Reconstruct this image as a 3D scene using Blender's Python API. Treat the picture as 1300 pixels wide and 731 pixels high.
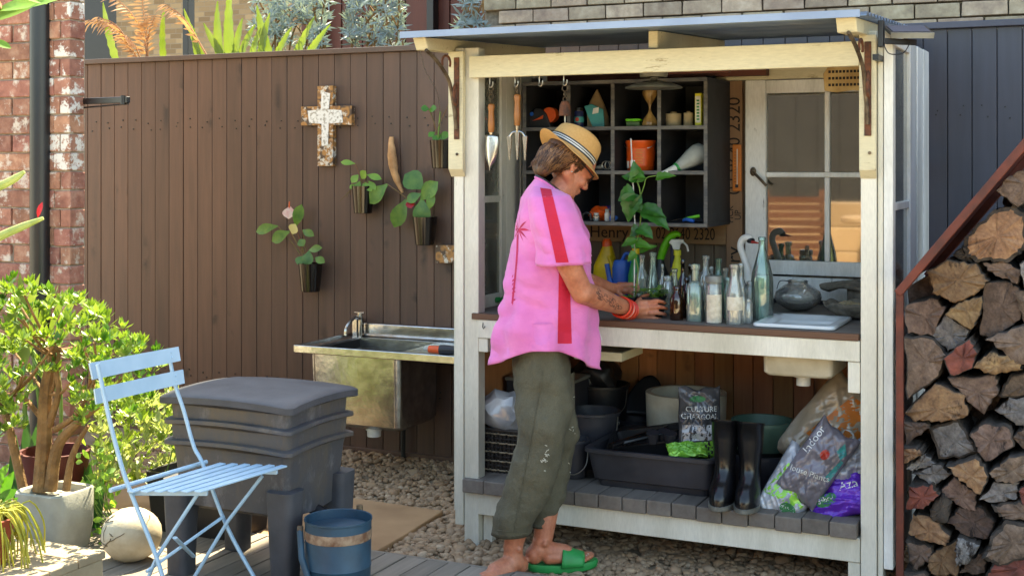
import bpy, bmesh, math, random
from mathutils import Vector as V, Matrix, Euler, noise
import numpy as np
for o in list(bpy.data.objects): bpy.data.objects.remove(o)
SC = bpy.context.scene
COL = SC.collection
R = math.radians
# ------------------------------------------------------------------ camera
FPX, CX, YH, TH = 1650.0, 650.0, 207.0, R(25)
CAM = V((2.362, -4.69, 1.525))
cd = bpy.data.cameras.new('camera'); cam = bpy.data.objects.new('camera', cd); COL.objects.link(cam)
cam.location = CAM; cam.rotation_euler = (R(90), 0, TH)
cd.sensor_width = 36; cd.lens = FPX/1300*36; cd.shift_y = -(365.5-YH)/1300
cd.clip_start = 0.05; cd.clip_end = 500
SC.camera = cam
# ------------------------------------------------------------------ sky, sun, exposure
SUN_AZ = R(11)      # the sun stands behind the house, a little to the left of the shed's back
SUN_EL = R(56)
W = bpy.data.worlds.new('World'); SC.world = W; W.use_nodes = True
nt = W.node_tree; bg = nt.nodes['Background']
sky = nt.nodes.new('ShaderNodeTexSky'); sky.sky_type = 'NISHITA'; sky.sun_disc = False
sky.sun_elevation = SUN_EL; sky.sun_rotation = -SUN_AZ
nt.links.new(sky.outputs[0], bg.inputs[0]); bg.inputs[1].default_value = 0.15
sd = bpy.data.lights.new('sun', 'SUN'); sd.energy = 4.6; sd.angle = R(0.53); sd.color = (1.0, 0.93, 0.80)
sun = bpy.data.objects.new('sun', sd); COL.objects.link(sun)
sdir = V((-math.sin(SUN_AZ)*math.cos(SUN_EL), math.cos(SUN_AZ)*math.cos(SUN_EL), math.sin(SUN_EL)))
sun.rotation_euler = sdir.to_track_quat('Z', 'Y').to_euler(); sun.location = sdir*30
SC.view_settings.view_transform = 'Standard'; SC.view_settings.look = 'None'
SC.view_settings.gamma = 1; SC.view_settings.use_curve_mapping = False
SC.view_settings.exposure = 2.4
SC.view_settings.use_white_balance = True; SC.view_settings.white_balance_temperature = 8000; SC.view_settings.white_balance_tint = 4   # camera balanced for open shade
# ------------------------------------------------------------------ pixel -> place helpers
_S, _K = math.sin(TH), math.cos(TH)
def ray(px, py):
    a = (px-CX)/FPX; b = (YH-py)/FPX
    return V((-_S+a*_K, _K+a*_S, b))
def PY(px, py, Y): r = ray(px, py); return CAM + r*((Y-CAM.y)/r.y)
def PX(px, py, X): r = ray(px, py); return CAM + r*((X-CAM.x)/r.x)
def PZ(px, py, Z): r = ray(px, py); return CAM + r*((Z-CAM.z)/r.z)
def PD(px, py, D): return CAM + ray(px, py)*D
RIGHT = V((_K, _S, 0)); FWD = V((-_S, _K, 0)); UP = V((0, 0, 1))
# ------------------------------------------------------------------ materials
def lin(c):
    if isinstance(c, str):
        c = [int(c[i:i+2], 16)/255 for i in (0, 2, 4)]
        c = [x/12.92 if x <= .04045 else ((x+.055)/1.055)**2.4 for x in c]
    return (c[0], c[1], c[2], 1)
MATS = {}
class NG:
    def __init__(s, name):
        s.m = bpy.data.materials.new(name); s.m.use_nodes = True; s.t = s.m.node_tree
        s.b = s.t.nodes['Principled BSDF']; s.out = s.t.nodes['Material Output']; MATS[name] = s.m
        s._tc = None
    def n(s, typ, **kw):
        x = s.t.nodes.new('ShaderNode'+typ)
        for k, v in kw.items(): setattr(x, k, v)
        return x
    def l(s, a, b): s.t.links.new(a, b)
    def coord(s, sc=(1, 1, 1), rot=(0, 0, 0)):
        if s._tc is None: s._tc = s.n('TexCoord')
        mp = s.n('Mapping'); mp.inputs['Scale'].default_value = sc; mp.inputs['Rotation'].default_value = rot
        oi = s.n('ObjectInfo'); ml = s.n('Math', operation='MULTIPLY'); ml.inputs[1].default_value = 17.3
        s.l(oi.outputs['Random'], ml.inputs[0])
        s.l(s._tc.outputs['Object'], mp.inputs['Vector']); s.l(ml.outputs[0], mp.inputs['Location'])
        return mp.outputs[0]
    def noise(s, scale, detail=5, rough=.55, sc=(1, 1, 1)):
        x = s.n('TexNoise'); x.inputs['Scale'].default_value = scale; x.inputs['Detail'].default_value = detail
        x.inputs['Roughness'].default_value = rough; s.l(s.coord(sc), x.inputs['Vector']); return x.outputs['Fac']
    def ramp(s, fac, stops):
        x = s.n('ValToRGB'); e = x.color_ramp.elements
        while len(e) < len(stops): e.new(.5)
        for i, (p, c) in enumerate(stops): e[i].position = p; e[i].color = lin(c)
        s.l(fac, x.inputs[0]); return x.outputs[0]
    def mix(s, fac, a, b, mode='MIX'):
        x = s.n('Mix', data_type='RGBA', blend_type=mode)
        for sock, val in ((x.inputs[0], fac), (x.inputs[6], a), (x.inputs[7], b)):
            if hasattr(val, 'is_output'): s.l(val, sock)
            elif isinstance(val, (int, float)): sock.default_value = val
            else: sock.default_value = lin(val)
        return x.outputs[2]
    def objvar(s, colr, amt=.25, hue=.0):
        oi = s.n('ObjectInfo'); mr = s.n('MapRange'); mr.inputs[3].default_value = 1-amt; mr.inputs[4].default_value = 1+amt
        s.l(oi.outputs['Random'], mr.inputs[0])
        h = s.n('HueSaturation'); s.l(mr.outputs[0], h.inputs['Value'])
        if hue:
            m2 = s.n('MapRange'); m2.inputs[3].default_value = .5-hue; m2.inputs[4].default_value = .5+hue
            w = s.n('Math', operation='FRACT'); w2 = s.n('Math', operation='MULTIPLY'); w2.inputs[1].default_value = 7.7
            s.l(oi.outputs['Random'], w2.inputs[0]); s.l(w2.outputs[0], w.inputs[0]); s.l(w.outputs[0], m2.inputs[0]); s.l(m2.outputs[0], h.inputs['Hue'])
        s.l(colr, h.inputs['Color']); return h.outputs[0]
    def bump(s, h, strength=.3, dist=.01):
        x = s.n('Bump'); x.inputs['Strength'].default_value = strength; x.inputs['Distance'].default_value = dist
        s.l(h, x.inputs['Height']); s.l(x.outputs[0], s.b.inputs['Normal'])
    def fin(s, colr, rough=.6, metal=0, spec=None):
        if hasattr(colr, 'is_output'): s.l(colr, s.b.inputs['Base Color'])
        else: s.b.inputs['Base Color'].default_value = lin(colr)
        if hasattr(rough, 'is_output'): s.l(rough, s.b.inputs['Roughness'])
        else: s.b.inputs['Roughness'].default_value = rough
        s.b.inputs['Metallic'].default_value = metal
        if spec is not None: s.b.inputs['Specular IOR Level'].default_value = spec
        return s.m
def plain(name, c, rough=.55, metal=0, c2=None, scale=12, var=.0, bump=.08, bs=60, spec=None, trans=0, lo=.35, hi=.65, bd=.004):
    g = NG(name)
    if c2 is None:
        L = lin(c); c2 = tuple(x*.72 for x in L[:3])
    col = g.ramp(g.noise(scale), [(lo, c), (hi, c2)])
    if var: col = g.objvar(col, var)
    if bump: g.bump(g.noise(bs, 4), bump, bd)
    g.fin(col, rough, metal, spec)
    if trans:
        g.b.inputs['Transmission Weight'].default_value = trans
    return g.m
def wood(name, c1, c2, axis='x', rough=.7, gs=14, var=.2, bump=.25, knots=None, hue=0):
    g = NG(name); st = {'x': (.07, 1, 1), 'y': (1, .07, 1), 'z': (1, 1, .07)}[axis]
    n1 = g.noise(gs*3, 8, .65, st); n2 = g.noise(gs*.6, 3, .5, tuple(min(1, a*3) for a in st))
    col = g.ramp(n1, [(.3, c1), (.7, c2)])
    col = g.mix(.4, col, g.ramp(n2, [(.3, c1), (.7, c2)]))
    if knots:
        v = g.n('TexVoronoi', voronoi_dimensions='2D'); v.inputs['Scale'].default_value = 3.4; g.l(g.coord(tuple(.30 if a < 1 else 1.5 for a in st), (R(90), 0, 0)), v.inputs['Vector'])
        kn = g.mix(1.0, g.ramp(v.outputs['Distance'], [(.02, (.9, .9, .9)), (.16, '000000')]), g.ramp(g.noise(9, 3), [(.48, '000000'), (.6, 'ffffff')]), 'MULTIPLY')
        col = g.mix(kn, col, knots)
    if var: col = g.objvar(col, var, hue)
    g.bump(n1, bump, .004)
    return g.fin(col, rough)
def peeling(name, paint, under, lo=.60, hi=.66, axis='z', rough=.55, grime='8a8470', gsc=5, ga=.55):
    g = NG(name); st = {'x': (.2, 1, 1), 'y': (1, .2, 1), 'z': (1, 1, .2)}[axis]
    n = g.noise(34, 8, .7, st); gr = g.noise(gsc, 5, .6, st)
    base = g.mix(g.ramp(gr, [(.42, '000000'), (.75, (ga, ga, ga))]), paint, grime)
    fine = g.noise(160, 3, .6, st)
    base = g.mix(.16, base, g.ramp(fine, [(.3, '5a5448'), (.7, 'ffffff')]), 'MULTIPLY')
    col = g.mix(g.ramp(n, [(lo, '000000'), (hi, 'ffffff')]), base, under)
    g.bump(n, .18, .003)
    return g.fin(col, rough)
def leafmat(name, c, c2, trans=.35, rough=.45, var=.15, scale=9):
    g = NG(name)
    col = g.ramp(g.noise(scale, 3), [(.3, c), (.7, c2)])
    if var: col = g.objvar(col, var)
    g.fin(col, rough)
    tr = g.n('BsdfTranslucent'); br = g.n('Mix', data_type='RGBA', blend_type='MULTIPLY'); br.inputs[0].default_value = 1
    g.l(col, br.inputs[6]); br.inputs[7].default_value = (1.3, 1.25, .7, 1); g.l(br.outputs[2], tr.inputs[0])
    ms = g.n('MixShader'); ms.inputs[0].default_value = trans
    g.l(g.b.outputs[0], ms.inputs[1]); g.l(tr.outputs[0], ms.inputs[2]); g.l(ms.outputs[0], g.out.inputs[0])
    return g.m
def glassmat(name, tint='e8f0ec', rough=.02, alpha=.25, dirt=.25, dust_haze_col='9a9a88', spec=.5):
    # thin old glass: see-through with a dusty film, its haze also painting in refracted light, and a mirror-like gloss
    g = NG(name)
    tp = g.n('BsdfTransparent'); tp.inputs[0].default_value = lin(tint)
    gl = g.n('BsdfGlossy'); gl.inputs['Roughness'].default_value = rough; gl.inputs[0].default_value = (1, 1, 1, 1)
    df = g.n('BsdfDiffuse'); df.inputs[0].default_value = lin(dust_haze_col)
    n = g.noise(7, 6, .65); mr = g.n('MapRange'); mr.inputs[1].default_value = .35; mr.inputs[2].default_value = .75
    mr.inputs[3].default_value = dirt*.4; mr.inputs[4].default_value = dirt*1.5; g.l(n, mr.inputs[0])
    fr = g.n('Fresnel'); fr.inputs[0].default_value = 1.5
    ad = g.n('Math', operation='ADD'); ad.inputs[1].default_value = alpha; g.l(fr.outputs[0], ad.inputs[0])
    m1 = g.n('MixShader'); g.l(mr.outputs[0], m1.inputs[0]); g.l(tp.outputs[0], m1.inputs[1]); g.l(df.outputs[0], m1.inputs[2])
    m2 = g.n('MixShader'); g.l(ad.outputs[0], m2.inputs[0]); g.l(m1.outputs[0], m2.inputs[1]); g.l(gl.outputs[0], m2.inputs[2])
    g.l(m2.outputs[0], g.out.inputs[0]); return g.m
# ------------------------------------------------------------------ mesh builder
def icos(sub=1):
    bm = bmesh.new(); bmesh.ops.create_icosphere(bm, subdivisions=sub, radius=1)
    vs = [v.co.copy() for v in bm.verts]; fs = [[v.index for v in f.verts] for f in bm.faces]; bm.free(); return vs, fs
ICO = {1: icos(1), 2: icos(2), 3: icos(3)}
def frame(z, up=UP):
    z = V(z).normalized(); x = up.cross(z)
    if x.length < 1e-4: x = V((1, 0, 0)).cross(z)
    x.normalize(); y = z.cross(x); m = Matrix((x, y, z)).transposed(); return m
class MB:
    def __init__(s, T=None): s.v = []; s.f = []; s.mi = []; s.T = T; s.cur = 0
    def add(s, vs, fs):
        b = len(s.v)
        s.v += [s.T @ V(p) if s.T else V(p) for p in vs]
        s.f += [tuple(b+i for i in f) for f in fs]; s.mi += [s.cur]*len(fs); return s
    def box(s, x0, x1, y0, y1, z0, z1):
        return s.add([(x0, y0, z0), (x1, y0, z0), (x1, y1, z0), (x0, y1, z0), (x0, y0, z1), (x1, y0, z1), (x1, y1, z1), (x0, y1, z1)],
                     [(0, 3, 2, 1), (4, 5, 6, 7), (0, 1, 5, 4), (1, 2, 6, 5), (2, 3, 7, 6), (3, 0, 4, 7)])
    def hexa(s, p):  # eight corners, bottom ring then top ring
        return s.add(p, [(0, 3, 2, 1), (4, 5, 6, 7), (0, 1, 5, 4), (1, 2, 6, 5), (2, 3, 7, 6), (3, 0, 4, 7)])
    def bar(s, p, q, w, h, up=UP):
        p, q = V(p), V(q); m = frame(q-p, up); x, y = m.col[0]*w/2, m.col[1]*h/2
        return s.add([p-x-y, p+x-y, p+x+y, p-x+y, q-x-y, q+x-y, q+x+y, q-x+y],
                     [(0, 3, 2, 1), (4, 5, 6, 7), (0, 1, 5, 4), (1, 2, 6, 5), (2, 3, 7, 6), (3, 0, 4, 7)])
    def tube(s, pts, r, n=8, cap=True, flat=1.0, up=UP):
        pts = [V(p) for p in pts]; k = len(pts)
        rs = r if isinstance(r, (list, tuple)) else [r]*k
        vs = []; fs = []; px = None
        for i in range(k):
            t = (pts[min(i+1, k-1)]-pts[max(i-1, 0)])
            if t.length < 1e-9: t = V((0, 0, 1))
            t.normalize()
            if px is None: m = frame(t, up); px = m.col[0].copy()
            else:
                px = (px-t*px.dot(t))
                if px.length < 1e-6: px = frame(t).col[0].copy()
                px.normalize()
            py = t.cross(px)
            for j in range(n):
                a = 2*math.pi*j/n; vs.append(pts[i]+px*math.cos(a)*rs[i]+py*math.sin(a)*rs[i]*flat)
        for i in range(k-1):
            for j in range(n):
                a = i*n+j; b = i*n+(j+1) % n; fs.append((a, b, b+n, a+n))
        if cap: fs += [tuple(range(n-1, -1, -1)), tuple((k-1)*n+j for j in range(n))]
        return s.add(vs, fs)
    def lathe(s, prof, c=(0, 0, 0), n=20, sx=1, sy=1, m=None, cap=True, sq=0):
        c = V(c); vs = []; fs = []; k = len(prof)
        for (r, z) in prof:
            for j in range(n):
                a = 2*math.pi*j/n; ca, sa = math.cos(a), math.sin(a)
                if sq:
                    q = (abs(ca)**sq+abs(sa)**sq)**(-1/sq); ca *= q; sa *= q
                p = V((r*ca*sx, r*sa*sy, z)); vs.append(c+(m @ p if m else p))
        for i in range(k-1):
            for j in range(n):
                a = i*n+j; b = i*n+(j+1) % n; fs.append((a, b, b+n, a+n))
        if cap:
            fs += [tuple(range(n-1, -1, -1)), tuple((k-1)*n+j for j in range(n))]
        return s.add(vs, fs)
    def ell(s, c, r, m=None, sub=2, jit=0, seed=0):
        c = V(c); r = (r, r, r) if isinstance(r, (int, float)) else r; vs, fs = ICO[sub]; o = []
        for v in vs:
            k = 1+jit*noise.noise(v*1.7+V((seed*3.1, seed*1.7, 0))) if jit else 1
            p = V((v.x*r[0], v.y*r[1], v.z*r[2]))*k; o.append(c+(m @ p if m else p))
        return s.add(o, fs)
    def prism(s, poly, o, ex, ey, ez, dep):
        o, ex, ey, ez = V(o), V(ex), V(ey), V(ez); n = len(poly)
        a = [o+ex*p[0]+ey*p[1] for p in poly]; b = [p+ez*dep for p in a]
        return s.add(a+b, [tuple(range(n-1, -1, -1)), tuple(range(n, 2*n))]+[(i, (i+1) % n, n+(i+1) % n, n+i) for i in range(n)])
    def leaf(s, p, d, L, w, nrm=UP, curl=.25, fold=.12, seg=3, shape=.42):
        p, d = V(p), V(d).normalized(); x = d.cross(V(nrm))
        if x.length < 1e-4: x = d.cross(V((1, .3, 0)))
        x.normalize(); nn = x.cross(d).normalized(); vs = []; fs = []
        for i in range(seg+1):
            t = i/seg; ww = w*.5*(math.sin(math.pi*min(1, max(.04, t**(.5/ (shape+.08))*.97)))**.8)
            if i == 0: ww = w*.06
            if i == seg: ww = w*.02
            c = p+d*(L*t)-nn*(curl*L*t*t)
            vs += [c-x*ww+nn*fold*ww, c, c+x*ww+nn*fold*ww]
        for i in range(seg):
            a = i*3; fs += [(a, a+1, a+4, a+3), (a+1, a+2, a+5, a+4)]
        return s.add(vs, fs)
    def grid(s, fn, nu, nv, closeu=False):
        vs = [V(fn(i/(nu if closeu else nu-1), j/(nv-1))) for j in range(nv) for i in range(nu)]
        fs = []
        for j in range(nv-1):
            for i in range(nu if closeu else nu-1):
                a = j*nu+i; b = j*nu+(i+1) % nu; fs.append((a, b, b+nu, a+nu))
        return s.add(vs, fs)
    def build(s, name, mat, parent=None, loc=None, smooth=False, bevel=0, ang=35, sub=0, solid=0, tag=None, bseg=2):
        if parent is not None:
            r = parent
            while r.parent: r = r.parent
            off = r.location
        else: off = V(loc) if loc is not None else V((0, 0, 0))
        me = bpy.data.meshes.new(name); me.from_pydata([p-off for p in s.v], [], s.f)
        mats = mat if isinstance(mat, (list, tuple)) else [mat]
        for m in mats: me.materials.append(MATS[m] if isinstance(m, str) else m)
        if len(mats) > 1: me.polygons.foreach_set('material_index', s.mi)
        if smooth:
            me.polygons.foreach_set('use_smooth', [True]*len(me.polygons))
            if ang < 180: me.set_sharp_from_angle(angle=R(ang))
        me.update()
        o = bpy.data.objects.new(name, me); COL.objects.link(o)
        if parent is not None: o.parent = parent
        else: o.location = off
        if bevel:
            b = o.modifiers.new('bevel', 'BEVEL'); b.width = bevel; b.segments = bseg; b.limit_method = 'ANGLE'; b.angle_limit = R(40)
        if solid:
            b = o.modifiers.new('solid', 'SOLIDIFY'); b.thickness = solid; b.offset = 0
        if sub:
            b = o.modifiers.new('sub', 'SUBSURF'); b.levels = sub; b.render_levels = sub
        if tag: label(o, *tag)
        return o
def label(o, lab=None, cat=None, group=None, kind=None):
    if lab: o['label'] = lab
    if cat: o['category'] = cat
    if group: o['group'] = group
    if kind: o['kind'] = kind
    return o
def thing(name, lab, cat, loc=(0, 0, 0), group=None):
    o = bpy.data.objects.new(name, None); COL.objects.link(o); o.location = loc; o.empty_display_size = .05
    return label(o, lab, cat, group)
def structure(o): o['kind'] = 'structure'; return o
def copy_part(src, parent, loc, rot=None, scale=None):
    c = src.copy(); COL.objects.link(c); c.parent = parent; c.location = loc
    if rot: c.rotation_euler = rot
    if scale: c.scale = scale
    return c
def text_part(s, size, mat, parent, o, ex, ey, name='lettering', thick=.0006, align='LEFT', font_w=1.0, bend=None):
    """flat print: real letters lying on a surface, origin o, writing along ex, up along ey"""
    cu = bpy.data.curves.new('txt', 'FONT'); cu.body = s; cu.size = size; cu.align_x = align; cu.extrude = thick
    cu.resolution_u = 3
    t = bpy.data.objects.new('txt', cu); COL.objects.link(t)
    dg = bpy.context.evaluated_depsgraph_get(); me = bpy.data.meshes.new_from_object(t.evaluated_get(dg))
    bpy.data.objects.remove(t); bpy.data.curves.remove(cu)
    ex, ey, o = V(ex).normalized(), V(ey).normalized(), V(o); ez = ex.cross(ey)
    r = parent
    while r.parent: r = r.parent
    for v in me.vertices:
        p = v.co.copy(); q = o+ex*p.x*font_w+ey*p.y+ez*p.z
        if bend: q = bend(q)
        v.co = q-r.location
    me.materials.clear(); me.materials.append(MATS[mat])
    ob = bpy.data.objects.new(name, me); COL.objects.link(ob); ob.parent = parent; me.name = name
    return ob
def lerp(a, b, t): return a+(b-a)*t
def smooth_path(pts, k=6):
    """Catmull-Rom through the points"""
    P = [V(p) for p in pts]; P = [P[0]*2-P[1]]+P+[P[-1]*2-P[-2]]; out = []
    for i in range(1, len(P)-2):
        a, b, c, d = P[i-1:i+3]
        for j in range(k):
            t = j/k; out.append(.5*((2*b)+(c-a)*t+(2*a-5*b+4*c-d)*t*t+(3*b-a-3*c+d)*t**3))
    out.append(P[-2]); return out
def rrange(rs, n): return [rs[0]]*n if len(rs) == 1 else [np.interp(i/(n-1), np.linspace(0, 1, len(rs)), rs) for i in range(n)]
# ================================================================== setting materials
wood('fence_warm_lit', '46342b', '61473a', 'z', .55, 10, .16, .2, knots='2c1f1b')  # warm bounce light put into the colour of the one fence paint
wood('fence_shaded', '35353e', '42434e', 'z', .5, 10, .10, .2, knots='2c2c34')  # same fence paint with blue shade put into its colour
plain('fence_cap_lit', '5a463c', .5, var=.05, scale=4)
plain('fence_cap_shaded', '4c4d5b', .5, var=.05, scale=4)  # the same capping with the blue shade in its colour
wood('deck_wood', '8b8175', '655c51', 'y', .75, 12, .16, .5)
plain('ground_earth', '9a8a72', .9, c2='7c6c56', scale=3, bump=.4, bs=80)
plain('slab_concrete', 'a8845f', .85, c2='8f6d4c', scale=3.5, bump=.15, bs=150)
plain('mortar', '8a8072', .95, c2='6d655a', scale=40, bump=.5, bs=200)
plain('mortar_old', 'a89a88', .95, c2='8a7666', scale=30, bump=.5, bs=200)
g = NG('house_brick'); c = g.objvar(g.ramp(g.noise(14, 6, .65), [(.3, 'bba993'), (.5, 'a6927c'), (.72, '877567')]), .22, .015); g.bump(g.noise(90), .5, .004); g.fin(c, .9)
g = NG('red_brick'); c = g.objvar(g.ramp(g.noise(16, 6, .65), [(.3, 'b48974'), (.5, '9c6a58'), (.72, '7a5042')]), .28, .012)
pn = g.noise(10, 8, .72); c = g.mix(g.ramp(pn, [(.54, '000000'), (.62, (.85, .85, .85))]), c, 'cfc4b6'); g.bump(g.noise(70), .6, .006); g.fin(c, .9)
g = NG('painted_brick'); c = g.objvar(g.ramp(g.noise(16, 6, .65), [(.3, 'ac7a66'), (.72, '835344')]), .25, .012)
pn = g.noise(11, 8, .75); c = g.mix(g.ramp(pn, [(.52, '000000'), (.56, 'ffffff')]), c, 'd6d0c8'); g.bump(pn, .6, .006); g.fin(c, .85)
g = NG('far_brick'); bt = g.n('TexBrick'); g.l(g.coord((1, 1, 1), (R(90), 0, 0)), bt.inputs['Vector'])
bt.inputs['Color1'].default_value = lin('a38a68'); bt.inputs['Color2'].default_value = lin('7d664a'); bt.inputs['Mortar'].default_value = lin('8d7d68')
bt.inputs['Scale'].default_value = 1; bt.inputs['Brick Width'].default_value = .24; bt.inputs['Row Height'].default_value = .086; bt.inputs['Mortar Size'].default_value = .006
g.bump(bt.outputs['Fac'], .5, .01); g.fin(bt.outputs['Color'], .9)
wood('cladding_red', '5e2c20', '4a2118', 'z', .6, 6, .1, .2)
plain('dark_frame', '17161a', .4)
g = NG('pebble'); ge = g.n('NewGeometry')
c = g.ramp(ge.outputs['Random Per Island'], [(0, '4c4139'), (.16, '7b6655'), (.32, '5f5650'), (.48, '94795f'), (.62, '6e5442'), (.78, 'a5937f'), (.92, '83756a'), (1, 'b8aa98')])
c = g.mix(.35, c, g.ramp(g.noise(60, 4), [(.3, '5d5044'), (.7, 'cbbba6')]), 'MULTIPLY'); c = g.mix(.42, c, 'bd9a74'); g.fin(c, .75)  # last warm mix puts the sun's bounce light into the stone colour
plain('pipe_black', '1d2023', .35, scale=5)
plain('metal_black', '141416', .4)
plain('lime_wash', 'a3a878', .9, c2='848a5c', scale=20)
plain('step_stone', 'b3a78f', .9, c2='998b72', scale=6, bump=.3, bs=120)
wood('timber_yard', 'a98a66', '8a6b4a', 'x', .6, 10, .15, .2)

rnd = random.Random(5)
# ------------------------------------------------------------------ ground
mb = MB(); mb.grid(lambda u, v: (-60+120*u, -60+120*v, -.045+.004*math.sin(u*300)*math.sin(v*290)), 121, 121)
structure(mb.build('ground', 'ground_earth'))
plain('bounce_paving', 'd8c8aa', .9, c2='c4b292', scale=2, bump=.2, bs=60)
mb = MB(); mb.box(-9, 9, -8.4, -3.3, -.05, -.028); structure(mb.build('bounce_patio', 'bounce_paving'))  # unseen pale paving, added to bounce warm light onto the shed
# ------------------------------------------------------------------ concrete slab by the deck
mb = MB(); mb.prism([(-2.6, -.362), (-.262, -.362), (-.272, -.1), (-.305, .318), (-.9, .345), (-2.6, .34)], (0, 0, -.04), (1, 0, 0), (0, 1, 0), UP, .052)
structure(mb.build('concrete_slab', 'slab_concrete', bevel=.006))
# ------------------------------------------------------------------ timber deck: every board a piece
deck = structure(thing('deck', None, None, (0, 0, 0)))
proto = None; px = .0915
for i in range(-38, 16):
    x = i*px; L = 2.9; z = rnd.uniform(-.0015, .0015)
    m = MB(); m.box(0, px-.005, -L, 0, -.024, 0)
    if proto is None or rnd.random() < .12:
        proto = m.build('board', 'deck_wood', deck, bevel=.0025); proto.location = (x, -.376, .03+z)
    else: copy_part(proto, deck, (x, -.376+rnd.uniform(-.002, .002), .03+z))
for k in range(5):
    m = MB(); y = -.43-k*.6; m.box(-3.4, 1.45, y-.03, y+.03, -.06, .0045); m.build('joist', 'deck_wood', deck)
m = MB(); m.box(-3.47, 1.46, -.372, -.354, -.05, .0285); m.build('fascia', 'deck_wood', deck, bevel=.002)
# ------------------------------------------------------------------ river pebbles
def pebbles():
    rs = random.Random(11); pts = []
    def put(x, y, s, z): pts.append((x, y, z, s))
    def reg(x0, x1, y0, y1, n, z0, ok):
        for _ in range(n):
            x = rs.uniform(x0, x1); y = rs.uniform(y0, y1)
            if not ok(x, y): continue
            s = .011*math.exp(rs.gauss(0, .33)); heap = .03*max(0, (y-.4))*max(0, min(1, (-x-.1)*3))
            put(x, y, min(s, .025), z0+heap+rs.uniform(-.008, .002))
    reg(-2.4, -.2, .3, 1.14, 4200, -.008, lambda x, y: not (x < -.29 and y < .335))
    reg(-.30, 1.66, -.36, .45, 5200, -.008, lambda x, y: not (x < -.26-.06*(y+.36) and y < .325))
    reg(-.1, 1.66, .45, 1.0, 700, -.01, lambda x, y: True)
    vs, fs = ICO[2]; base = np.array([tuple(v) for v in vs]); F = np.array(fs); rng = np.random.default_rng(3); AV = []; AF = []
    for i, (x, y, z, s) in enumerate(pts):
        q = base*(1+.16*np.sin(base@rng.normal(size=(3, 3))*1.9+rng.uniform(0, 6, 3)).sum(1, keepdims=True)/2)
        q = q*np.array([s*rng.uniform(.9, 1.6), s*rng.uniform(.8, 1.2), s*rng.uniform(.5, .85)])
        a = rng.uniform(0, 6.28); c, n = math.cos(a), math.sin(a); t = rng.normal(0, .3)
        q = q@np.array([[1, 0, 0], [0, math.cos(t), math.sin(t)], [0, -math.sin(t), math.cos(t)]])@np.array([[c, n, 0], [-n, c, 0], [0, 0, 1]])
        AV.append(q+np.array([x, y, z])); AF.append(F+i*len(base))
    me = bpy.data.meshes.new('pebbles'); me.from_pydata(np.concatenate(AV), [], np.concatenate(AF).tolist())
    me.materials.append(MATS['pebble']); me.polygons.foreach_set('use_smooth', [True]*len(me.polygons))
    o = bpy.data.objects.new('pebbles', me); COL.objects.link(o)
    label(o, 'brown river pebbles covering the ground around the potting shed', 'gravel', kind='stuff')
pebbles()
mb = MB(); mb.grid(lambda u, v: (-3+4.7*u, -.35+1.5*v, -.018+.03*max(0, (-.35+1.5*v)-.4)*max(0, min(1, (-(-3+4.7*u)-.1)*3))), 40, 20)
structure(mb.build('gravel_bed', 'ground_earth'))
# ------------------------------------------------------------------ fences: every paling a piece
FY = 1.15
def fence(name, lab, x0, x1, mt, capm, seed):
    rs = random.Random(seed); f = thing(name, lab, 'fence', (x0, FY, 0)); x = x0; src = {}
    while x < x1-.02:
        w = .1; z0 = .0; k = rs.randint(0, 3); y = rs.uniform(0, .004)
        if k not in src:
            m = MB(); m.box(x0, x0+w-.003, FY, FY+.018, .03, 2.1); src[k] = m.build('paling', mt, f, bevel=.0025); src[k].location = (x-x0, y, 0)
        else: copy_part(src[k], f, (x-x0, y, 0))
        x += w
    m = MB(); m.box(x0, x1, FY+.0235, FY+.06, .3, .38); m.box(x0, x1, FY+.0235, FY+.06, 1.7, 1.78); m.build('rail', mt, f)
    m = MB(); m.box(x0, x1, FY+.0225, FY+.0228, .04, 2.09); m.build('shade_backing', 'dark_frame', f)  # added sheet, keeps sunlight from leaking between the palings
    m = MB(); m.box(x0, x1, FY-.022, FY+.075, 2.1, 2.128); m.build('capping', capm, f, bevel=.003)
    m = MB(); x = x0
    while x < x1-.02:
        for z in (.33, .36, 1.72, 1.76):
            p = (x+.03+.04*rs.random(), FY-.0012, z+rs.uniform(-.012, .012)); m.box(p[0]-.0035, p[0]+.0035, p[1], FY+.004, p[2]-.0035, p[2]+.0035)
        x += .1
    m.build('nail_heads', 'dark_frame', f)['kind'] = 'stuff'
    m = MB(); m.box(x0, x1, FY-.012, FY+.03, -.06, .036); m.build('plinth', mt, f, bevel=.002)
    return f
fence('paling_fence', 'paling fence in warm lit brown hung with pots and a cross', -4.6, .4, 'fence_warm_lit', 'fence_cap_lit', 2)
fence('paling_fence', 'same paling fence in shaded slate tone behind the firewood rack', .4, 4.8, 'fence_shaded', 'fence_cap_shaded', 3)
# ------------------------------------------------------------------ houses behind the fence
def brick_unit(name, mt, parent, L, H, D=.05):
    m = MB(); m.box(-L/2, L/2, -D/2, D/2, -H/2, H/2)
    for i, p in enumerate(m.v): m.v[i] = p+V((rnd.uniform(-.003, .003), 0, rnd.uniform(-.002, .002)))
    r = parent.location.copy(); m.v = [p+r for p in m.v]
    return m.build(name, mt, parent, bevel=.003, bseg=1)
HY = 2.7; HX = -1.28
house = thing('brick_house', 'two storey house of grey brown bricks behind the potting shed', 'house', (HX, HY, 0))
m = MB(); m.box(HX, 9, HY+.012, HY+.3, -.05, 6.9); m.box(HX, HX+.3, HY+.3, 8, -.05, 6.9); m.build('wall', 'mortar', house)
m = MB(); m.prism([(-.3, 6.9), (8.5, 6.9), (4.2, 7.4)], (HX, HY-.25, 0), (1, 0, 0), (0, 0, 1), (0, 1, 0), 6); m.build('roof', 'dark_frame', house)
proto = [brick_unit('brick', 'house_brick', house, .23, .076) for _ in range(4)]
n = 0
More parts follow.
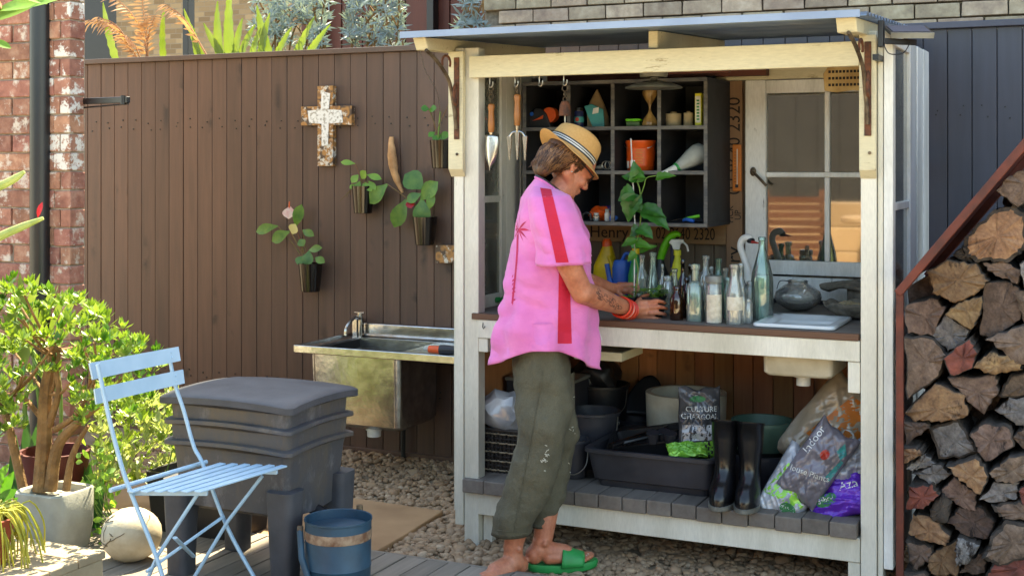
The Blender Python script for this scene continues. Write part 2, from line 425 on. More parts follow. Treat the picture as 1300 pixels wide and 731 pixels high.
for r in range(15):
    z = 1.92+r*.086; off = 0 if r % 2 else .12
    for k in range(17):
        x = off+k*.24+.115
        loc = (x, -.011+rnd.uniform(-.003, .003), z)
        if n < 4: proto[n].location = loc
        else: copy_part(proto[rnd.randrange(4)], house, loc, (0, 0, rnd.uniform(-.008, .008)))
        n += 1
h2 = thing('timber_house', 'dark red timber clad wall with black posts behind the fence', 'house', (-3.4, 4.4, 0))
xa = PY(385, 20, 4.4).x
m = MB(); m.box(xa, HX-.004, 4.4, 4.6, -.05, 4.2); m.build('wall', 'dark_frame', h2)
x = xa
first = None
while x < HX-.1:
    if first is None:
        m = MB(); m.box(x, x+.19, 4.37, 4.4, 0, 4.2); first = m.build('cladding_board', 'cladding_red', h2, bevel=.004); x00 = x
    else: copy_part(first, h2, (x-x00, 0, 0))
    x += .2
for px in (405, 548, 238):
    p = PY(px, 20, 4.3); m = MB(); m.box(p.x-.03, p.x+.03, 4.27, 4.36, 0, 4.2); m.build('post', 'dark_frame', h2, bevel=.004)
xl = PY(60, 20, 4.4).x
m = MB(); m.box(xl, PY(138, 20, 4.4).x, 4.4, 4.5, 0, 4.2); m.build('window', 'dark_frame', h2)
h3 = thing('far_brick_house', 'distant tan brick house wall seen above the fence between plants', 'house', (-8, 13, 0))
m = MB(); m.box(-16, -2, 13, 13.5, -.05, 6); m.build('wall', 'far_brick', h3)
m = MB(); m.prism([(-.4, 6), (14.4, 6), (7, 8)], (-16, 12.8, 0), (1, 0, 0), (0, 0, 1), (0, 1, 0), 5); m.build('roof', 'dark_frame', h3)
for xx in (-12, -9):
    w = MB(); w.box(xx, xx+1.2, 12.97, 12.999, 1, 2.6); w.build('window', 'dark_frame', h3)
# ------------------------------------------------------------------ old brick pillar at the left, downpipe, stay arm
PLY = -.16; PLX = PY(89, 200, PLY).x; PLB = PX(110.5, 200, PLX).y-PLY
pil = thing('brick_pillar', 'old red brick pillar with flaking white paint beside the downpipe', 'pillar', (PLX, PLY, 0))
m = MB(); m.box(PLX-.16, PLX-.008, PLY+.008, PLY+PLB-.006, -.05, 3.6); m.box(PLX-1.5, PLX-.161, PLY+.058, PLY+.24, -.05, 3.6); m.build('core', 'mortar_old', pil)
pa = brick_unit('brick', 'painted_brick', pil, .094, .078, PLB-.012); pr_ = brick_unit('brick', 'red_brick', pil, .094, .078, PLB-.012)
pc = brick_unit('brick', 'painted_brick', pil, .058, .078, PLB-.012); ps_ = brick_unit('brick', 'red_brick', pil, .058, .078, PLB-.012)
pl_ = brick_unit('brick', 'red_brick', pil, .22, .078, .04)
used = set()
def putb(src, loc):
    if src.name not in used: used.add(src.name); src.location = loc
    else: copy_part(src, pil, loc, (rnd.uniform(-.01, .01), 0, rnd.uniform(-.012, .012)))
for r in range(31):
    z = .06+r*.0865
    A, B = (pa, pc) if z > 1.5 and rnd.random() < .85 else (pr_, ps_)
    s1 = A if r % 2 else B; s2 = B if r % 2 else A
    putb(s1, (-(.047 if s1 is A else .029), PLB/2-.008+rnd.uniform(-.003, .003), z))
    putb(s2, (-(.101+.029 if s2 is B else .065+.047), PLB/2-.008+rnd.uniform(-.003, .003), z))
    for k in range(4): putb(pl_, (-.29-(.11 if r % 2 else 0)-k*.232, .066+rnd.uniform(-.004, .004), z))
m = MB(); m.box(PLX-.21, PLX-.172, PLY+.03, PLY+.062, 0, 3.6); m.build('lime_strip', 'lime_wash', pil)
dp = PY(50, 200, PLY-.02); m = MB(); m.tube([(dp.x, PLY-.015, -.02), (dp.x, PLY-.015, 1.5), (dp.x, PLY-.015, 3.5)], .047, 20)
dpt = thing('downpipe', 'round black downpipe fixed to the old brick pillar', 'downpipe', (dp.x, PLY-.015, 0)); m.build('pipe', 'pipe_black', dpt, smooth=True)
for z in (.5, 2.3):
    m = MB(); m.tube([(dp.x, PLY-.015, z), (dp.x, PLY-.015, z+.03)], .051, 20); m.box(dp.x-.015, dp.x+.015, PLY, PLY+.06, z, z+.03); m.build('strap', 'pipe_black', dpt, smooth=True)
a0 = V((PLX-.02, PLY+.1, PD(112, 127, 5.9).z)); a1 = PD(163, 127, 5.75)
ar = thing('stay_arm', 'short black metal stay arm sticking out of the brick pillar', 'bracket', a0)
m = MB(); m.bar(a0, a1, .02, .028); m.build('arm', 'metal_black', ar, bevel=.003)
m = MB(); m.tube([a0+V((0, 0, -.03)), a1+V((0, 0, -.018))], .004, 6); m.build('wire', 'metal_black', ar)
m = MB(); m.tube([a1+V((-.03, 0, -.02)), a1+V((-.03, 0, .02))], .011, 10); m.build('knuckle', 'metal_black', ar, smooth=True)
# ================================================================== the potting shed
peeling('cream_tone', 'd3c9a8', '8d7a55', .62, .68, 'x', .5, 'b3a078', 4, .6)  # warmer than the white, for beams, rafters and bracket boards
peeling('white_paint', 'dfdacb', '8a8275', .66, .72, 'z', .5, 'a39d86', 5, .6)
peeling('white_sash', 'ecebe6', '77726a', .64, .70, 'z', .45, '8f8f7c', 6, .6)
wood('bench_grey', '7c7269', '5a514a', 'x', .75, 10, .1, .5)
wood('bench_edge', '6a4a36', '523523', 'x', .7, 12, .1, .3)
wood('plank_grey', '7f766d', '5c534c', 'y', .8, 12, .2, .6)
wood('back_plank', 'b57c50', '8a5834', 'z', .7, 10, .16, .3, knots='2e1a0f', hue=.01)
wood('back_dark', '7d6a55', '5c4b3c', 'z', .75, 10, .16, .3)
wood('crate_h', 'a17c55', '80603f', 'x', .75, 12, .1, .3)
wood('crate_v', '8e6d50', '70533c', 'z', .75, 12, .1, .3)
wood('red_timber', '6b3420', '50261a', 'x', .7, 10, .1, .3)
plain('stencil_ink', '241c18', .9, bump=0)
plain('cubby_black', '2b2b2e', .65, c2='1b1b1d', scale=10, var=.15)
g = NG('cubby_edge'); g.fin(g.ramp(g.noise(30, 6, .7, (.3, 1, 1)), [(.4, '4a4a4c'), (.7, '7c776e')]), .7)
plain('rust_iron', '6e3d22', .8, c2='3f2a20', scale=40, bump=.5, bs=120)
plain('old_iron', '7a6a55', .55, metal=.6, c2='4a3c30', scale=30, bump=.3)
plain('steel_hook', 'b9b2a4', .35, metal=.9)
g = NG('roof_steel'); g.fin(g.ramp(g.noise(5, 5), [(.3, '8fa0b4'), (.7, '7688a0')]), .35, .55)  # blue of the reflected sky mixed into the steel colour
plain('flashing_sky_tint', '8a9ab2', .4, c2='7c8ca6', scale=5, bump=0)  # sky reflection painted in as the flashing's blue
g = NG('roof_under'); g.fin(g.ramp(g.noise(5, 5), [(.3, '8a8078'), (.7, '6c625a')]), .4, .6)
glassmat('window_glass', 'c8ccc8', .03, .22, .10)
glassmat('side_glass', 'b8bcb0', .08, .10, .5, 'a0a190')
plain('pane_shade', '20201f', .8)
plain('plaque_wood', 'b59a68', .8, c2='98794a', scale=14)

shed = thing('potting_shed', 'open fronted white potting shed with bench, shelf and metal roof', 'shed', (0, 0, 0))
def P(name, mt, par=None, bevel=.003, smooth=False, lab=None):
    class C:
        def __init__(s): s.m = MB()
    return None
def part(name, mt, boxes, par=None, bevel=.003):
    m = MB()
    for b in boxes: m.box(*b)
    return m.build(name, mt, par or shed, bevel=bevel)
rs = random.Random(8)
def roofz(y): return 2.018+.045*(y+.25)
# posts and front boards
part('post', 'white_paint', [(-.038, .026, 0, .06, -.05, 1.99)])
part('corner_strip', 'white_paint', [(-.078, -.0405, -.004, .045, .06, 1.99)])
part('post', 'white_paint', [(1.537, 1.592, -.004, .06, -.05, 1.99)])
part('corner_strip', 'white_paint', [(1.5945, 1.613, .004, .07, -.05, 1.97)])
for x0, x1 in ((-.096, -.03), (1.536, 1.594)):
    m = MB(); m.prism([(-.030, 1.50), (-.030, 1.975), (-.0045, 1.975), (-.0045, 1.468)], (x0, 0, 0), (0, 1, 0), (0, 0, 1), (1, 0, 0), x1-x0)
    b = m.build('bracket_board', 'cream_tone', shed, bevel=.003)
    for z in (1.56, 1.9):
        n_ = MB(); n_.tube([((x0+x1)/2+.008, -.029, z), ((x0+x1)/2+.008, -.034, z)], .006, 10); n_.build('bolt', 'old_iron', b, smooth=True)
part('front_beam', 'cream_tone', [(.0, 1.5355, -.034, -.002, 1.866, 1.953)])
part('back_beam', 'cream_tone', [(-.05, 1.6, .86, .895, 1.885, 1.955)])
part('back_beam', 'red_timber', [(-.02, 1.0, .80, .855, 1.90, 1.945)])
part('prop_stick', 'red_timber', [(.60, .92, .5, .53, 1.895, 1.925)])
# rafters, cut back at the tips
for x0, x1, y0, mt in ((-.138, -.082, -.25, 'cream_tone'), (1.497, 1.565, -.25, 'cream_tone'), (.746, .783, -.001, 'cream_tone')):
    yb = .93; m = MB(); h = .052 if y0 < -.1 else .07
    sl = .03 if y0 < -.1 else 0
    m.hexa([(x0, y0+sl, roofz(y0)-h), (x1, y0+sl, roofz(y0)-h), (x1, yb, roofz(yb)-h-.012), (x0, yb, roofz(yb)-h-.012),
            (x0, y0, roofz(y0)-.004), (x1, y0, roofz(y0)-.004), (x1, yb, roofz(yb)-.004), (x0, yb, roofz(yb)-.004)])
    m.build('rafter', mt, shed, bevel=.004)
# roof sheet, ribs running along the shed
def roof():
    m = MB(); x0, x1 = -.178, 1.603; ys = np.arange(-.272, .98, .0095); vs = []; fs = []
    for y in ys:
        z = roofz(y)+.006+.007*math.sin(y/.064*2*math.pi)
        vs += [(x0, y, z), (x1, y, z)]
    n = len(ys); fs = [(2*i, 2*i+1, 2*i+3, 2*i+2) for i in range(n-1)]; m.add(vs, fs)
    r = m.build('roof', 'roof_steel', shed, smooth=True, solid=.0025)
    r['label'] = 'corrugated steel roof sheet tinted by the sky blue'
    m = MB(); z = roofz(-.27); m.box(x0, x1-.02, -.281, -.2765, z-.006, z+.019); m.build('flashing', 'flashing_sky_tint', r)
    m = MB(); m.box(x1-.012, x1-.004, -.272, .95, 0, .001)
    for k in range(9):
        y = -.2+k*.128; m.box(x1-.05, x1-.035, y, y+.012, roofz(y)+.012, roofz(y)+.022)
    for k in range(6):  # screws
        y = -.2+k*.2; m.tube([(x1-.12, y, roofz(y)+.005), (x1-.12, y, roofz(y)+.025)], .008, 6)
    m.build('roof_fixings', 'metal_black', r)
roof()
# bench
bench = part('bench_top', 'bench_grey', [(-.035, 1.531, .012, .27, .897, .92), (-.035, 1.531, .274, .55, .897, .9195), (-.035, 1.531, .554, .915, .897, .92)])
part('edge_strip', 'bench_edge', [(-.0, 1.531, -.013, .0105, .896, .9205)], bench)
part('front_board', 'white_paint', [(.0265, 1.5345, -.008, .018, .822, .8955)], bench)
part('bearer', 'white_paint', [(.0265, .068, .0, .86, .765, .8205)], bench); part('bearer', 'white_paint', [(1.492, 1.5345, -.002, .86, .71, .8205)], bench)
m = MB(); m.tube([(.05, -.006, .885), (.052, -.016, .868), (.058, -.02, .862), (.064, -.016, .872)], .002, 6); m.build('hook', 'metal_black', bench)
part('drawer_frame', 'cream_tone', [(.42, .62, .05, .3, .755, .79)], bench)
# lower shelf
shelf = part('shelf_beam', 'white_paint', [(.0265, 1.5345, -.006, .03, .112, .1985)])
part('shelf_beam', 'white_paint', [(.0265, 1.5345, .80, .84, .112, .1985)], shelf)
first = None
for i in range(16):
    x = -.034+i*.0978
    if i in (0, 5, 9):
        m = MB(); m.box(x, x+.0945, -.028, .905, .2, .254); first = m.build('plank', 'plank_grey', shelf, bevel=.004); fx = x
    else: copy_part(first, shelf, (x-fx, rs.uniform(-.006, .006), rs.uniform(-.003, .002)))
for x in (.03, 1.49): part('foot', 'white_paint', [(x, x+.04, .035, .075, -.05, .197)], shelf)
part('corner_block', 'white_paint', [(1.492, 1.5345, .0, .05, -.05, .11)], shelf)
# back wall planks
for i in range(19):
    x = -.06+i*.0885
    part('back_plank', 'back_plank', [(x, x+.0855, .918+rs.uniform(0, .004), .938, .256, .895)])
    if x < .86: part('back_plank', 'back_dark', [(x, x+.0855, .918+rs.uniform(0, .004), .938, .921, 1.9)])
part('back_rail', 'white_paint', [(-.06, 1.62, .94, .98, .3, .36), (-.06, 1.62, .94, .98, 1.5, 1.56)])
# stencilled crate boards
bv = part('crate_board', 'crate_v', [(.80, .872, .888, .914, .921, 1.884)])
ey = V((-1, 0, 0)); yv = .8865
text_part('Henry', .088, 'stencil_ink', bv, (.862, yv, .935), (0, 0, 1), ey, font_w=1.0)
text_part('PICK', .04, 'stencil_ink', bv, (.832, yv, 1.262), (0, 0, 1), ey, font_w=.9)
text_part('UP', .04, 'stencil_ink', bv, (.866, yv, 1.275), (0, 0, 1), ey, font_w=.9)
text_part('02 9640 2320', .083, 'stencil_ink', bv, (.862, yv, 1.385), (0, 0, 1), ey, font_w=.93)
bh = part('crate_board', 'crate_h', [(.02, .798, .890, .914, 1.165, 1.275)])
text_part('Henry', .075, 'stencil_ink', bh, (.155, .8885, 1.185), (1, 0, 0), (0, 0, 1), font_w=1.0)
text_part('PICK', .034, 'stencil_ink', bh, (.385, .8885, 1.213), (1, 0, 0), (0, 0, 1), font_w=.95)
text_part('UP', .03, 'stencil_ink', bh, (.405, .8885, 1.182), (1, 0, 0), (0, 0, 1), font_w=.95)
text_part('02 9640 2320', .075, 'stencil_ink', bh, (.475, .8885, 1.185), (1, 0, 0), (0, 0, 1), font_w=.66)
# back window
WY0, WY1 = .872, .912
win = part('window', 'white_sash', [(.889, .98, WY0, WY1, 1.043, 1.884)], bevel=.004)
part('stile', 'white_sash', [(1.47, 1.535, WY0, WY1, 1.043, 1.884)], win)
part('top_rail', 'white_sash', [(.9805, 1.4695, WY0+.002, WY1, 1.826, 1.882)], win)
part('bottom_rail', 'white_sash', [(.9805, 1.4695, WY0+.002, WY1, 1.045, 1.105)], win)
zm = PY(1010, 222, .88).z; xm = PY(1050, 222, .88).x
part('glazing_bar', 'white_sash', [(.9805, 1.4695, WY0+.004, WY1-.006, zm-.011, zm+.011)], win, .004)
part('glazing_bar', 'white_sash', [(xm-.011, xm+.011, WY0+.006, WY1-.008, 1.1055, zm-.0115), (xm-.011, xm+.011, WY0+.006, WY1-.008, zm+.0115, 1.8255)], win, .004)
for x0, x1 in ((.9805, xm-.0115), (xm+.0115, 1.4695)):
    for z0, z1 in ((1.1055, zm-.0115), (zm+.0115, 1.8255)): part('pane', 'window_glass', [(x0, x1, .893, .8955, z0, z1)], win, 0)
part('shade_backing', 'pane_shade', [(.889, 1.535, .922, .935, .93, 1.884)], win)  # dark sheet added for the unlit space behind the panes
m = MB(); a = PY(956, 218, .86); b = PY(973, 236, .84); m.tube([a, lerp(a, b, .2)+V((0, -.015, .004)), b], .006, 8); m.ell(a, (.014, .008, .02), sub=2); m.build('latch', 'old_iron', win, smooth=True)
part('sill_board', 'white_sash', [(.889, 1.533, .876, .91, .94, 1.036)])
part('split_board', 'old_iron', [(1.08, 1.42, .874, .9, 1.0375, 1.0415)])
# side walls: glazed doors reused as panels
def side(x0, x1, xg, y0, y1, back, mt):
    d = part('side_door', mt, [(x0, x1, y0, y0+.055, .1, 1.985)])
    part('stile', mt, [(x0, x1, y1-.05, y1, .1, 1.985)], d)
    part('top_rail', mt, [(x0+.002, x1-.002, y0+.0555, y1-.0505, 1.94, 1.98)], d)
    part('middle_rail', mt, [(x0+.004, x1-.004, y0+.0555, y1-.0505, 1.355, 1.383)], d)
    part('lock_rail', mt, [(x0+.002, x1-.002, y0+.0555, y1-.0505, .88, .96)], d)
    part('bottom_rail', mt, [(x0+.002, x1-.002, y0+.0555, y1-.0505, .1, .22)], d)
    part('pane', 'side_glass', [(xg, xg+.003, y0+.0555, y1-.0505, 1.3835, 1.9395)], d, 0)
    part('pane', 'side_glass', [(xg, xg+.003, y0+.0555, y1-.0505, .9605, 1.3545)], d, 0)
    part('panel', mt, [(x0+.012, x1-.012, y0+.0555, y1-.0505, .2205, .8795)], d)
    for k in range(3):
        ya = y1+.012+k*(back-y1-.012)/3
        part('side_board', mt, [(x0+.004*k, x1-.006+.004*k, ya, ya+(back-y1-.012)/3-.004, .05, 1.985)])
side(1.6155, 1.648, 1.632, .0, .47, .94, 'white_sash')
side(-.112, -.0805, -.094, .05, .49, .94, 'white_paint')
part('lining', 'back_plank', [(-.078, -.066, .07, .915, .26, .89)])
m = MB(); m.box(1.651, 1.658, .03, .42, .42, .88); m.build('patch_sheet', 'white_sash', shed, bevel=.004)
# wrought iron roof brackets
for X, sgn in ((-.056, 1), (1.567, 1)):
    m = MB(); m.box(X-.012, X+.012, -.036, -.0305, 1.62, 1.95); br = m.build('bracket', 'rust_iron', shed, bevel=.002)
    pts = smooth_path([(X-.03, -.235, 1.965), (X-.02, -.17, 1.93), (X-.008, -.09, 1.86), (X-.006, -.055, 1.78), (X, -.045, 1.70), (X, -.04, 1.66)])
    n_ = MB(); n_.tube(pts, .0075, 8); n_.build('stay', 'old_iron', br, smooth=True)
    ring = [(X+.004+.0*math.cos(t), -.05+.016*math.cos(t), 1.80+.042*math.sin(t)) for t in np.linspace(0, 6.283, 17)]
    n_ = MB(); n_.tube(ring, .006, 8); n_.build('scroll', 'rust_iron', br, smooth=True)
    ring = [(X-.012, -.10+.035*math.cos(t), 1.925+.028*math.sin(t)) for t in np.linspace(-.5, 3.6, 13)]
    n_ = MB(); n_.tube(ring, .005, 8); n_.build('scroll', 'rust_iron', br, smooth=True)
# carved plaque under the beam at the right
pq = MB(); c = PY(1072, 100, .3)
poly = [(-.075, -.045), (-.03, -.052), (.03, -.045), (.08, -.05), (.085, .05), (.02, .052), (-.06, .05), (-.08, .02)]
pq.prism(poly, c, (1, 0, 0), (0, 0, 1), (0, 1, 0), .012); pqo = pq.build('plaque', 'plaque_wood', shed, bevel=.003)
for r_ in range(3):
    m = MB()
    for k in range(9): m.box(c.x-.06+k*.0135, c.x-.06+k*.0135+.009, c.y-.0012, c.y-.0003, c.z+.027-r_*.025-.005, c.z+.027-r_*.025+.005)
    m.build('faded_print', 'stencil_ink', pqo)
m = MB(); m.tube([c+V((0, .006, .05)), V((c.x, .3, roofz(.3)))], .002, 5); m.build('cord', 'old_iron', pqo)
# hooks under the beam
HK = []
for px, py in ((620, 104), (652, 104), (683, 104), (714, 104)):
    p = PY(px, py, -.002); x = p.x; y = .012
    m = MB(); m.tube(smooth_path([(x, y, 1.87), (x, y, 1.845), (x, y-.006, 1.832), (x+.011, y-.01, 1.828), (x+.018, y-.01, 1.838), (x+.018, y-.01, 1.85)], 4), .0028, 8)
    m.box(x-.004, x+.004, -.0015, y+.003, 1.868, 1.884)
    h = m.build('hook', 'steel_hook', shed, smooth=True); HK.append(V((x+.009, y-.009, 1.829)))
# ================================================================== on the shelves and the bench
def depth(p): return (V(p)-CAM).dot(FWD)
def mpp(p): return depth(p)/FPX       # metres per photograph pixel at that place
from mathutils.bvhtree import BVHTree
def bvh_of(o):
    r = o
    while r.parent: r = r.parent
    return BVHTree.FromPolygons([v.co+r.location for v in o.data.vertices], [tuple(p.vertices) for p in o.data.polygons])
def print_on(s, size, mat, target, o, ex, ey, align='CENTER', name='lettering', lift=.0015, font_w=1):
    """letters printed on a curved surface: projected straight back onto the target mesh"""
    t = bvh_of(target); ex, ey = V(ex).normalized(), V(ey).normalized(); ez = ex.cross(ey)
    def bend(q):
        hit, nr, _, _ = t.ray_cast(q+ez*.4, -ez)
        return hit+ez*lift if hit else q
    return text_part(s, size, mat, target, o, ex, ey, name=name, thick=0, align=align, bend=bend, font_w=font_w)
def patch_on(poly, mat, target, o, ex, ey, name='print', lift=.001, n=10):
    """a printed panel lying on a curved surface"""
    t = bvh_of(target); ex, ey = V(ex).normalized(), V(ey).normalized(); ez = ex.cross(ey); o = V(o)
    bm = bmesh.new(); vs = [bm.verts.new((p[0], p[1], 0)) for p in poly]; bm.faces.new(vs)
    xs = [p[0] for p in poly]; ys = [p[1] for p in poly]
    for i in range(1, n):
        for ax, a in ((0, xs), (1, ys)):
            co = [0, 0, 0]; no = [0, 0, 0]; co[ax] = min(a)+(max(a)-min(a))*i/n; no[ax] = 1
            bmesh.ops.bisect_plane(bm, geom=bm.verts[:]+bm.edges[:]+bm.faces[:], plane_co=co, plane_no=no)
    m = MB(); bm.verts.index_update(); out = []; ok = {}
    for v in bm.verts:
        q = o+ex*v.co.x+ey*v.co.y; hit, nr, _, _ = t.ray_cast(q+ez*.4, -ez)
        ok[v.index] = hit is not None; out.append(hit+ez*lift if hit else q)
    m.add(out, [[v.index for v in f.verts] for f in bm.faces if all(ok[v.index] for v in f.verts)]); bm.free()
    return m.build(name, mat, target, smooth=True)
for nm, c, rg in (('plastic_orange', 'e0561a', .4), ('plastic_yellow', 'e0b912', .4), ('plastic_blue', '1457b0', .4), ('plastic_green', '1f8f45', .35), ('plastic_lime', '62c21c', .4),
                  ('plastic_white', 'd6d6d0', .4), ('plastic_black', '1c1c1f', .45), ('plastic_navy', '1d2450', .4), ('plastic_grey', 'a3a69f', .5), ('plastic_red', 'b03020', .4),
                  ('label_white', 'd9d6cc', .7), ('label_yellow', 'd9d034', .6), ('tin_green', '4e6e35', .5), ('teal_print', '2d8c8a', .5), ('terracotta', '9c4a32', .8), ('twine', 'a08d6c', .95),
                  ('rubber_black', '101013', .25), ('wood_handle', 'a3652f', .4), ('purple_cloth', '4a2d78', .8), ('white_print', 'e6e6e2', .6), ('green_print', '2f7a46', .6), ('orange_print', 'cf7420', .5), ('black_print', '1a1a1c', .6)):
    plain(nm, c, rg, scale=16, bump=.05)
plain('kraft_paper', 'a08763', .9, c2='86704f', scale=14, bump=.5, bs=40)
plain('gold_film', 'a9864e', .25, c2='6f5430', scale=18, bump=.6, bs=40)
plain('enamel_grey', '7f8078', .35, c2='5c5c56', scale=12)
plain('enamel_white', 'e2e4e4', .2, c2='d2d4d2', scale=8, bump=0)
plain('stainless', 'c9c6c0', .22, metal=1, c2='a9a49b', scale=20, bump=.04)
plain('ceramic_cream', 'cfc7b2', .55, c2='b5aa92', scale=10)
plain('tub_black', '34343a', .5, c2='26262b', scale=9, bump=.1)
plain('pot_green', '3c5a4c', .5, c2='31493e', scale=9)
plain('potting_soil', '2a1d14', .95, c2='120c08', scale=60, bump=1, bs=120, bd=.01)
plain('lizard_bark', '7a7264', .9, c2='4f493f', scale=20, bump=1, bs=40, bd=.01)
plain('white_gloss', 'dcdad4', .3, c2='c7c4bb', scale=6)
for nm, tint, dc, dirt in (('glass_clear', 'fafcfb', 'd6d9d0', .26), ('glass_aqua', 'e2f4ee', 'c4d6cc', .2), ('glass_teal', '8fd0bd', '8fb8a8', .14), ('glass_amber', '8a4a14', '6a3a14', .2), ('glass_brown', '4c2a1a', '33201a', .2), ('glass_smoke', 'eeeee8', 'd2d0c8', .30)):
    glassmat(nm, tint, .04, .03, dirt, dc)
leafmat('leaf_mid', '3f7a22', '5c9430', .35, .4); leafmat('leaf_deep', '2a5f22', '3f7a30', .35, .35, .25, 40); leafmat('leaf_soft', '6a9a3c', '8cb04c', .4, .5)
plain('stem_green', '6f8f3a', .6)
# ------------------------------------------------------------------ black pigeonhole shelf
CY0, CY1 = .545, .887
def cz(py): return PY(780, py, CY0).z
cxs = [PY(px, 200, CY0).x for px in (666, 722, 778, 837, 896)]
czs = [cz(104), cz(163), cz(219), cz(284)]
cub = thing('pigeonhole_shelf', 'black wooden pigeonhole shelf fixed above the potting bench', 'shelf', (cxs[0], CY0, czs[3]))
t = .0085
for i, x in enumerate(cxs):
    m = MB(); m.box(x-t, x+t, CY0, CY1, czs[3]+t, czs[0]-t); m.build('side' if i in (0, 4) else 'divider', 'cubby_black', cub, bevel=.0015)
    m = MB(); m.box(x-t+.0005, x+t-.0005, CY0-.003, CY0-.0002, czs[3]+t, czs[0]-t); m.build('front_edge', 'cubby_edge', cub)
for i, z in enumerate(czs):
    m = MB(); m.box(cxs[0]-t, cxs[4]+t, CY0-.004, CY1, z-t, z+t) if i in (0, 3) else [m.box(cxs[k]+t, cxs[k+1]-t, CY0-.001, CY1, z-t, z+t) for k in range(4)]
    m.build('top' if i == 0 else 'shelf_board', 'cubby_black', cub, bevel=.0015)
    m = MB(); m.box(cxs[0]-t, cxs[4]+t, CY0-.0075, CY0-.0042, z-t+.001, z+t-.001); m.build('front_edge', 'cubby_edge', cub)
m = MB(); m.box(cxs[0], cxs[4], CY1, CY1+.005, czs[3], czs[0]); m.build('back', 'cubby_black', cub)
m = MB(); m.box(cxs[0]+.02, cxs[0]+.06, CY0+.03, CY0+.06, czs[0]+t, 1.9); m.box(cxs[4]-.06, cxs[4]-.02, CY0+.2, CY0+.23, czs[0]+t, 1.9); m.build('hanger', 'cubby_black', cub)
def floor(row): return czs[row+1]+t
def at(px, row, Y=.62): p = PY(px, 160, Y); return V((p.x, Y, floor(row)))
def single(name, lab, cat, m, mt, loc, group=None, **kw):
    return m.build(name, mt, None, loc=loc, tag=(lab, cat, group), **kw)
# tape dispenser
b = at(686, 0, .60); o = thing('tape_dispenser', 'black tape dispenser with orange and blue trim in the pigeonhole', 'tape dispenser', b)
m = MB(); m.prism([(-.06, 0), (.06, 0), (.035, .06), (.012, .085), (-.018, .085), (-.042, .05)], b+V((0, -.02, 0)), (1, 0, 0), (0, 0, 1), (0, 1, 0), .045); m.build('body', 'plastic_black', o, bevel=.004)
m = MB(); m.tube([b+V((.045, -.01, .055)), b+V((.045, .03, .055))], .034, 20); m.build('roll', 'plastic_orange', o, smooth=True)
m = MB(); m.prism([(-.028, .03), (.02, .038), (.024, .055), (.0, .042)], b+V((0, -.0225, 0)), (1, 0, 0), (0, 0, 1), (0, 1, 0), .002); m.build('badge', 'plastic_orange', o)
m = MB(); m.tube([b+V((-.032, -.021, .06)), b+V((-.032, -.024, .06))], .009, 12); m.build('button', 'plastic_blue', o)
# spray can
b = at(735, 0, .60); o = thing('spray_can', 'blue and silver spray can in the pigeonhole', 'can', b)
m = MB(); m.lathe([(.021, 0), (.022, .004), (.022, .065), (.019, .07)], b, 20); m.build('body', 'plastic_navy', o, smooth=True)
m = MB(); m.lathe([(.0195, .0705), (.020, .072), (.016, .084), (.0, .085)], b, 20); m.build('cap', 'stainless', o, smooth=True)
m = MB(); m.lathe([(.0224, .02), (.0224, .045)], b, 20, cap=False); m.build('label_band', 'teal_print', o, smooth=True)
m = MB(); m.ell(b+V((0, -.0215, .033)), (.009, .003, .01), sub=2); m.build('printed_motif', 'plastic_red', o)
# paper bag with a teal pack
b = at(758, 0, .64); o = thing('paper_bag', 'gathered brown paper bag with teal label in the pigeonhole', 'bag', b)
m = MB(); m.grid(lambda u, v: b+V((.05*math.cos(u*6.283)*(1-v**2.2)*(1+.12*math.sin(u*19+v*5)), .035*math.sin(u*6.283)*(1-v**2.2)*(1+.15*math.sin(u*23)), .002+.165*v)), 24, 12, True); m.build('sack', 'kraft_paper', o, smooth=True)
m = MB(); m.prism([(-.04, .09), (-.005, .1), (.05, .075), (.055, .0), (.0, .0), (-.02, .04)], b+V((0, -.056, 0)), (1, 0, 0), (0, 0, 1), (0, 1, 0), .01); m.build('packet', 'teal_print', o, bevel=.003)
m = MB(); m.prism([(-.0, .055), (.028, .06), (.03, .085), (.005, .08)], b+V((0, -.0575, 0)), (1, 0, 0), (0, 0, 1), (0, 1, 0), .002); m.build('printed_label', 'label_white', o)
# little tin, wrapped bundle, twine spools, box
b = at(805, 0, .60); o = thing('seed_tin', 'small flat green tin in the pigeonhole', 'tin', b)
m = MB(); m.box(b.x-.032, b.x+.032, b.y-.02, b.y+.02, b.z, b.z+.022); m.build('body', 'tin_green', o, bevel=.006)
m = MB(); m.box(b.x-.033, b.x+.033, b.y-.021, b.y+.021, b.z+.0225, b.z+.033); m.build('lid', 'plastic_lime', o, bevel=.004)
b = at(825, 0, .585); o = thing('film_bundle', 'golden clear film bundle hanging under the grey lamp', 'bag', b)
m = MB(); m.grid(lambda u, v: b+V(((.016+.012*math.sin(v*7+1.2))*math.cos(u*6.283)*(1+.2*math.sin(u*25+v*9)), (.014+.01*math.sin(v*7+1.2))*math.sin(u*6.283), .002+.15*v)), 18, 16, True); m.build('wrap', 'gold_film', o, smooth=True)
b0 = b
b = at(855, 0, .62)
for k, (px, rr, hh, lab) in enumerate(((855, .033, .05, 'wide spool of natural twine in the pigeonhole'), (874, .02, .052, 'narrow spool of natural twine beside the seed packet box'))):
    b = at(px, 0, .62); o = thing('twine_spool', lab, 'spool', b, 'twine spools')
    m = MB(); prof = [(rr*.6, 0), (rr, .002)]+[(rr*(1+.03*(i % 2)), .003+hh*i/16) for i in range(17)]+[(rr*.6, hh+.004)]; m.lathe(prof, b, 18); m.build('winding', 'twine', o, smooth=True, ang=80)
    m = MB(); m.tube([b+V((0, 0, hh)), b+V((0, 0, hh+.01))], rr*.4, 10); m.build('core', 'kraft_paper', o, smooth=True)
b = at(888, 0, .60); o = thing('seed_box', 'narrow pale green box printed with green letters in the pigeonhole', 'box', b)
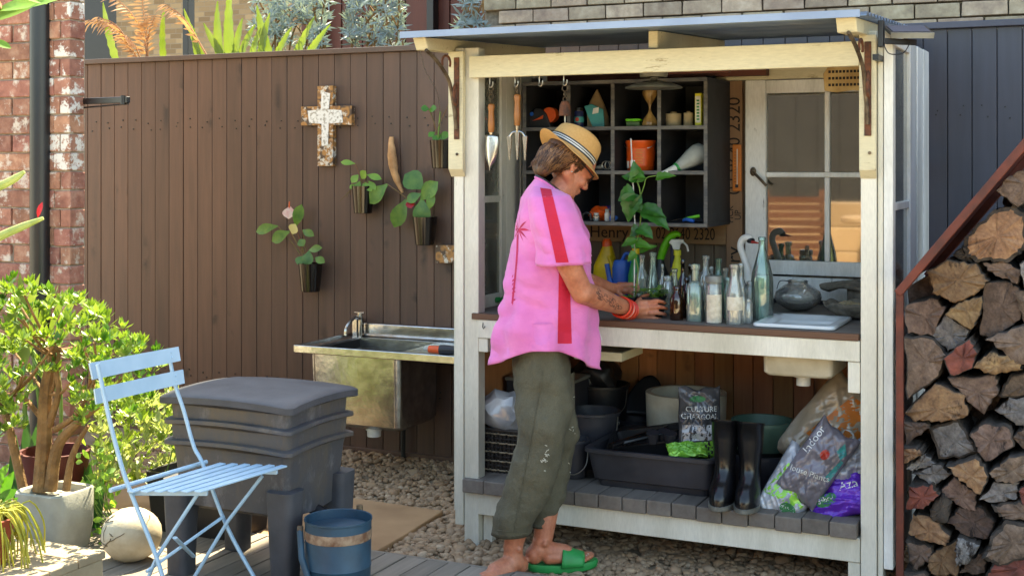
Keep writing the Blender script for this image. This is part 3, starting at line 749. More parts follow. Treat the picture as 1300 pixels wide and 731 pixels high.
m = MB(); m.box(b.x-.014, b.x+.014, b.y-.02, b.y+.03, b.z, b.z+.135); m.build('carton', 'label_yellow', o, bevel=.002)
m = MB(); m.box(b.x-.011, b.x+.011, b.y-.0215, b.y-.0205, b.z+.012, b.z+.123); m.build('printed_label', 'label_white', o)
for k in range(7):
    m = MB(); m.box(b.x-.006, b.x+.006, b.y-.0228, b.y-.0218, b.z+.022+k*.013, b.z+.03+k*.013); m.build('printed_mark', 'green_print', o)
# row two
b = at(686, 1, .60); o = thing('terracotta_block', 'two small terracotta blocks stacked behind the hat', 'block', b)
for k in range(2):
    m = MB(); m.box(b.x-.022+k*.006, b.x+.03+k*.004, b.y-.02, b.y+.03, b.z+k*.028, b.z+k*.028+.0265); m.build('block', 'terracotta', o, bevel=.004)
b = at(769, 1, .585); m = MB()
for a_ in (0, .9):
    m.tube([b+V((.018*math.cos(t_)*math.cos(a_)+a_*.012, .01*math.cos(t_)*math.sin(a_), .022+.018*math.sin(t_))) for t_ in np.linspace(0, 6.283, 17)], .0018, 6)
m.ell(b+V((-.03, .01, .012)), (.02, .014, .012), sub=2, jit=.3)
single('wire_coil', 'small coil of garden wire in the pigeonhole beside the bucket', 'wire', m, 'steel_hook', b)
b = at(813.5, 1, .65); o = thing('orange_bucket', 'orange plastic tub with label in the pigeonhole', 'bucket', b)
m = MB(); m.lathe([(.055, 0), (.058, .004), (.063, .115), (.066, .118), (.066, .128), (.060, .13), (.0, .125)], b, 28); m.build('tub', 'plastic_orange', o, smooth=True, ang=50)
m = MB(); m.lathe([(.0605, .02), (.0632, .095)], b, 28, cap=False); lb = m.build('label_band', 'plastic_orange', o, smooth=True)
for k in range(6):
    a = -1.62+.0; ww = (.26, .2, .3, .22, .28, .2)[k]
    m = MB()
    m.grid(lambda u, v: b+V((.0641*math.cos(-1.35+ww*(u-.5)*2), .0641*math.sin(-1.35+ww*(u-.5)*2), .03+k*.011+.006*v)), 8, 2); m.build('printed_line', 'orange_print', o)
m = MB(); m.grid(lambda u, v: b+V((.0645*math.cos(-2.25+.14*(u-.5)*2), .0645*math.sin(-2.25+.14*(u-.5)*2), .01+.03*v)), 8, 2); m.build('price_sticker', 'label_white', o)
m = MB(); m.tube([b+V((-.066*math.cos(t_), -.02-.03*math.sin(t_), .11-.02*math.sin(t_))) for t_ in np.linspace(0, math.pi, 15)], .0018, 6); m.build('handle', 'steel_hook', o)
# pointed squeeze bottle lying down
p0 = PY(838, 222, .53); p1 = PY(858, 214, .57); p2 = PY(892, 192, .66); ax = (p2-p1); o = thing('squeeze_bottle', 'white teardrop squeeze bottle with green ring lying in the pigeonhole', 'bottle', V((p2.x, .64, floor(1))))
def along(a, q, prof, n=22):
    a, q = V(a), V(q); m_ = frame(q-a); L = (q-a).length; return MB().lathe([(r_, z_*L) for r_, z_ in prof], a, n, m=m_)
L = ax.length
along(p0, p1, [(.008, 0), (.010, .1), (.018, 1)]).build('nozzle', 'plastic_white', o, smooth=True)
along(p1, p1+ax*.06, [(.02, 0), (.022, .5), (.022, 1)]).build('collar', 'plastic_green', o, smooth=True)
along(p1+ax*.06, p2+ax*.12, [(.022, 0), (.028, .2), (.040, .5), (.045, .72), (.04, .88), (.02, .98), (.0, 1)]).build('body', 'plastic_grey', o, smooth=True, ang=70)
# bottom row clutter
def jar(px, row, Y, r_, h, mt, nm, lab, cap=None):
    b = at(px, row, Y); o = thing(nm, lab, 'jar', b); MB().lathe([(r_*.9, 0), (r_, .003), (r_, h*.75), (r_*.7, h*.85), (r_*.7, h)], b, 18).build('body', mt, o, smooth=True)
    if cap: MB().lathe([(r_*.78, h*.86), (r_*.78, h*1.15), (r_*.5, h*1.17)], b, 14).build('cap', cap, o, smooth=True)
jar(757, 2, .585, .014, .03, 'glass_clear', 'small_jar', 'tiny clear jar beside the orange glove', 'plastic_white')
jar(771, 2, .60, .012, .045, 'label_white', 'small_jar', 'tiny pale vial leaning by the orange glove', 'plastic_grey')
b = at(762, 2, .64); m = MB(); m.ell(b+V((0, 0, .03)), (.045, .03, .03), jit=.5, seed=2, sub=3); m.cur = 1; m.ell(b+V((.025, .02, .04)), (.03, .025, .028), jit=.5, seed=4, sub=3)
single('work_glove', 'crumpled orange and purple glove in the bottom pigeonhole', 'glove', m, ['plastic_orange', 'purple_cloth'], b, smooth=True)
b = at(745, 2, .575); m = MB(); m.tube([b+V((-.02, 0, .002)), b+V((-.018, 0, .028)), b+V((0, 0, .036)), b+V((.016, 0, .03)), b+V((.02, 0, .002))], .006, 8)
single('pipe_clip', 'black arched pipe clip in the bottom pigeonhole', 'clip', m, 'plastic_black', b, smooth=True)
for px, Y, lab in ((779, .57, 'blue hose connector beside the orange glove'), (832, .60, 'blue hose connector behind the vine leaves')):
    b = at(px, 2, Y); o = thing('hose_connector', lab, 'connector', b, 'blue hose connectors'); c0 = b+V((0, 0, .0155))
    MB().tube([c0+V((.003, -.018, 0)), c0+V((0, .012, 0))], .0155, 16).build('ring', 'plastic_blue', o, smooth=True)
    MB().tube([c0+V((.0032, -.0195, 0)), c0+V((.003, -.0182, 0))], .007, 12).build('hole', 'plastic_navy', o)
b = at(868, 2, .59); o = thing('secateurs', 'secateurs with blue and green grips in the bottom pigeonhole', 'secateurs', b)
MB().tube(smooth_path([b+V((-.05, -.01, .006)), b+V((-.01, 0, .015)), b+V((.03, .01, .012))]), [.005]*13, 8, flat=.5).build('blade', 'stainless', o, smooth=True)
MB().tube(smooth_path([b+V((0, .0, .012)), b+V((.03, .02, .022)), b+V((.06, .03, .028))]), .007, 8).build('grip', 'plastic_lime', o, smooth=True)
MB().tube(smooth_path([b+V((0, .0, .010)), b+V((.02, -.015, .014)), b+V((.05, -.02, .008))]), .008, 8).build('grip', 'plastic_blue', o, smooth=True)
b = at(882, 2, .60); m = MB()
for k in range(5): m.tube(smooth_path([b+V((-.035+k*.004, -.03+k*.012, .004)), b+V((-.01, -.01+k*.01, .01+.004*k)), b+V((.03, .0+k*.01, .005))]), .003, 6)
single('cable_ties', 'loose dark cable ties in the bottom pigeonhole', 'ties', m, 'plastic_black', b, smooth=True)
# grey pendant lamp hanging inside
lc = PY(830, 109, .30); o = thing('pendant_lamp', 'grey enamel dish lamp hanging under the shed roof', 'lamp', V((lc.x, .30, lc.z)))
MB().lathe([(.0, .022), (.03, .02), (.07, .012), (.112, -.004), (.116, -.010), (.110, -.012), (.07, -.004), (0, .0)], lc, 32).build('shade', 'enamel_grey', o, smooth=True, ang=60)
MB().lathe([(.015, .022), (.015, .032), (.055, .034), (.058, .06), (.02, .066), (.012, .067), (.012, 2.0)][:-1]+[(.006, .068), (.006, roofz(.3)-lc.z)], lc, 24).build('fitting', 'enamel_grey', o, smooth=True)
# hanging bell, trowel, hand fork
hp = HK[3]; o = thing('bell', 'small rusty bell hanging on rings from a hook', 'bell', hp+V((0, 0, -.16)))
def ring(c, r_, t_, ax=0): return MB().tube([V(c)+(V((r_*math.cos(a), 0, r_*math.sin(a))) if ax == 0 else V((0, r_*math.cos(a), r_*math.sin(a)))) for a in np.linspace(0, 6.2832, 17)], t_, 6)
ring(hp+V((0, 0, -.012)), .012, .0018).build('ring', 'old_iron', o); ring(hp+V((0, 0, -.036)), .010, .0018, 1).build('ring', 'old_iron', o); ring(hp+V((0, 0, -.055)), .008, .002).build('ring', 'old_iron', o)
MB().lathe([(.004, -.06), (.014, -.064), (.021, -.08), (.024, -.115), (.026, -.12), (.022, -.12), (.018, -.08), (.0, -.07)], hp, 20).build('dome', 'rust_iron', o, smooth=True)
MB().tube([hp+V((0, 0, -.08)), hp+V((0, 0, -.15))], .0025, 6).build('clapper', 'steel_hook', o)
def handle(o, top, h, r_=.0125):
    MB().lathe([(r_*.7, 0), (r_*1.05, -.004), (r_*1.15, -.014), (r_*.9, -.03), (r_, -.06), (r_*1.12, -.085), (r_*.95, -h+.004), (r_*.8, -h)], top, 18).build('handle', 'wood_handle', o, smooth=True, ang=60)
def chain(o, a, b_):
    n_ = 4
    for i in range(n_):
        c = lerp(a, b_, (i+.5)/n_); ring(c, (a-b_).length/n_*.62, .0016, i % 2).build('chain_link', 'old_iron', o)
tp = V((HK[0].x, .006, PY(621, 132, 0).z)); o = thing('garden_trowel', 'steel trowel with wooden handle hanging beside the left post', 'trowel', tp)
chain(o, HK[0]+V((0, 0, .002)), tp+V((0, 0, .004))); handle(o, tp, .115)
MB().tube([tp+V((0, 0, -.112)), tp+V((0, 0, -.135))], [.008, .006], 12).build('ferrule', 'stainless', o, smooth=True)
def blade(u, v):
    w = .034*(math.sin(min(1, (v*.75+.32))*math.pi)**.6) if v < .98 else .004
    x = (u-.5)*2; return tp+V((x*w, .018*(x*x)-.012-.004*v, -.125-.145*v))
MB().grid(blade, 13, 18).build('blade', 'stainless', o, smooth=True, ang=180, solid=.002)
tp = V((HK[1].x+.004, .006, PY(651, 120, 0).z)); o = thing('hand_fork', 'three pronged steel hand fork with wooden handle hanging under the beam', 'fork', tp)
chain(o, HK[1]+V((0, 0, .002)), tp+V((0, 0, .004))); handle(o, tp, .125)
MB().tube([tp+V((0, 0, -.122)), tp+V((0, 0, -.15))], [.008, .006], 12).build('ferrule', 'stainless', o, smooth=True)
MB().tube(smooth_path([tp+V((-.034, 0, -.168)), tp+V((-.02, 0, -.152)), tp+V((0, 0, -.148)), tp+V((.02, 0, -.152)), tp+V((.034, 0, -.168))]), .0045, 8).build('crosspiece', 'stainless', o, smooth=True)
for x in (-.034, 0, .034):
    m = MB(); z0 = -.15 if x == 0 else -.166
    m.hexa([tp+V((x-.002, -.002, -.262)), tp+V((x+.002, -.002, -.262)), tp+V((x+.002, .002, -.262)), tp+V((x-.002, .002, -.262)),
            tp+V((x-.010, -.004, z0)), tp+V((x+.010, -.004, z0)), tp+V((x+.010, .004, z0)), tp+V((x-.010, .004, z0))]); m.build('prong', 'stainless', o, bevel=.001)
# thermometer on the stencilled board
tb = PY(936, 243, .885); o = thing('thermometer', 'orange wall thermometer on the stencilled board', 'thermometer', tb)
m = MB(); m.box(tb.x-.02, tb.x+.02, .877, .8872, tb.z, tb.z+.205); m.build('plate', 'orange_print', o, bevel=.004)
MB().tube([(tb.x+.002, .876, tb.z+.03), (tb.x+.002, .876, tb.z+.185)], .0022, 6).build('tube', 'label_white', o)
for k in range(11):
    m = MB(); m.box(tb.x-.012, tb.x-.003, .876, .8768, tb.z+.04+k*.013, tb.z+.042+k*.013); m.build('scale_mark', 'black_print', o)
m = MB(); m.box(tb.x-.007, tb.x+.007, .8755, .8768, tb.z+.016, tb.z+.03); m.build('bulb_window', 'black_print', o)
# ------------------------------------------------------------------ the bench: bottles
BZ = .9205
BOT = {'beer': [(.5, 0), (.52, .02), (.52, .5), (.46, .6), (.22, .72), (.18, .9), (.22, .91), (.22, .97), (.16, 1)],
       'short': [(.5, 0), (.52, .02), (.52, .62), (.42, .74), (.26, .8), (.26, .9), (.32, .91), (.32, .98), (.26, 1)],
       'milk': [(.5, 0), (.52, .02), (.52, .48), (.42, .62), (.25, .82), (.25, .92), (.31, .93), (.31, .99), (.25, 1)],
       'round': [(.5, 0), (.52, .03), (.52, .52), (.48, .62), (.26, .72), (.2, .78), (.2, .92), (.25, .93), (.25, .99), (.2, 1)],
       'cone': [(.5, 0), (.53, .03), (.5, .25), (.36, .5), (.22, .75), (.2, .92), (.26, .93), (.26, .99), (.2, 1)],
       'square': [(.5, 0), (.52, .02), (.52, .6), (.4, .68), (.22, .71), (.2, .9), (.27, .91), (.27, .99), (.22, 1)],
       'tall': [(.48, 0), (.5, .02), (.5, .46), (.46, .56), (.3, .72), (.17, .86), (.15, .95), (.18, .955), (.18, .99), (.15, 1)],
       'jar': [(.5, 0), (.52, .03), (.52, .8), (.44, .86), (.46, .87), (.46, .98), (.42, 1)]}
def bottle(px, top, Y, wpx, mt, kind, lab, sq=0, n=24, label_=None, cap=None, lh=(.2, .5)):
    p = PZ(px, 400, BZ); p = V((PY(px, 390, Y).x, Y, BZ)); k = mpp(p); h = PY(px, top, Y).z-BZ; w = wpx*k
    o = thing('glass_'+('jar' if kind == 'jar' else 'bottle'), lab, 'jar' if kind == 'jar' else 'bottle', p, 'old glass on the bench')
    prof = BOT[kind]; outer = [(r_*w, z_*h) for r_, z_ in prof]
    inner = [(max(.001, r_*w-.0022), max(.004, z_*h)) for r_, z_ in reversed(prof)]
    MB().lathe(outer+inner, p, n, sq=sq).build('body', mt, o, smooth=True, ang=50)
    if label_:
        r_ = .52*w+.0006; a0 = -math.pi/2+R(25)
        MB().grid(lambda u, v: p+V((r_*math.cos(a0+(u-.5)*2.2), r_*math.sin(a0+(u-.5)*2.2), h*(lh[0]+(lh[1]-lh[0])*v))), 12, 6).build('paper_label', label_, o, smooth=True)
    if cap: MB().lathe([(w*.50, h*.87), (w*.54, h*.875), (w*.54, h*1.0), (w*.5, h*1.02), (0, h*1.02)], p, 24).build('lid', cap, o, smooth=True)
    return o
g = NG('flaky_label'); n_ = g.noise(45, 6, .7); g.fin(g.ramp(n_, [(.35, 'd4cfc0'), (.55, 'c2b9a4'), (.75, 'a09a8c')]), .8)
bottle(859, 363, .12, 16, 'glass_amber', 'short', 'short amber glass bottle in the front row')
bottle(867, 329, .30, 14, 'glass_brown', 'beer', 'dark brown long necked bottle')
bottle(856, 341, .36, 14, 'glass_clear', 'milk', 'small clear bottle behind the short amber one')
bottle(883, 335, .12, 19.5, 'glass_aqua', 'square', 'square shouldered pale aqua bottle', sq=5)
bottle(896, 324, .42, 19, 'glass_clear', 'round', 'round shouldered clear bottle behind the aqua ones')
bottle(912, 328, .36, 18, 'glass_teal', 'round', 'bright teal glass bottle')
bottle(906, 351, .09, 20, 'glass_clear', 'jar', 'clear jar with grey lid and flaking paper label', label_='flaky_label', cap='enamel_grey', lh=(.02, .62))
bottle(932.5, 335, .09, 21, 'glass_clear', 'milk', 'clear milk bottle with torn paper label', label_='flaky_label', lh=(.24, .46))
bottle(941, 334, .30, 15, 'glass_clear', 'beer', 'clear narrow necked bottle behind the milk bottle')
bottle(949, 379, .14, 13, 'glass_clear', 'jar', 'little clear ribbed jar beside the tall bottle')
bottle(955, 357, .30, 16, 'glass_clear', 'jar', 'wider clear jar below the swan')
bottle(967.6, 300.7, .27, 28, 'glass_aqua', 'tall', 'tallest bottle, pale green glass with long neck')
bottle(876, 335, .48, 11, 'glass_brown', 'beer', 'slim brown bottle at the back')
bottle(815, 323, .50, 17, 'glass_clear', 'round', 'clear round bottle behind the seedling pots')
bottle(829, 320, .46, 18, 'glass_aqua', 'cone', 'conical aqua bottle behind the seedling pots')
bottle(841, 335, .44, 10, 'glass_clear', 'beer', 'thin clear bottle beside the seedling pots')
for px, tp, Y_, w_, mt_, kd, lb in ((889, 345, .55, 13, 'glass_amber', 'beer', 'amber bottle hidden at the back between clear ones'), (903, 338, .58, 14, 'glass_clear', 'beer', 'clear long necked bottle at the back wall'), (921, 340, .52, 15, 'glass_clear', 'square', 'squat clear flask behind the jar'), (924, 352, .24, 13, 'glass_aqua', 'short', 'short aqua bottle between jar and milk bottle'),
        (872, 352, .2, 12, 'glass_brown', 'short', 'short brown bottle beside the square aqua one'), (848, 350, .3, 14, 'glass_clear', 'jar', 'clear jar right behind the seedling pot'), (895, 352, .2, 13, 'glass_clear', 'short', 'short clear bottle beside the square aqua one'), (942, 362, .12, 12, 'glass_clear', 'short', 'short clear bottle beside the milk bottle')): bottle(px, tp, Y_, w_, mt_, kd, lb)
# yellow jug
b = V((PY(768, 380, .78).x, .78, BZ)); k = mpp(b); o = thing('yellow_jug', 'yellow plastic fertiliser jug with orange cap', 'jug', b)
hh = PY(768, 312, .78).z-BZ
m = MB(); m.grid(lambda u, v: b+V(((.052*(1-.62*max(0, v-.62)*2.6)*math.copysign(abs(math.cos(u*6.283))**.6, math.cos(u*6.283)))+.02*max(0, v-.4), (.04*(1-.55*max(0, v-.62)*2.6))*math.copysign(abs(math.sin(u*6.283))**.6, math.sin(u*6.283)), hh*v)), 32, 14, True); m.build('body', 'plastic_yellow', o, smooth=True, ang=70)
MB().tube(smooth_path([b+V((.03, -.035, hh*.82)), b+V((.052, -.045, hh*.6)), b+V((.048, -.042, hh*.35))]), .009, 10).build('handle', 'plastic_yellow', o, smooth=True)
MB().lathe([(.016, 0), (.022, .002), (.022, .022), (.018, .028), (.016, .036), (0, .037)], b+V((.01, 0, hh-.004)), 18).build('cap', 'plastic_orange', o, smooth=True)
# blue watering can
b = V((PY(789, 380, .66).x, .66, BZ)); o = thing('watering_can', 'small blue plastic watering can beside the yellow jug', 'watering can', b); hh = PY(789, 330, .66).z-BZ
MB().lathe([(.034, 0), (.036, .004), (.042, hh*.8), (.036, hh*.95), (.03, hh), (.028, hh*.9), (.03, .01)], b, 24, sx=1.0, sy=.8).build('body', 'plastic_blue', o, smooth=True, ang=60)
MB().tube(smooth_path([b+V((-.03, -.005, .03)), b+V((-.05, -.01, hh*.5)), b+V((-.064, -.012, hh*.9))]), [.014]*7+[.011]*6, 12).build('spout', 'plastic_blue', o, smooth=True)
MB().tube(smooth_path([b+V((.0, 0, hh*.95)), b+V((.02, 0, hh*1.15)), b+V((.045, 0, hh*1.08)), b+V((.048, 0, hh*.6))]), .008, 10).build('handle', 'plastic_blue', o, smooth=True)
# green trigger spray
def trigger(px, topy, Y, body, neck, head, trig, lab, hb):
    b = V((PY(px, 380, Y).x, Y, BZ)); o = thing('spray_bottle', lab, 'spray bottle', b); H = PY(px, topy, Y).z-BZ; hb = H-.072
    MB().lathe([(.03, 0), (.033, .004), (.033, hb*.55), (.026, hb*.72), (.013, hb*.95), (.012, hb)], b, 24).build('body', body, o, smooth=True, ang=60)
    MB().lathe([(.016, hb), (.016, hb+.022), (.012, hb+.024)], b, 18).build('neck', neck, o, smooth=True)
    z = hb+.024
    m = MB(); m.prism([(-.014, .0), (.014, .0), (.018, .026), (.032, .03), (.032, .046), (-.022, .046), (-.034, .03), (-.02, .02)], b+V((0, -.012, z)), V((.94, .34, 0)), (0, 0, 1), V((-.34, .94, 0)), .024); m.build('head', head, o, bevel=.005)
    e = V((.94, .34, 0)); MB().tube(smooth_path([b+e*.022+V((0, 0, H-.012)), b+e*.04+V((0, 0, H-.03)), b+e*.046+V((0, 0, H-.055))]), .0045, 8).build('trigger', trig, o, smooth=True)
trigger(807, 301, .62, 'plastic_green', 'plastic_yellow', 'plastic_green', 'plastic_yellow', 'green trigger spray bottle with yellow neck behind the vine', .62)
trigger(860, 303, .70, 'label_yellow', 'label_yellow', 'plastic_white', 'plastic_white', 'yellow spray bottle with white trigger behind the brown bottles', .55)
b = V((PY(848, 385, .74).x, .74, BZ)); o = thing('green_sprayer', 'lime green curved sprayer handle with black base', 'sprayer', b); q = [PY(*a, .74) for a in ((838, 330), (843, 315), (850, 302), (858, 297), (864, 299))]
MB().tube(smooth_path(q), rrange([.016, .019, .018, .014, .008], 25), 12).build('handle', 'plastic_lime', o, smooth=True)
MB().lathe([(.035, 0), (.038, .004), (.038, q[0].z-BZ-.06), (.02, q[0].z-BZ-.02), (.017, q[0].z-BZ+.004)], V((q[0].x, .74, BZ)), 20).build('tank', 'plastic_black', o, smooth=True)
MB().tube([V((q[2].x+.012, .75, q[2].z-.13)), V((q[2].x+.014, .75, q[2].z-.03))], .012, 12).build('grip', 'plastic_navy', o, smooth=True)
# swan
q = [PY(*a, .62) for a in ((952, 392), (951, 362), (949, 342), (944, 326), (940, 313), (943, 304), (950, 301.5), (955, 304))]
o = thing('swan_ornament', 'white swan ornament with curved neck and red beak', 'ornament', V((q[0].x, .62, BZ)))
MB().tube(smooth_path(q), rrange([.028, .022, .016, .0135, .014, .0145, .016, .011], 43), 14).build('neck', 'white_gloss', o, smooth=True)
h = PY(951, 304.5, .62); MB().tube([h, PY(956, 306, .61)], [.014, .011], 12).build('mask', 'plastic_black', o, smooth=True)
MB().tube([PY(955, 307, .61), PY(964, 309, .60)], [.011, .004], 12, flat=.6).build('beak', 'plastic_red', o, smooth=True)
MB().ell(V((q[0].x, .66, BZ+.045)), (.07, .1, .047), sub=3).build('body', 'white_gloss', o, smooth=True)
# seedling pots with stake and vine
sp = V((PY(800, 398, .19).x, .19, BZ)); k = mpp(sp)
def sqpot(b, w, h, mt, o, soil=True):
    MB().lathe([(w*.78, 0), (w*.8, .002), (w*.97, h*.9), (w*1.06, h*.9), (w*1.06, h), (w*.93, h), (w*.9, h*.85), (w*.6, h*.84)], b, 24, sq=7).build('pot', mt, o, smooth=True, ang=40)
    MB().lathe([(.0, h*.86), (w*.9, h*.86), (w*.88, h*.84)], b, 24, sq=7, cap=False).build('soil', 'potting_soil', o)
rl = random.Random(21)
vb = V((PY(799, 398, .21).x, .21, BZ)); vine = thing('vine_pot', 'tall leafy vine on a white stake in a small black pot', 'potted plant', vb); sqpot(vb, .036, .072, 'plastic_black', vine)
sb = V((PY(828, 398, .19).x, .19, BZ)); sl = thing('seedling_pot', 'black square pot of low green seedlings held by the person', 'potted plant', sb); sqpot(sb, .046, .08, 'plastic_black', sl)
s0 = PY(809, 372, .21); s1 = PY(801, 176, .23); s0 = V((vb.x+.02, .21, BZ+.05))
MB().tube([s0, PY(806, 280, .22), s1], .0026, 8).build('stake', 'plastic_white', vine)
tag_ = MB(); pt = PY(803, 208, .222); tag_.box(pt.x-.008, pt.x+.01, pt.y-.001, pt.y+.001, pt.z-.012, pt.z+.014); tag_.build('plant_tag', 'label_white', vine)
vp = smooth_path([s0, PY(810, 345, .21), PY(806, 320, .2), PY(812, 290, .21), PY(814, 262, .2), PY(812, 240, .2), PY(807, 226, .2)])
MB().tube(vp, .0028, 6).build('stem', 'stem_green', vine, smooth=True)
MB().tube(smooth_path([PY(813, 250, .2), PY(818, 235, .19), PY(821, 226, .19), PY(833, 223, .19)]), .002, 6).build('stem', 'stem_green', vine, smooth=True)
def bigleaf(parent, tip, base, wpx, mt, face=V((.3, -.9, .5)), Y=.19, name='leaf', curl=.15):
    a = PY(*base, Y); e = PY(*tip, Y-.02); L = (e-a).length; w = wpx*mpp(a)
    d_ = (e-a).normalized(); x_ = d_.cross(face).normalized(); n_ = x_.cross(d_).normalized(); ph = a.x*90; vs = []; W_ = (.10, .62, .92, 1.0, .82, .90, .66, .60, .36, .22, .02); k_ = len(W_)
    for i, ww in enumerate(W_):
        t_ = i/(k_-1); c_ = a+d_*(L*1.12*t_)-n_*(curl*1.6*L*t_*t_)+x_*(w*.06*math.sin(t_*4+ph))
        for s_ in (-1, -.5, 0, .5, 1): vs.append(c_+x_*(s_*w*.5*ww)+n_*(abs(s_)*.22*w*ww+.05*w*math.sin(i*1.7+s_*3+ph)*abs(s_))-d_*(.08*L*abs(s_)*(1-t_) if i else -.0))
    m = MB(); m.add(vs, [(i*5+j, i*5+j+1, i*5+j+6, i*5+j+5) for i in range(k_-1) for j in range(4)]); return m.build(name, mt, parent, smooth=True, ang=180)
for tip, base, w in (((806, 208), (808, 232), 22), ((792, 222), (810, 228), 18), ((816, 224), (806, 222), 14), ((853, 222), (833, 225), 13), ((786, 252), (806, 246), 26), ((797, 278), (806, 246), 28), ((846, 285), (817, 266), 26), ((841, 272), (815, 264), 18),
                     ((800, 298), (812, 290), 16), ((826, 300), (812, 288), 20), ((790, 310), (808, 305), 14), ((824, 312), (808, 308), 14), ((830, 312), (812, 318), 11), ((797, 330), (808, 322), 12), ((812, 250), (806, 268), 18)):
    bigleaf(vine, tip, base, w, 'leaf_deep' if w > 15 else 'leaf_mid')
for i in range(34):
    b = sb+V((rl.uniform(-.036, .036), rl.uniform(-.03, .03), .068)); a = rl.uniform(0, 6.28); d = V((math.cos(a)*.8, math.sin(a)*.8, rl.uniform(.4, 1.2))).normalized()
    m = MB(); st = b+d*rl.uniform(.03, .055); m.tube([b, st], .0012, 5, cap=False); m.leaf(st, d+V((math.cos(a)*.6, math.sin(a)*.6, -.3)), rl.uniform(.034, .05), rl.uniform(.024, .034), UP, .3, .1, 4); m.build('leaf', 'leaf_soft' if i % 3 else 'leaf_mid', sl, smooth=True, ang=180)
for i in range(7):
    b = vb+V((rl.uniform(-.02, .03), rl.uniform(-.02, .02), .06)); m = MB(); a = rl.uniform(0, 6.28); m.leaf(b, V((math.cos(a), math.sin(a), .9)), .04, .012, UP, .3, .1, 4); m.build('leaf', 'leaf_soft', vine, smooth=True)
# glass lampshade, shell bowl with bracket fungus
b = V((PY(1013, 388, .62).x, .62, BZ)); k = mpp(b); w = 30*k; o = thing('glass_lampshade', 'grey glass lampshade, flattened globe lying on the bench', 'lampshade', b)
prof = [(w*.2, 0), (w*.55, .01), (w*.9, .035), (w, .058), (w*.92, .08), (w*.6, .104), (w*.42, .112), (w*.40, .118), (w*.44, .124), (w*.41, .126), (w*.37, .116), (w*.55, .10), (w*.88, .078), (w*.95, .058), (w*.85, .037), (w*.5, .013), (.001, .006)]
MB().lathe(prof, b, 36).build('globe', 'glass_smoke', o, smooth=True, ang=70)
MB().tube(smooth_path([b+V((-.08, -.03, .09)), b+V((-.06, -.05, .125)), b+V((-.02, -.03, .118)), b+V((.0, 0, .09)), b+V((.01, -.02, .05))]), .0018, 6).build('flex', 'plastic_black', o)
b = V((PY(1090, 396, .47).x, .47, BZ)); o = thing('shell_bowl', 'rough grey bowl with jagged rim beside the inset sink', 'bowl', b)
MB().grid(lambda u, v: b+V(((.06+.075*v**.7)*math.cos(u*6.283), (.05+.065*v**.7)*math.sin(u*6.283), .002+.058*v+.01*v*math.sin(u*40)*math.sin(u*13))), 60, 7, True).add([b+V((.06*math.cos(a), .05*math.sin(a), .003)) for a in np.linspace(0, 6.283, 24, False)], [tuple(range(24))]).build('bowl', 'lizard_bark', o, smooth=True, solid=.006)
m = MB()
for i in range(26): m.ell(b+V((rl.uniform(-.08, .08), rl.uniform(-.07, .07), .035+rl.uniform(0, .02))), (rl.uniform(.012, .022), .014, .012), sub=2, jit=.4, seed=i)
m.build('shells', 'twine', o, smooth=True)
c = V((PY(1085, 366, .74).x, .74, PY(1085, 366, .74).z)); o2 = thing('bracket_fungus', 'grey dried bracket fungus slab standing behind the shell bowl', 'fungus', V((c.x+.02, .74, BZ)))
MB().grid(lambda u, v: c+V((.13*math.cos(u*6.283)*v*(1+.16*math.sin(u*31)), .07*math.sin(u*6.283)*v*(1+.1*math.sin(u*17)), .03-.03*v+.01*math.sin(u*20)*v)), 48, 6, True).build('cap', 'lizard_bark', o2, smooth=True, solid=.016)
MB().tube([V((c.x+.02, .74, BZ)), V((c.x+.03, .74, c.z+.01))], [.05, .06], 14).build('stalk', 'lizard_bark', o2, smooth=True)
# sink let into the bench
x0, x1, y0, y1 = 1.135, 1.436, .04, .40
sk = thing('inset_sink', 'white enamel sink let into the bench beside the bottles', 'sink', (1.285, .22, BZ))
def ringpts(x0, x1, y0, y1, r_, z): return [(x0+r_*(1-math.cos(a)) if q in (0, 3) else x1-r_*(1-math.cos(a)), 0, 0) for q in range(4) for a in (0,)]
def rrect(x0, x1, y0, y1, r_, n_=5):
    out = []
    for cx_, cy_, a0 in ((x1-r_, y1-r_, 0), (x0+r_, y1-r_, 90), (x0+r_, y0+r_, 180), (x1-r_, y0+r_, 270)):
        out += [(cx_+r_*math.cos(R(a0+90*i/n_)), cy_+r_*math.sin(R(a0+90*i/n_))) for i in range(n_+1)]
    return out
def loft(levels, name, mt, par, **kw):
    m = MB(); vs = []; n_ = len(levels[0][0])
    for poly, z in levels: vs += [(p[0], p[1], z) for p in poly]
    fs = [(i*n_+j, i*n_+(j+1) % n_, (i+1)*n_+(j+1) % n_, (i+1)*n_+j) for i in range(len(levels)-1) for j in range(n_)]
    fs += [tuple(range(n_-1, -1, -1)), tuple(range((len(levels)-1)*n_, len(levels)*n_))]
    return m.add(vs, fs).build(name, mt, par, smooth=True, ang=45, **kw)
loft([(rrect(x0+.004, x1-.004, y0+.004, y1-.004, .02), BZ+.0005), (rrect(x0, x1, y0, y1, .022), BZ+.003), (rrect(x0, x1, y0, y1, .022), BZ+.010), (rrect(x0+.004, x1-.004, y0+.004, y1-.004, .02), BZ+.014),
      (rrect(x0+.035, x1-.035, y0+.035, y1-.045, .03), BZ+.011), (rrect(x0+.045, x1-.045, y0+.045, y1-.055, .03), BZ+.002)], 'rim', 'enamel_white', sk)
zb0 = PY(1010, 479, .09).z; xb0 = PY(967, 470, .09).x; xb1 = PY(1058, 470, .09).x
loft([(rrect(xb0+.015, xb1-.015, .105, .37, .02), zb0), (rrect(xb0+.004, xb1-.004, .093, .38, .02), zb0+.012), (rrect(xb0, xb1, .09, .385, .02), .8965)], 'bowl', 'ceramic_cream', sk)
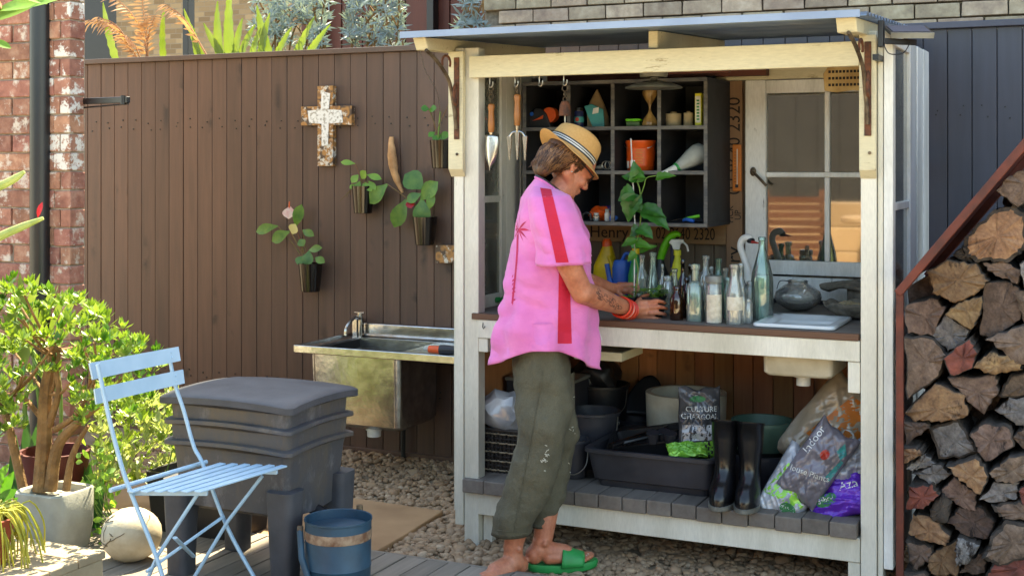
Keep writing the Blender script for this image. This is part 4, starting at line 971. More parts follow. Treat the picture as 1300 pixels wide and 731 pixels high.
pc_ = PY(1020, 485, .2); MB().lathe([(.026, 0), (.026, .03), (.034, .031), (.034, .1)], V((pc_.x, .2, zb0-.045)), 18).build('drain_pipe', 'plastic_white', sk, smooth=True)
b = PZ(631, 384, BZ); m = MB(); m.ell(b+V((0, 0, .012)), (.022, .016, .012), jit=.4); m.ell(b+V((.03, .01, .012)), (.02, .016, .014), jit=.4, seed=2); m.tube([b+V((-.02, 0, .008)), b+V((-.03, -.01, .006))], .006, 8)
single('garden_glove', 'balled dark green garden glove on the bench end', 'glove', m, 'plastic_green', b, smooth=True)
# ================================================================== lower shelf
SZ = .2545
# black tub
tub = thing('black_tub', 'large black plastic tub on the lower shelf', 'tub', (.71, .33, SZ))
x0, x1, y0, y1 = .444, .975, .075, .58
loft([(rrect(x0+.055, x1-.03, y0+.035, y1-.05, .03), SZ), (rrect(x0+.05, x1-.027, y0+.03, y1-.045, .03), SZ+.025), (rrect(x0+.035, x1-.015, y0+.018, y1-.03, .035), SZ+.03), (rrect(x0+.012, x1-.004, y0+.006, y1-.012, .04), .385),
      (rrect(x0, x1+.008, y0-.006, y1, .045), .388), (rrect(x0, x1+.008, y0-.006, y1, .045), .402), (rrect(x0+.006, x1, y0, y1-.006, .04), .405),
      (rrect(x0+.03, x1-.02, y0+.024, y1-.03, .035), .400), (rrect(x0+.05, x1-.03, y0+.04, y1-.05, .03), SZ+.034)], 'shell', 'tub_black', tub)
rl = random.Random(33)
m = MB()
for i in range(40): m.ell((rl.uniform(x0+.08, x1-.08), rl.uniform(y0+.08, y1-.08), SZ+.05), (rl.uniform(.03, .06), rl.uniform(.03, .06), .04), sub=2, jit=.4, seed=i)
m.build('contents', 'potting_soil', tub, smooth=True)
# tools lying in the tub
b = V((.66, .3, .40)); o = thing('seed_tray', 'black seed tray tipped in the tub under hand tools', 'tray', b)
A = Matrix.Translation(b) @ Euler((R(8), R(-10), R(12))).to_matrix().to_4x4()
def tloft(levels, T, name, mt, par, **kw):
    vs = []; n_ = len(levels[0][0])
    for poly, z in levels: vs += [T @ V((p[0], p[1], z)) for p in poly]
    fs = [(i*n_+j, i*n_+(j+1) % n_, (i+1)*n_+(j+1) % n_, (i+1)*n_+j) for i in range(len(levels)-1) for j in range(n_)]
    fs += [tuple(range(n_-1, -1, -1)), tuple(range((len(levels)-1)*n_, len(levels)*n_))]
    return MB().add(vs, fs).build(name, mt, par, smooth=True, ang=45, **kw)
tloft([(rrect(-.15, .15, -.09, .09, .02), -.03), (rrect(-.165, .165, -.1, .1, .02), .028), (rrect(-.172, .172, -.107, .107, .02), .028), (rrect(-.172, .172, -.107, .107, .02), .034), (rrect(-.155, .155, -.09, .09, .02), .033), (rrect(-.145, .145, -.085, .085, .02), -.02)], A, 'tray', 'plastic_black', o)
for k, (pa, pb, lab) in enumerate((((775, 566), (848, 540), 'long black handled weeding tool laid across the tub'), ((790, 562), (862, 545), 'second black hand tool laid across the tub'))):
    a = PZ(*pa, .43); e = PZ(*pb, .452+k*.01); o = thing('weeding_tool', lab, 'tool', a, 'tools in the tub')
    MB().tube([a, lerp(a, e, .6)], [.012, .009], 10).build('handle', 'rubber_black', o, smooth=True)
    for d in (-.018, 0, .018): MB().tube([lerp(a, e, .58), lerp(a, e, .7)+V((0, d, 0)), e+V((0, d, -.002))], .004, 6).build('tine', 'metal_black', o, smooth=True)
for k, (px, py) in enumerate(((828, 555), (843, 553), (851, 556))):
    b = PZ(px, py, .44); m = MB(); m.tube([b+V((0, 0, -.02)), b+V((.004, -.01, .022))], [.02, .026], 16)
    single('plug_pot', 'small dark plug pot lying in the tub', 'pot', m, 'tub_black', b+V((0, 0, -.02)), 'plug pots in the tub', smooth=True)
# bags
def bag(name, lab, c, ex, ey, sx, sy, th, mt, seed, cat='bag', grp=None, wr=.012, nu=44, nv=56, gather=0):
    c, ex, ey = V(c), V(ex).normalized(), V(ey).normalized(); ez = ex.cross(ey).normalized(); ey = ez.cross(ex)
    o = thing(name, lab, cat, V((c.x, c.y, SZ)), grp); m = MB()
    for sg in (1, -1):
        def fn(u, v):
            a, b_ = u*2-1, v*2-1; t_ = th*max(0, (1-abs(a)**2.6))**.5*max(0, (1-abs(b_)**3.2))**.5
            q = V((a*3.1+seed, b_*4.1, sg*2.0+seed)); w_ = wr*(noise.noise(q*.9)*1.1+abs(noise.noise(V((q.x*1.2+q.y*1.6, q.y*.5, q.z))))*1.3-abs(noise.noise(V((q.x*2.6-q.y*1.3, q.y*1.1, q.z+3))))*.9)*min(1, t_/th*1.6)
            pin = 1-.10*(1-abs(a))*abs(b_)**4
            wx = 1-gather*max(0, b_)**2
            return c+ex*(a*sx*wx*(1-.03*noise.noise(q*.6)))+ey*(b_*sy*pin+.012*math.sin(a*7+seed)*abs(b_)**5*.4)+ez*(sg*t_+w_+.01*noise.noise(q*.6))
        m.grid(fn if sg > 0 else (lambda u, v: fn(1-u, v)), nu, nv)
    ob = m.build('sack', mt, o, smooth=True, ang=180); return o, ob, c, ex, ey, ez
def film(name, c1, c2, c3, sc=6, rough=.14):
    g = NG(name); n1 = g.noise(sc, 2, .4); g.bump(g.noise(34, 3, .5, (1, 1, .35)), .35, .006)
    return g.fin(g.ramp(n1, [(.3, c1), (.5, c2), (.72, c3)]), rough, .1)
film('film_silver', 'c2c5ca', '8d9098', 'dcdfe2'); film('film_grey', '5f5b60', '77727a', '4a474d', 4); film('film_purple', '5527a0', '6a34b8', '45208a', 4); film('film_charcoal', '3b3a3d', '57575b', '8e9096', 5)
film('film_orange', 'b5a692', '9a8a74', 'cbbfae', 3); film('film_green', '63a838', '8cc84a', '3e7a2a', 8); film('film_clear', 'c3c6c8', '8d9196', 'e0e2e4', 5, .15)
up2 = lambda t: V((math.sin(R(t)), .22, math.cos(R(t))))
rt = lambda t: V((math.cos(R(t)), .0, -math.sin(R(t))))
o, ob, c, ex, ey, ez = bag('potting_mix_bag', 'beige and orange potting mix bag at the back of the pile', PY(1056, 545, .34), rt(38), up2(38), .13, .20, .07, 'film_orange', 3)
patch_on([(-.06, -.07), (.13, -.09), (.13, .17), (-.02, .15)], 'orange_print', ob, c, ex, ey)
print_on('O', .07, 'white_print', ob, c+ex*.06+ey*.0, ex, ey)
MB().grid(lambda u, v: PY(1075, 500, .42)+V((.09*(u-.5)*2, .05*(v-.5)*2, .012*math.sin(u*17)+.01*math.sin(v*11+u*5)-.02*(u-.5)**2)), 24, 12).build('folded_top', 'orange_print', o, smooth=True, solid=.004)
o, ob, c, ex, ey, ez = bag('potting_mix_bag', 'green and silver potting mix bag slumped at the front of the pile', PY(1006, 617, .10), rt(28), up2(28), .085, .145, .05, 'film_silver', 7)
patch_on([(-.08, -.07), (.07, -.05), (.08, .09), (-.05, .07)], 'film_green', ob, c, ex, ey); patch_on([(.02, .06), (.07, .05), (.07, .13), (-.02, .13)], 'green_print', ob, c, ex, ey)
patch_on([(.03+.03*math.cos(a), -.075+.022*math.sin(a)) for a in np.linspace(0, 6.28, 16, False)], 'green_print', ob, c, ex, ey, lift=.0016); print_on('debco', .022, 'white_print', ob, c+ex*.03-ey*.082, ex, ey)
o, ob, c, ex, ey, ez = bag('potting_mix_bag', 'purple potting mix bag lying at the bottom right of the pile', PY(1064, 634, .10), rt(-24), V((-.25, .5, .8)), .112, .078, .045, 'film_purple', 12)
patch_on([(-.03+.042*math.cos(a), -.006+.026*math.sin(a)) for a in np.linspace(0, 6.28, 20, False)], 'green_print', ob, c, ex, ey, lift=.0012); print_on('debco', .026, 'white_print', ob, c-ex*.03-ey*.014, ex, ey, lift=.002)
print_on('Aza', .045, 'white_print', ob, c+ex*.062+ey*.012, ex, ey)
o, ob, c, ex, ey, ez = bag('potting_mix_bag', 'crumpled silver potting mix bag wedged against the right post', PY(1082, 590, .16), rt(50), up2(50), .06, .11, .05, 'film_silver', 16)
o, ob, c, ex, ey, ez = bag('potting_mix_bag', 'dark grey indoor potting mix bag leaning on top of the pile', PY(1038, 588, .09), rt(33), up2(33), .08, .155, .045, 'film_grey', 21)
print_on('Indoor', .04, 'white_print', ob, c-ex*.045+ey*.01, ey, -ex, align='LEFT'); print_on('House Plants', .03, 'label_white', ob, c-ex*.005-ey*.055, V(ex)+V(ey)*.35, ey-V(ex)*.35)
patch_on([(.005+.016*math.cos(a), .045+.02*math.sin(a)) for a in np.linspace(0, 6.28, 12, False)], 'plastic_red', ob, c, ex, ey); patch_on([(.03, .08), (.06, .06), (.065, .09), (.04, .12)], 'teal_print', ob, c, ex, ey); patch_on([(.05, -.02), (.07, -.03), (.072, .06), (.06, .06)], 'teal_print', ob, c, ex, ey)
o, ob, c, ex, ey, ez = bag('charcoal_bag', 'open grey bag of horticultural charcoal standing in the black tub', PY(888, 538, .26), RIGHT, V((.06, .1, 1)), .082, .15, .035, 'film_charcoal', 31)
print_on('CULTURE', .03, 'white_print', ob, c+ex*.004+ey*.052, ex, ey, font_w=.95); print_on('CHARCOAL', .028, 'white_print', ob, c-ex*.002+ey*.024, ex, ey, font_w=.95)
patch_on([(-.01+.032*math.cos(a), .1+.012*math.sin(a)) for a in np.linspace(0, 6.28, 16, False)], 'green_print', ob, c, ex, ey)
patch_on([(-.07, -.07), (.06, -.06), (.065, -.13), (-.07, -.13)], 'film_green', ob, c, ex, ey); patch_on([(-.07, .0), (.07, .0), (.06, -.055), (-.075, -.065)], 'film_silver', ob, c, ex, ey)
o, ob, c, ex, ey, ez = bag('lime_pack', 'flat lime green plastic pack lying in the tub', PZ(872, 571, .415), RIGHT, V((-.3, .9, .25)), .075, .05, .015, 'film_green', 41)
# cream pot, green pot, black pots and buckets
def rpot(name, lab, px, Y, topy, r0, r1, mt, cat='pot', wall=.012, n=36, rim=0, z0=SZ, inner=None, grp=None):
    p = PY(px, 560, Y); b = V((p.x, Y, z0)); h = PY(px, topy, Y).z-z0; o = thing(name, lab, cat, b, grp)
    prof = [(r0*.96, 0), (r0, .006), (lerp(r0, r1, .8), h*.8), (r1, h-.012), (r1+rim, h-.01), (r1+rim, h), (r1-wall, h), (lerp(r0, r1, .6)-wall, h*.6)]
    MB().lathe(prof, b, n).build('shell', mt, o, smooth=True, ang=45)
    MB().lathe([(lerp(r0, r1, .62)-wall, h*.62), (0, h*.62)], b, n, cap=False).build('inside', inner or mt, o)
    return o, b, h
rpot('ceramic_pot', 'wide cream ceramic pot behind the black tub', 871, .66, 497, .165, .172, 'ceramic_cream', wall=.022, inner='enamel_grey')
o, b, h = rpot('nursery_pot', 'large black nursery pot under the green pot', 966, .36, 573, .11, .125, 'tub_black')
rpot('green_pot', 'dark green round pot nested in the black pot', 968, .36, 532, .105, .122, 'pot_green', z0=SZ+.15)
def bucket(name, lab, px, Y, topy, r0, r1, mt):
    o, b, h = rpot(name, lab, px, Y, topy, r0, r1, mt, 'bucket', .006, rim=.006, grp='black buckets on the lower shelf')
    MB().tube(smooth_path([b+V((r1, 0, h-.02)), b+V((r1*1.0, -r1*.5, h-.1)), b+V((r1*.3, -r1*1.15, h-.13)), b+V((-r1*.6, -r1*.95, h-.09)), b+V((-r1, 0, h-.02))]), .0022, 6).build('bail', 'steel_hook', o)
    return b, h
bucket('black_bucket', 'black bucket with wire handle beside the tub', 752, .42, 520, .095, .115, 'tub_black')
bucket('black_bucket', 'small black bucket standing in front at the tub corner', 729, .20, 556, .05, .062, 'tub_black')
bucket('black_bucket', 'black bucket at the back beneath the shade cloth', 764, .72, 486, .10, .12, 'plastic_black')
b = V((PY(757, 470, .72).x, .72, PY(757, 488, .72).z)); m = MB(); m.ell(b+V((0, 0, .03)), (.11, .1, .09), sub=3, jit=.4, seed=5)
single('shade_cloth', 'black heap of shade cloth in the back bucket', 'cloth', m, 'plastic_black', b+V((0, 0, -.04)), smooth=True)
b = V((PY(806, 550, .72).x, .72, SZ)); o = thing('spade_head', 'black spade head leaning beside the cream pot', 'spade', b)
MB().grid(lambda u, v: b+V(((u-.5)*(.17-.05*v*v)+.03*v, .03*(1-(2*u-1)**2)+.1*v, .16+.16*v-.04*(2*u-1)**2*v)), 12, 12).build('blade', 'plastic_black', o, smooth=True, solid=.006)
MB().lathe([(.075, 0), (.085, .14), (.088, .15), (.08, .15), (.07, .05)], b, 24).build('holder', 'tub_black', o, smooth=True)
ring(b+V((-.05, -.09, .14)), .01, .0016).build('wire_clip', 'steel_hook', o)
# gumboots
def boot(px, Y, lab, topy):
    b = V((PY(px, 640, Y).x, Y, SZ)); d = V((.06, -1, 0)).normalized(); s_ = V((d.y, -d.x, 0)); H = PY(px, topy, Y).z-SZ
    o = thing('rubber_boot', lab, 'boot', b, 'pair of rubber boots')
    m = MB(); rows = []; n_ = 24
    L = [(0, .075, -.075, .037, -.02), (.02, .135, -.08, .042, 0), (.045, .13, -.078, .043, 0), (.075, .085, -.072, .042, 0), (.10, .052, -.066, .039, 0), (.13, .042, -.062, .038, 0), (.17, .044, -.062, .042, 0), (.22, .05, -.064, .048, 0), (H-.012, .052, -.066, .051, 0), (H-.01, .055, -.069, .054, 0), (H, .055, -.069, .054, 0), (H-.001, .049, -.063, .048, 0), (H-.1, .044, -.058, .044, 0)]
    vs = []
    for z, f_, bk, w_, _ in L:
        if z == 0: f_, bk, w_ = .135, -.08, .041
        for j in range(n_):
            a = 2*math.pi*j/n_; ca, sa = math.cos(a), math.sin(a)
            x = (f_+bk)/2+(f_-bk)/2*ca; y = w_*sa*(1+(.12 if ca > 0 and z < .06 else 0)); zz = z
            if z > .2: zz += .012*ca
            if z > .015 and z < .06: zz += 0
            vs.append(b+d*x+s_*y+UP*(zz+.014))
    fs = [(i*n_+j, i*n_+(j+1) % n_, (i+1)*n_+(j+1) % n_, (i+1)*n_+j) for i in range(len(L)-1) for j in range(n_)]+[tuple((len(L)-1)*n_+j for j in range(n_))]
    m.add(vs, fs).build('shaft', 'rubber_black', o, smooth=True, ang=80)
    vs = []
    for z in (0, .004, .018, .0185):
        for j in range(n_):
            a = 2*math.pi*j/n_; ca, sa = math.cos(a), math.sin(a); k = 1.05 if z in (.004, .018) else 1.0
            vs.append(b+d*((.135-.08)/2+(.215)/2*ca*k)+s_*(.043*sa*k*(1+(.12 if ca > 0 else -.05)))+UP*z)
    MB().add(vs, [(i*n_+j, i*n_+(j+1) % n_, (i+1)*n_+(j+1) % n_, (i+1)*n_+j) for i in range(3) for j in range(n_)]+[tuple(range(n_-1, -1, -1)), tuple(3*n_+j for j in range(n_))]).build('sole', 'enamel_grey', o, smooth=True)
    MB().tube([b+d*(-.008+.05*math.cos(a))+s_*.0435*math.sin(a)+UP*(.185+.014) for a in np.linspace(0, 6.283, 25)], .0022, 6).build('seam', 'rubber_black', o)
boot(920, .05, 'black rubber boot, the left of the pair beside the tub', 538)
boot(952, .055, 'black rubber boot, the right of the pair beside the bags', 541)
# woven basket with plastic bag
bx0, bx1, by0, by1, bz1 = -.03, .22, .12, .36, .43
bk = thing('woven_basket', 'square basket woven of black and cream strips', 'basket', ((bx0+bx1)/2, .24, SZ))
g = NG('weave_dark'); g.fin(g.objvar(g.ramp(g.noise(20), [(.3, '1d1a18'), (.7, '332c26')]), .3), .6)
g = NG('weave_cream'); g.fin(g.objvar(g.ramp(g.noise(20), [(.3, 'a2937a'), (.7, '7a6d58')]), .25), .7)
MB().box(bx0+.008, bx1-.008, by0+.008, by1-.008, SZ, bz1-.01).build('lining', 'weave_dark', bk)
nx = 13
for r_ in range(9):
    z = SZ+.012+r_*.0185; pts = []
    for i in range(nx*4+1):
        u = i/(nx*4); x = lerp(bx0, bx1, u); pts.append((x, by0+.004*math.sin(u*nx*math.pi+(r_ % 2)*math.pi)-.002, z))
    for i in range(nx*4+1):
        u = i/(nx*4); pts.append((bx1+.004*math.sin(u*nx*math.pi+(r_ % 2)*math.pi), lerp(by0, by1, u), z))
    MB().tube(pts, .0062, 6, flat=.55).build('strand', 'weave_dark' if r_ % 2 else 'weave_cream', bk, smooth=True)
for i in range(nx+1):
    x = lerp(bx0+.004, bx1-.004, i/nx); MB().tube([(x, by0, SZ), (x, by0, bz1)], .0055, 6).build('stake', 'weave_dark', bk)
    y = lerp(by0+.004, by1-.004, i/nx)
MB().tube([(bx0, by0, bz1), (bx1, by0, bz1), (bx1, by1, bz1), (bx0, by1, bz1), (bx0, by0, bz1)], .008, 8).build('rim', 'weave_dark', bk, smooth=True)
c = V((.07, .17, .50)); o = thing('plastic_bag', 'crumpled clear plastic bag stuffed on top of the basket', 'bag', (.07, .2, bz1))
m = MB(); vs, fs = ICO[3]; m.add([c+V((v.x*.12, v.y*.07, v.z*.082))*(1+.28*noise.noise(V((v.x*2.1, v.y*2.1, v.z*2.1)))+.12*abs(noise.noise(v*5)))+V((-.02*v.z, 0, 0)) for v in vs], fs); m.build('film', 'film_clear', o, smooth=True, ang=30)
cb = thing('grey_crate', 'shallow grey crate of yellow pegs behind the plastic bag', 'crate', (.1, .5, SZ)); MB().box(-.04, .26, .40, .62, SZ, .585).build('body', 'tub_black', cb, bevel=.004)
MB().box(-.045, .265, .395, .625, .5855, .6).build('rim', 'enamel_grey', cb, bevel=.003)
for i in range(9):
    x = .02+i*.018; MB().tube([(x, .39, .535), (x+.018, .385, .57)], [.0045, .002], 6).build('peg', 'plastic_yellow', cb)
# ================================================================== against the fence at the left
FF = FY-.002
plain('gloss_black_pot', '0e0b0a', .12, c2='1d130d', scale=8, bump=0)
plain('driftwood', 'd0a070', .75, c2='946a42', scale=12, bump=.6, bs=40)
g = NG('tin_pressed'); vv = g.n('TexVoronoi'); vv.inputs['Scale'].default_value = 26; g.l(g.coord(), vv.inputs['Vector'])
g.fin(g.mix(g.ramp(g.noise(26, 6, .7), [(.40, '000000'), (.46, 'ffffff')]), 'c9c2b4', g.ramp(vv.outputs['Distance'], [(.2, '7a5533'), (.5, 'a9773e'), (.7, '4d3a2c')])), .55)
plain('tin_white', 'dedbd4', .6, c2='a49d90', scale=60, lo=.5, hi=.6)
leafmat('anth_leaf', '3f6f2e', '6a8f3a', .25, .35, .2, 20); leafmat('flower_pink', 'd98a86', 'e8d8c4', .3, .4, 0, 30); leafmat('flower_red', 'b01c22', '8f1018', .2, .35, 0); leafmat('flower_cream', 'e6dfae', 'd8d08a', .3, .4, 0)
plain('sink_steel', 'cbcac8', .24, metal=1, c2='aaa7a2', scale=16, bump=.25, bs=22, bd=.006)
plain('hose_black', '151516', .5)
# cross
c = PY(417, 160, FF); o = thing('wall_cross', 'wooden cross faced with pressed tin on the brown fence', 'cross', PY(417, 212, FF)); k = mpp(c)
def facebox(px0, px1, py0, py1, y0, y1):
    a = PY(px0, py0, FF); b_ = PY(px1, py1, FF); return (a.x, b_.x, y0, y1, b_.z, a.z)
MB().box(*facebox(407.5, 427, 110, 211, FF-.035, FF)).build('upright', 'tin_pressed', o, bevel=.002)
MB().box(*facebox(387, 451, 136, 159, FF-.037, FF-.003)).build('crossbar', 'tin_pressed', o, bevel=.002)
a = facebox(387, 451, 136, 159, 0, 0)
m = MB(); x = PY(418, 148, FF).x; z = PY(418, 148, FF).z; w = .022
m.prism([(-w, -.16), (w*.8, -.15), (w, -.04), (.11, -.035), (.10, .03), (w, .035), (w*1.4, .12), (-w, .13), (-w*1.2, .035), (-.11, .03), (-.1, -.035), (-w, -.04)], (x, FF-.0405, z), (1, 0, 0), (0, 0, 1), (0, 1, 0), .003); m.build('worn_overlay', 'tin_white', o)
# driftwood
q = [PY(*a, FF-.025) for a in ((497, 174), (497, 190), (499, 208), (503, 226), (511, 245))]; m = MB(); m.tube(smooth_path(q), rrange([.012, .021, .024, .017, .007], 25), 12)
for i, p in enumerate(m.v): m.v[i] = p+V((noise.noise(p*30)*.005, noise.noise(p*33)*.004, 0))
single('driftwood', 'piece of curved driftwood fixed to the brown fence', 'driftwood', m, 'driftwood', q[-1], smooth=True)
# wall pots
def wallpot(px, ytop, ybot, wt, wb, lab):
    c = PY(px, ybot, FF-.06); k = mpp(c); z1 = PY(px, ytop, FF-.06).z; rt_, rb = wt/2*k, wb/2*k; h = z1-c.z; b = V((c.x, FF-rt_-.002, c.z)); o = thing('wall_pot', lab, 'wall planter', b, 'black pots hung on the brown fence')
    MB().lathe([(rb*.9, 0), (rb, .003), (rt_, h), (rt_*.9, h), (rt_*.88, h*.8), (0, h*.78)], b, 28).build('pot', 'gloss_black_pot', o, smooth=True, ang=50)
    MB().box(b.x-.02, b.x+.02, FF-.008, FF, b.z+h*.6, b.z+h*.9).build('bracket', 'metal_black', o)
    m = MB()
    for i in range(10): m.ell(b+V((rl.uniform(-.5, .5)*rt_, rl.uniform(-.5, .5)*rt_, h*.86)), (.016, .016, .012), jit=.4, seed=i, sub=1)
    m.build('moss', 'potting_soil', o, smooth=True); return o, b, h
def wleaf(o, tip, base, w, mt='anth_leaf', Yb=None, face=V((.4, -1, .4)), shape=.3, curl=.2, stem=None):
    Yb = FF-.07 if Yb is None else Yb; a = PY(*base, Yb); e = PY(*tip, Yb-.03); m = MB(); m.leaf(a, e-a, (e-a).length*1.1, w*1.3*mpp(a), face, curl, .2, 6, shape); lf = m.build('leaf' if 'flower' not in mt else 'flower', mt, o, smooth=True, ang=180)
    if stem: s_ = o.location+V((0, 0, .13)) if stem is True else PY(*stem, Yb+.01); MB().tube(smooth_path([s_, lerp(s_, a, .5)+V((0, 0, .012)), a]), .003, 6).build('stem', 'stem_brown', o, smooth=True)
plain('stem_brown', '5f5a30', .7, c2='6d3f2c')
o, b, h = wallpot(395, 334, 370, 31, 24, 'black wall pot with anthurium of one pink and one cream flower')
for tip, base, w in (((325, 292), (353, 287), 11), ((345, 304), (368, 294), 13), ((380, 264), (375, 288), 12), ((404, 314), (392, 318), 8), ((389, 335), (393, 318), 12), ((378, 334), (384, 325), 9), ((395, 297), (384, 292), 8), ((384, 310), (380, 304), 9), ((409, 331), (400, 327), 8)): wleaf(o, tip, base, w, stem=(391, 338))
wleaf(o, (366, 275), (368, 262), 13, 'flower_pink', stem=(388, 335)); wleaf(o, (373, 287), (371, 297), 11, 'flower_cream', stem=(388, 335))
MB().tube([PY(367, 264, FF-.1), PY(367.5, 256, FF-.1)], .003, 6).build('spadix', 'plastic_orange', o)
o, b, h = wallpot(461, 236, 271, 29, 23, 'black wall pot with small yellow green leaves below the cross')
for tip, base, w in (((434, 205), (451, 208), 6), ((480, 225), (466, 222), 7), ((447, 230), (455, 222), 8), ((462, 219), (459, 227), 9), ((470, 240), (463, 232), 7), ((452, 240), (457, 230), 7), ((475, 238), (468, 230), 6), ((445, 238), (452, 234), 5), ((463, 242), (461, 233), 7)): wleaf(o, tip, base, w, 'leaf_soft', stem=(461, 240))
for p in ((432, 255), (440, 250), (445, 247)): MB().tube(smooth_path([PY(453, 234, FF-.08), PY(446, 240, FF-.09), PY(*p, FF-.06)]), .0016, 5).build('root', 'stem_brown', o)
o, b, h = wallpot(540, 275, 311, 32, 24, 'black wall pot with large anthurium leaves and one red flower')
for tip, base, w in (((468, 255), (492, 234), 16), ((516, 222), (538, 240), 22), ((500, 285), (516, 253), 17), ((535, 281), (536, 252), 18), ((550, 234), (534, 254), 17), ((517, 254), (535, 246), 11), ((545, 262), (550, 240), 9)): wleaf(o, tip, base, w, stem=(541, 276))
wleaf(o, (521, 262), (520, 254), 9, 'flower_red', stem=(540, 276))
o, b, h = wallpot(562, 178, 214, 32, 26, 'black wall pot with bare stems beside the shed post')
for tip, base, w in (((536, 137), (545, 139), 7), ((551, 137), (545, 140), 8), ((567, 171), (556, 174), 9), ((551, 178), (558, 172), 8), ((545, 172), (552, 168), 6)): wleaf(o, tip, base, w, 'leaf_mid', stem=(557, 178))
MB().tube([PY(556, 178, FF-.08), PY(559, 142, FF-.08)], .004, 6).build('stem', 'stem_green', o); MB().tube([PY(553, 168, FF-.1), PY(571, 130, FF-.1)], .0022, 6).build('stem', 'stem_brown', o)
MB().tube(smooth_path([PY(533, 62, -.2), PY(540, 90, .2), PY(556, 122, .8), PY(561, 178, FF-.08)]), .0011, 5).build('tie_wire', 'steel_hook', o)
a = PY(572, 322, FF); m = MB(); m.box(a.x-.06, a.x+.06, FF-.05, FF, a.z-.045, a.z+.045); single('wood_offcut', 'gold flecked wooden offcut on the fence beside the shed post', 'block', m, 'tin_pressed', a, bevel=.004)
# stainless sink on the fence
TZ = .632; sx0, sx1, sy0, sy1 = -1.29, -.115, .615, FF-.004
skk = thing('steel_sink', 'stainless steel laundry sink fixed against the brown fence', 'sink', ((sx0+sx1)/2, sy1, TZ-.36))
bx0_, bx1_ = PY(393, 450, .66).x, PY(507, 465, .66).x; zb = PY(508, 550, .66).z
m = MB(); ix0, ix1, iy0, iy1 = bx0_+.02, bx1_-.01, .68, 1.05
m.box(sx0, sx1, sy0, sy0+.012, TZ-.032, TZ+.006); m.box(sx0, sx0+.012, sy0+.0125, sy1, TZ-.032, TZ+.006); m.build('edge', 'sink_steel', skk, bevel=.004)
m = MB(); zt = TZ-.006
for b_ in ((sx0+.0125, ix0, sy0+.0125, sy1-.03), (ix1, sx1, sy0+.0125, sy1-.03), (ix0, ix1, sy0+.0125, iy0), (ix0, ix1, iy1, sy1-.03)): m.box(*b_, zt-.004, zt)
m.build('drainer', 'sink_steel', skk)
loft([(rrect(bx0_+.03, bx1_-.02, .69, 1.03, .03), zb), (rrect(bx0_+.008, bx1_-.004, .665, 1.06, .035), zb+.02), (rrect(bx0_, bx1_, .655, 1.07, .035), zt-.006), (rrect(ix0, ix1, iy0, iy1, .035), zt-.002), (rrect(ix0+.015, ix1-.015, iy0+.015, iy1-.015, .04), zb+.03)], 'basin', 'sink_steel', skk)
m = MB(); m.box(sx0+.09, sx1, sy1-.03, sy1, TZ-.006, TZ+.062); m.box(sx0+.09, sx1, sy1-.045, sy1-.028, TZ-.004, TZ+.01); m.build('splashback', 'sink_steel', skk, bevel=.006)
dp_ = PY(475, 552, .74); MB().lathe([(.032, 0), (.034, .004), (.034, .03), (.04, .031), (.04, .05)], V((dp_.x, .74, zb-.045)), 20).build('drain_cap', 'plastic_white', skk, smooth=True)
MB().tube([(dp_.x-.05, 1.11, zb+.1), (dp_.x-.05, 1.11, -.02)], .012, 10).build('supply_pipe', 'hose_black', skk, smooth=True)
m = MB()
for x in (sx0+.1, sx1-.1): m.box(x-.015, x+.015, sy0+.1, sy1, zt-.05, zt-.0045)
m.box(sx0+.05, sx1, sy1-.02, sy1, zt-.12, zt-.0505); m.build('bracket', 'metal_black', skk)
tpb = PY(455, 418, 1.06); tz = TZ+.0; o = thing('garden_tap', 'chrome swan neck tap behind the stainless sink', 'tap', V((tpb.x, 1.08, TZ)))
x = tpb.x; MB().tube([(x, 1.08, TZ-.01), (x, 1.08, TZ+.09)], .011, 12).build('riser', 'stainless', o, smooth=True)
MB().tube([(x, 1.08, TZ+.085), (x, 1.075, TZ+.115), (x, 1.07, TZ+.125)], [.012, .013, .008], 12).build('valve', 'stainless', o, smooth=True)
MB().tube([(x-.03, 1.07, TZ+.12), (x+.03, 1.07, TZ+.12)], .005, 8).build('handle', 'stainless', o, smooth=True)
MB().tube(smooth_path([(x, 1.07, TZ+.09), (x+.01, 1.0, TZ+.10), (x+.01, .93, TZ+.06), (x+.01, .92, TZ+.02)]), .009, 10).build('spout', 'stainless', o, smooth=True)
MB().box(x-.05, x-.02, 1.08, FF, TZ-.02, TZ+.085).build('standpipe_block', 'sink_steel', o, bevel=.004)
a = PZ(545, 443, TZ+.015); o = thing('hose_nozzle', 'orange and black hose nozzle lying on the steel sink', 'nozzle', a+V((0, 0, -.012)))
MB().tube([a, a+V((.06, 0, .0))], [.017, .019], 14).build('collar', 'plastic_orange', o, smooth=True); MB().tube([a+V((.0605, 0, .0)), a+V((.09, 0, .002)), a+V((.2, .01, .0))], [.024, .023, .016], 14).build('body', 'plastic_black', o, smooth=True); MB().tube([a+V((-.03, 0, 0)), a], [.008, .011], 10).build('tip', 'plastic_grey', o, smooth=True)
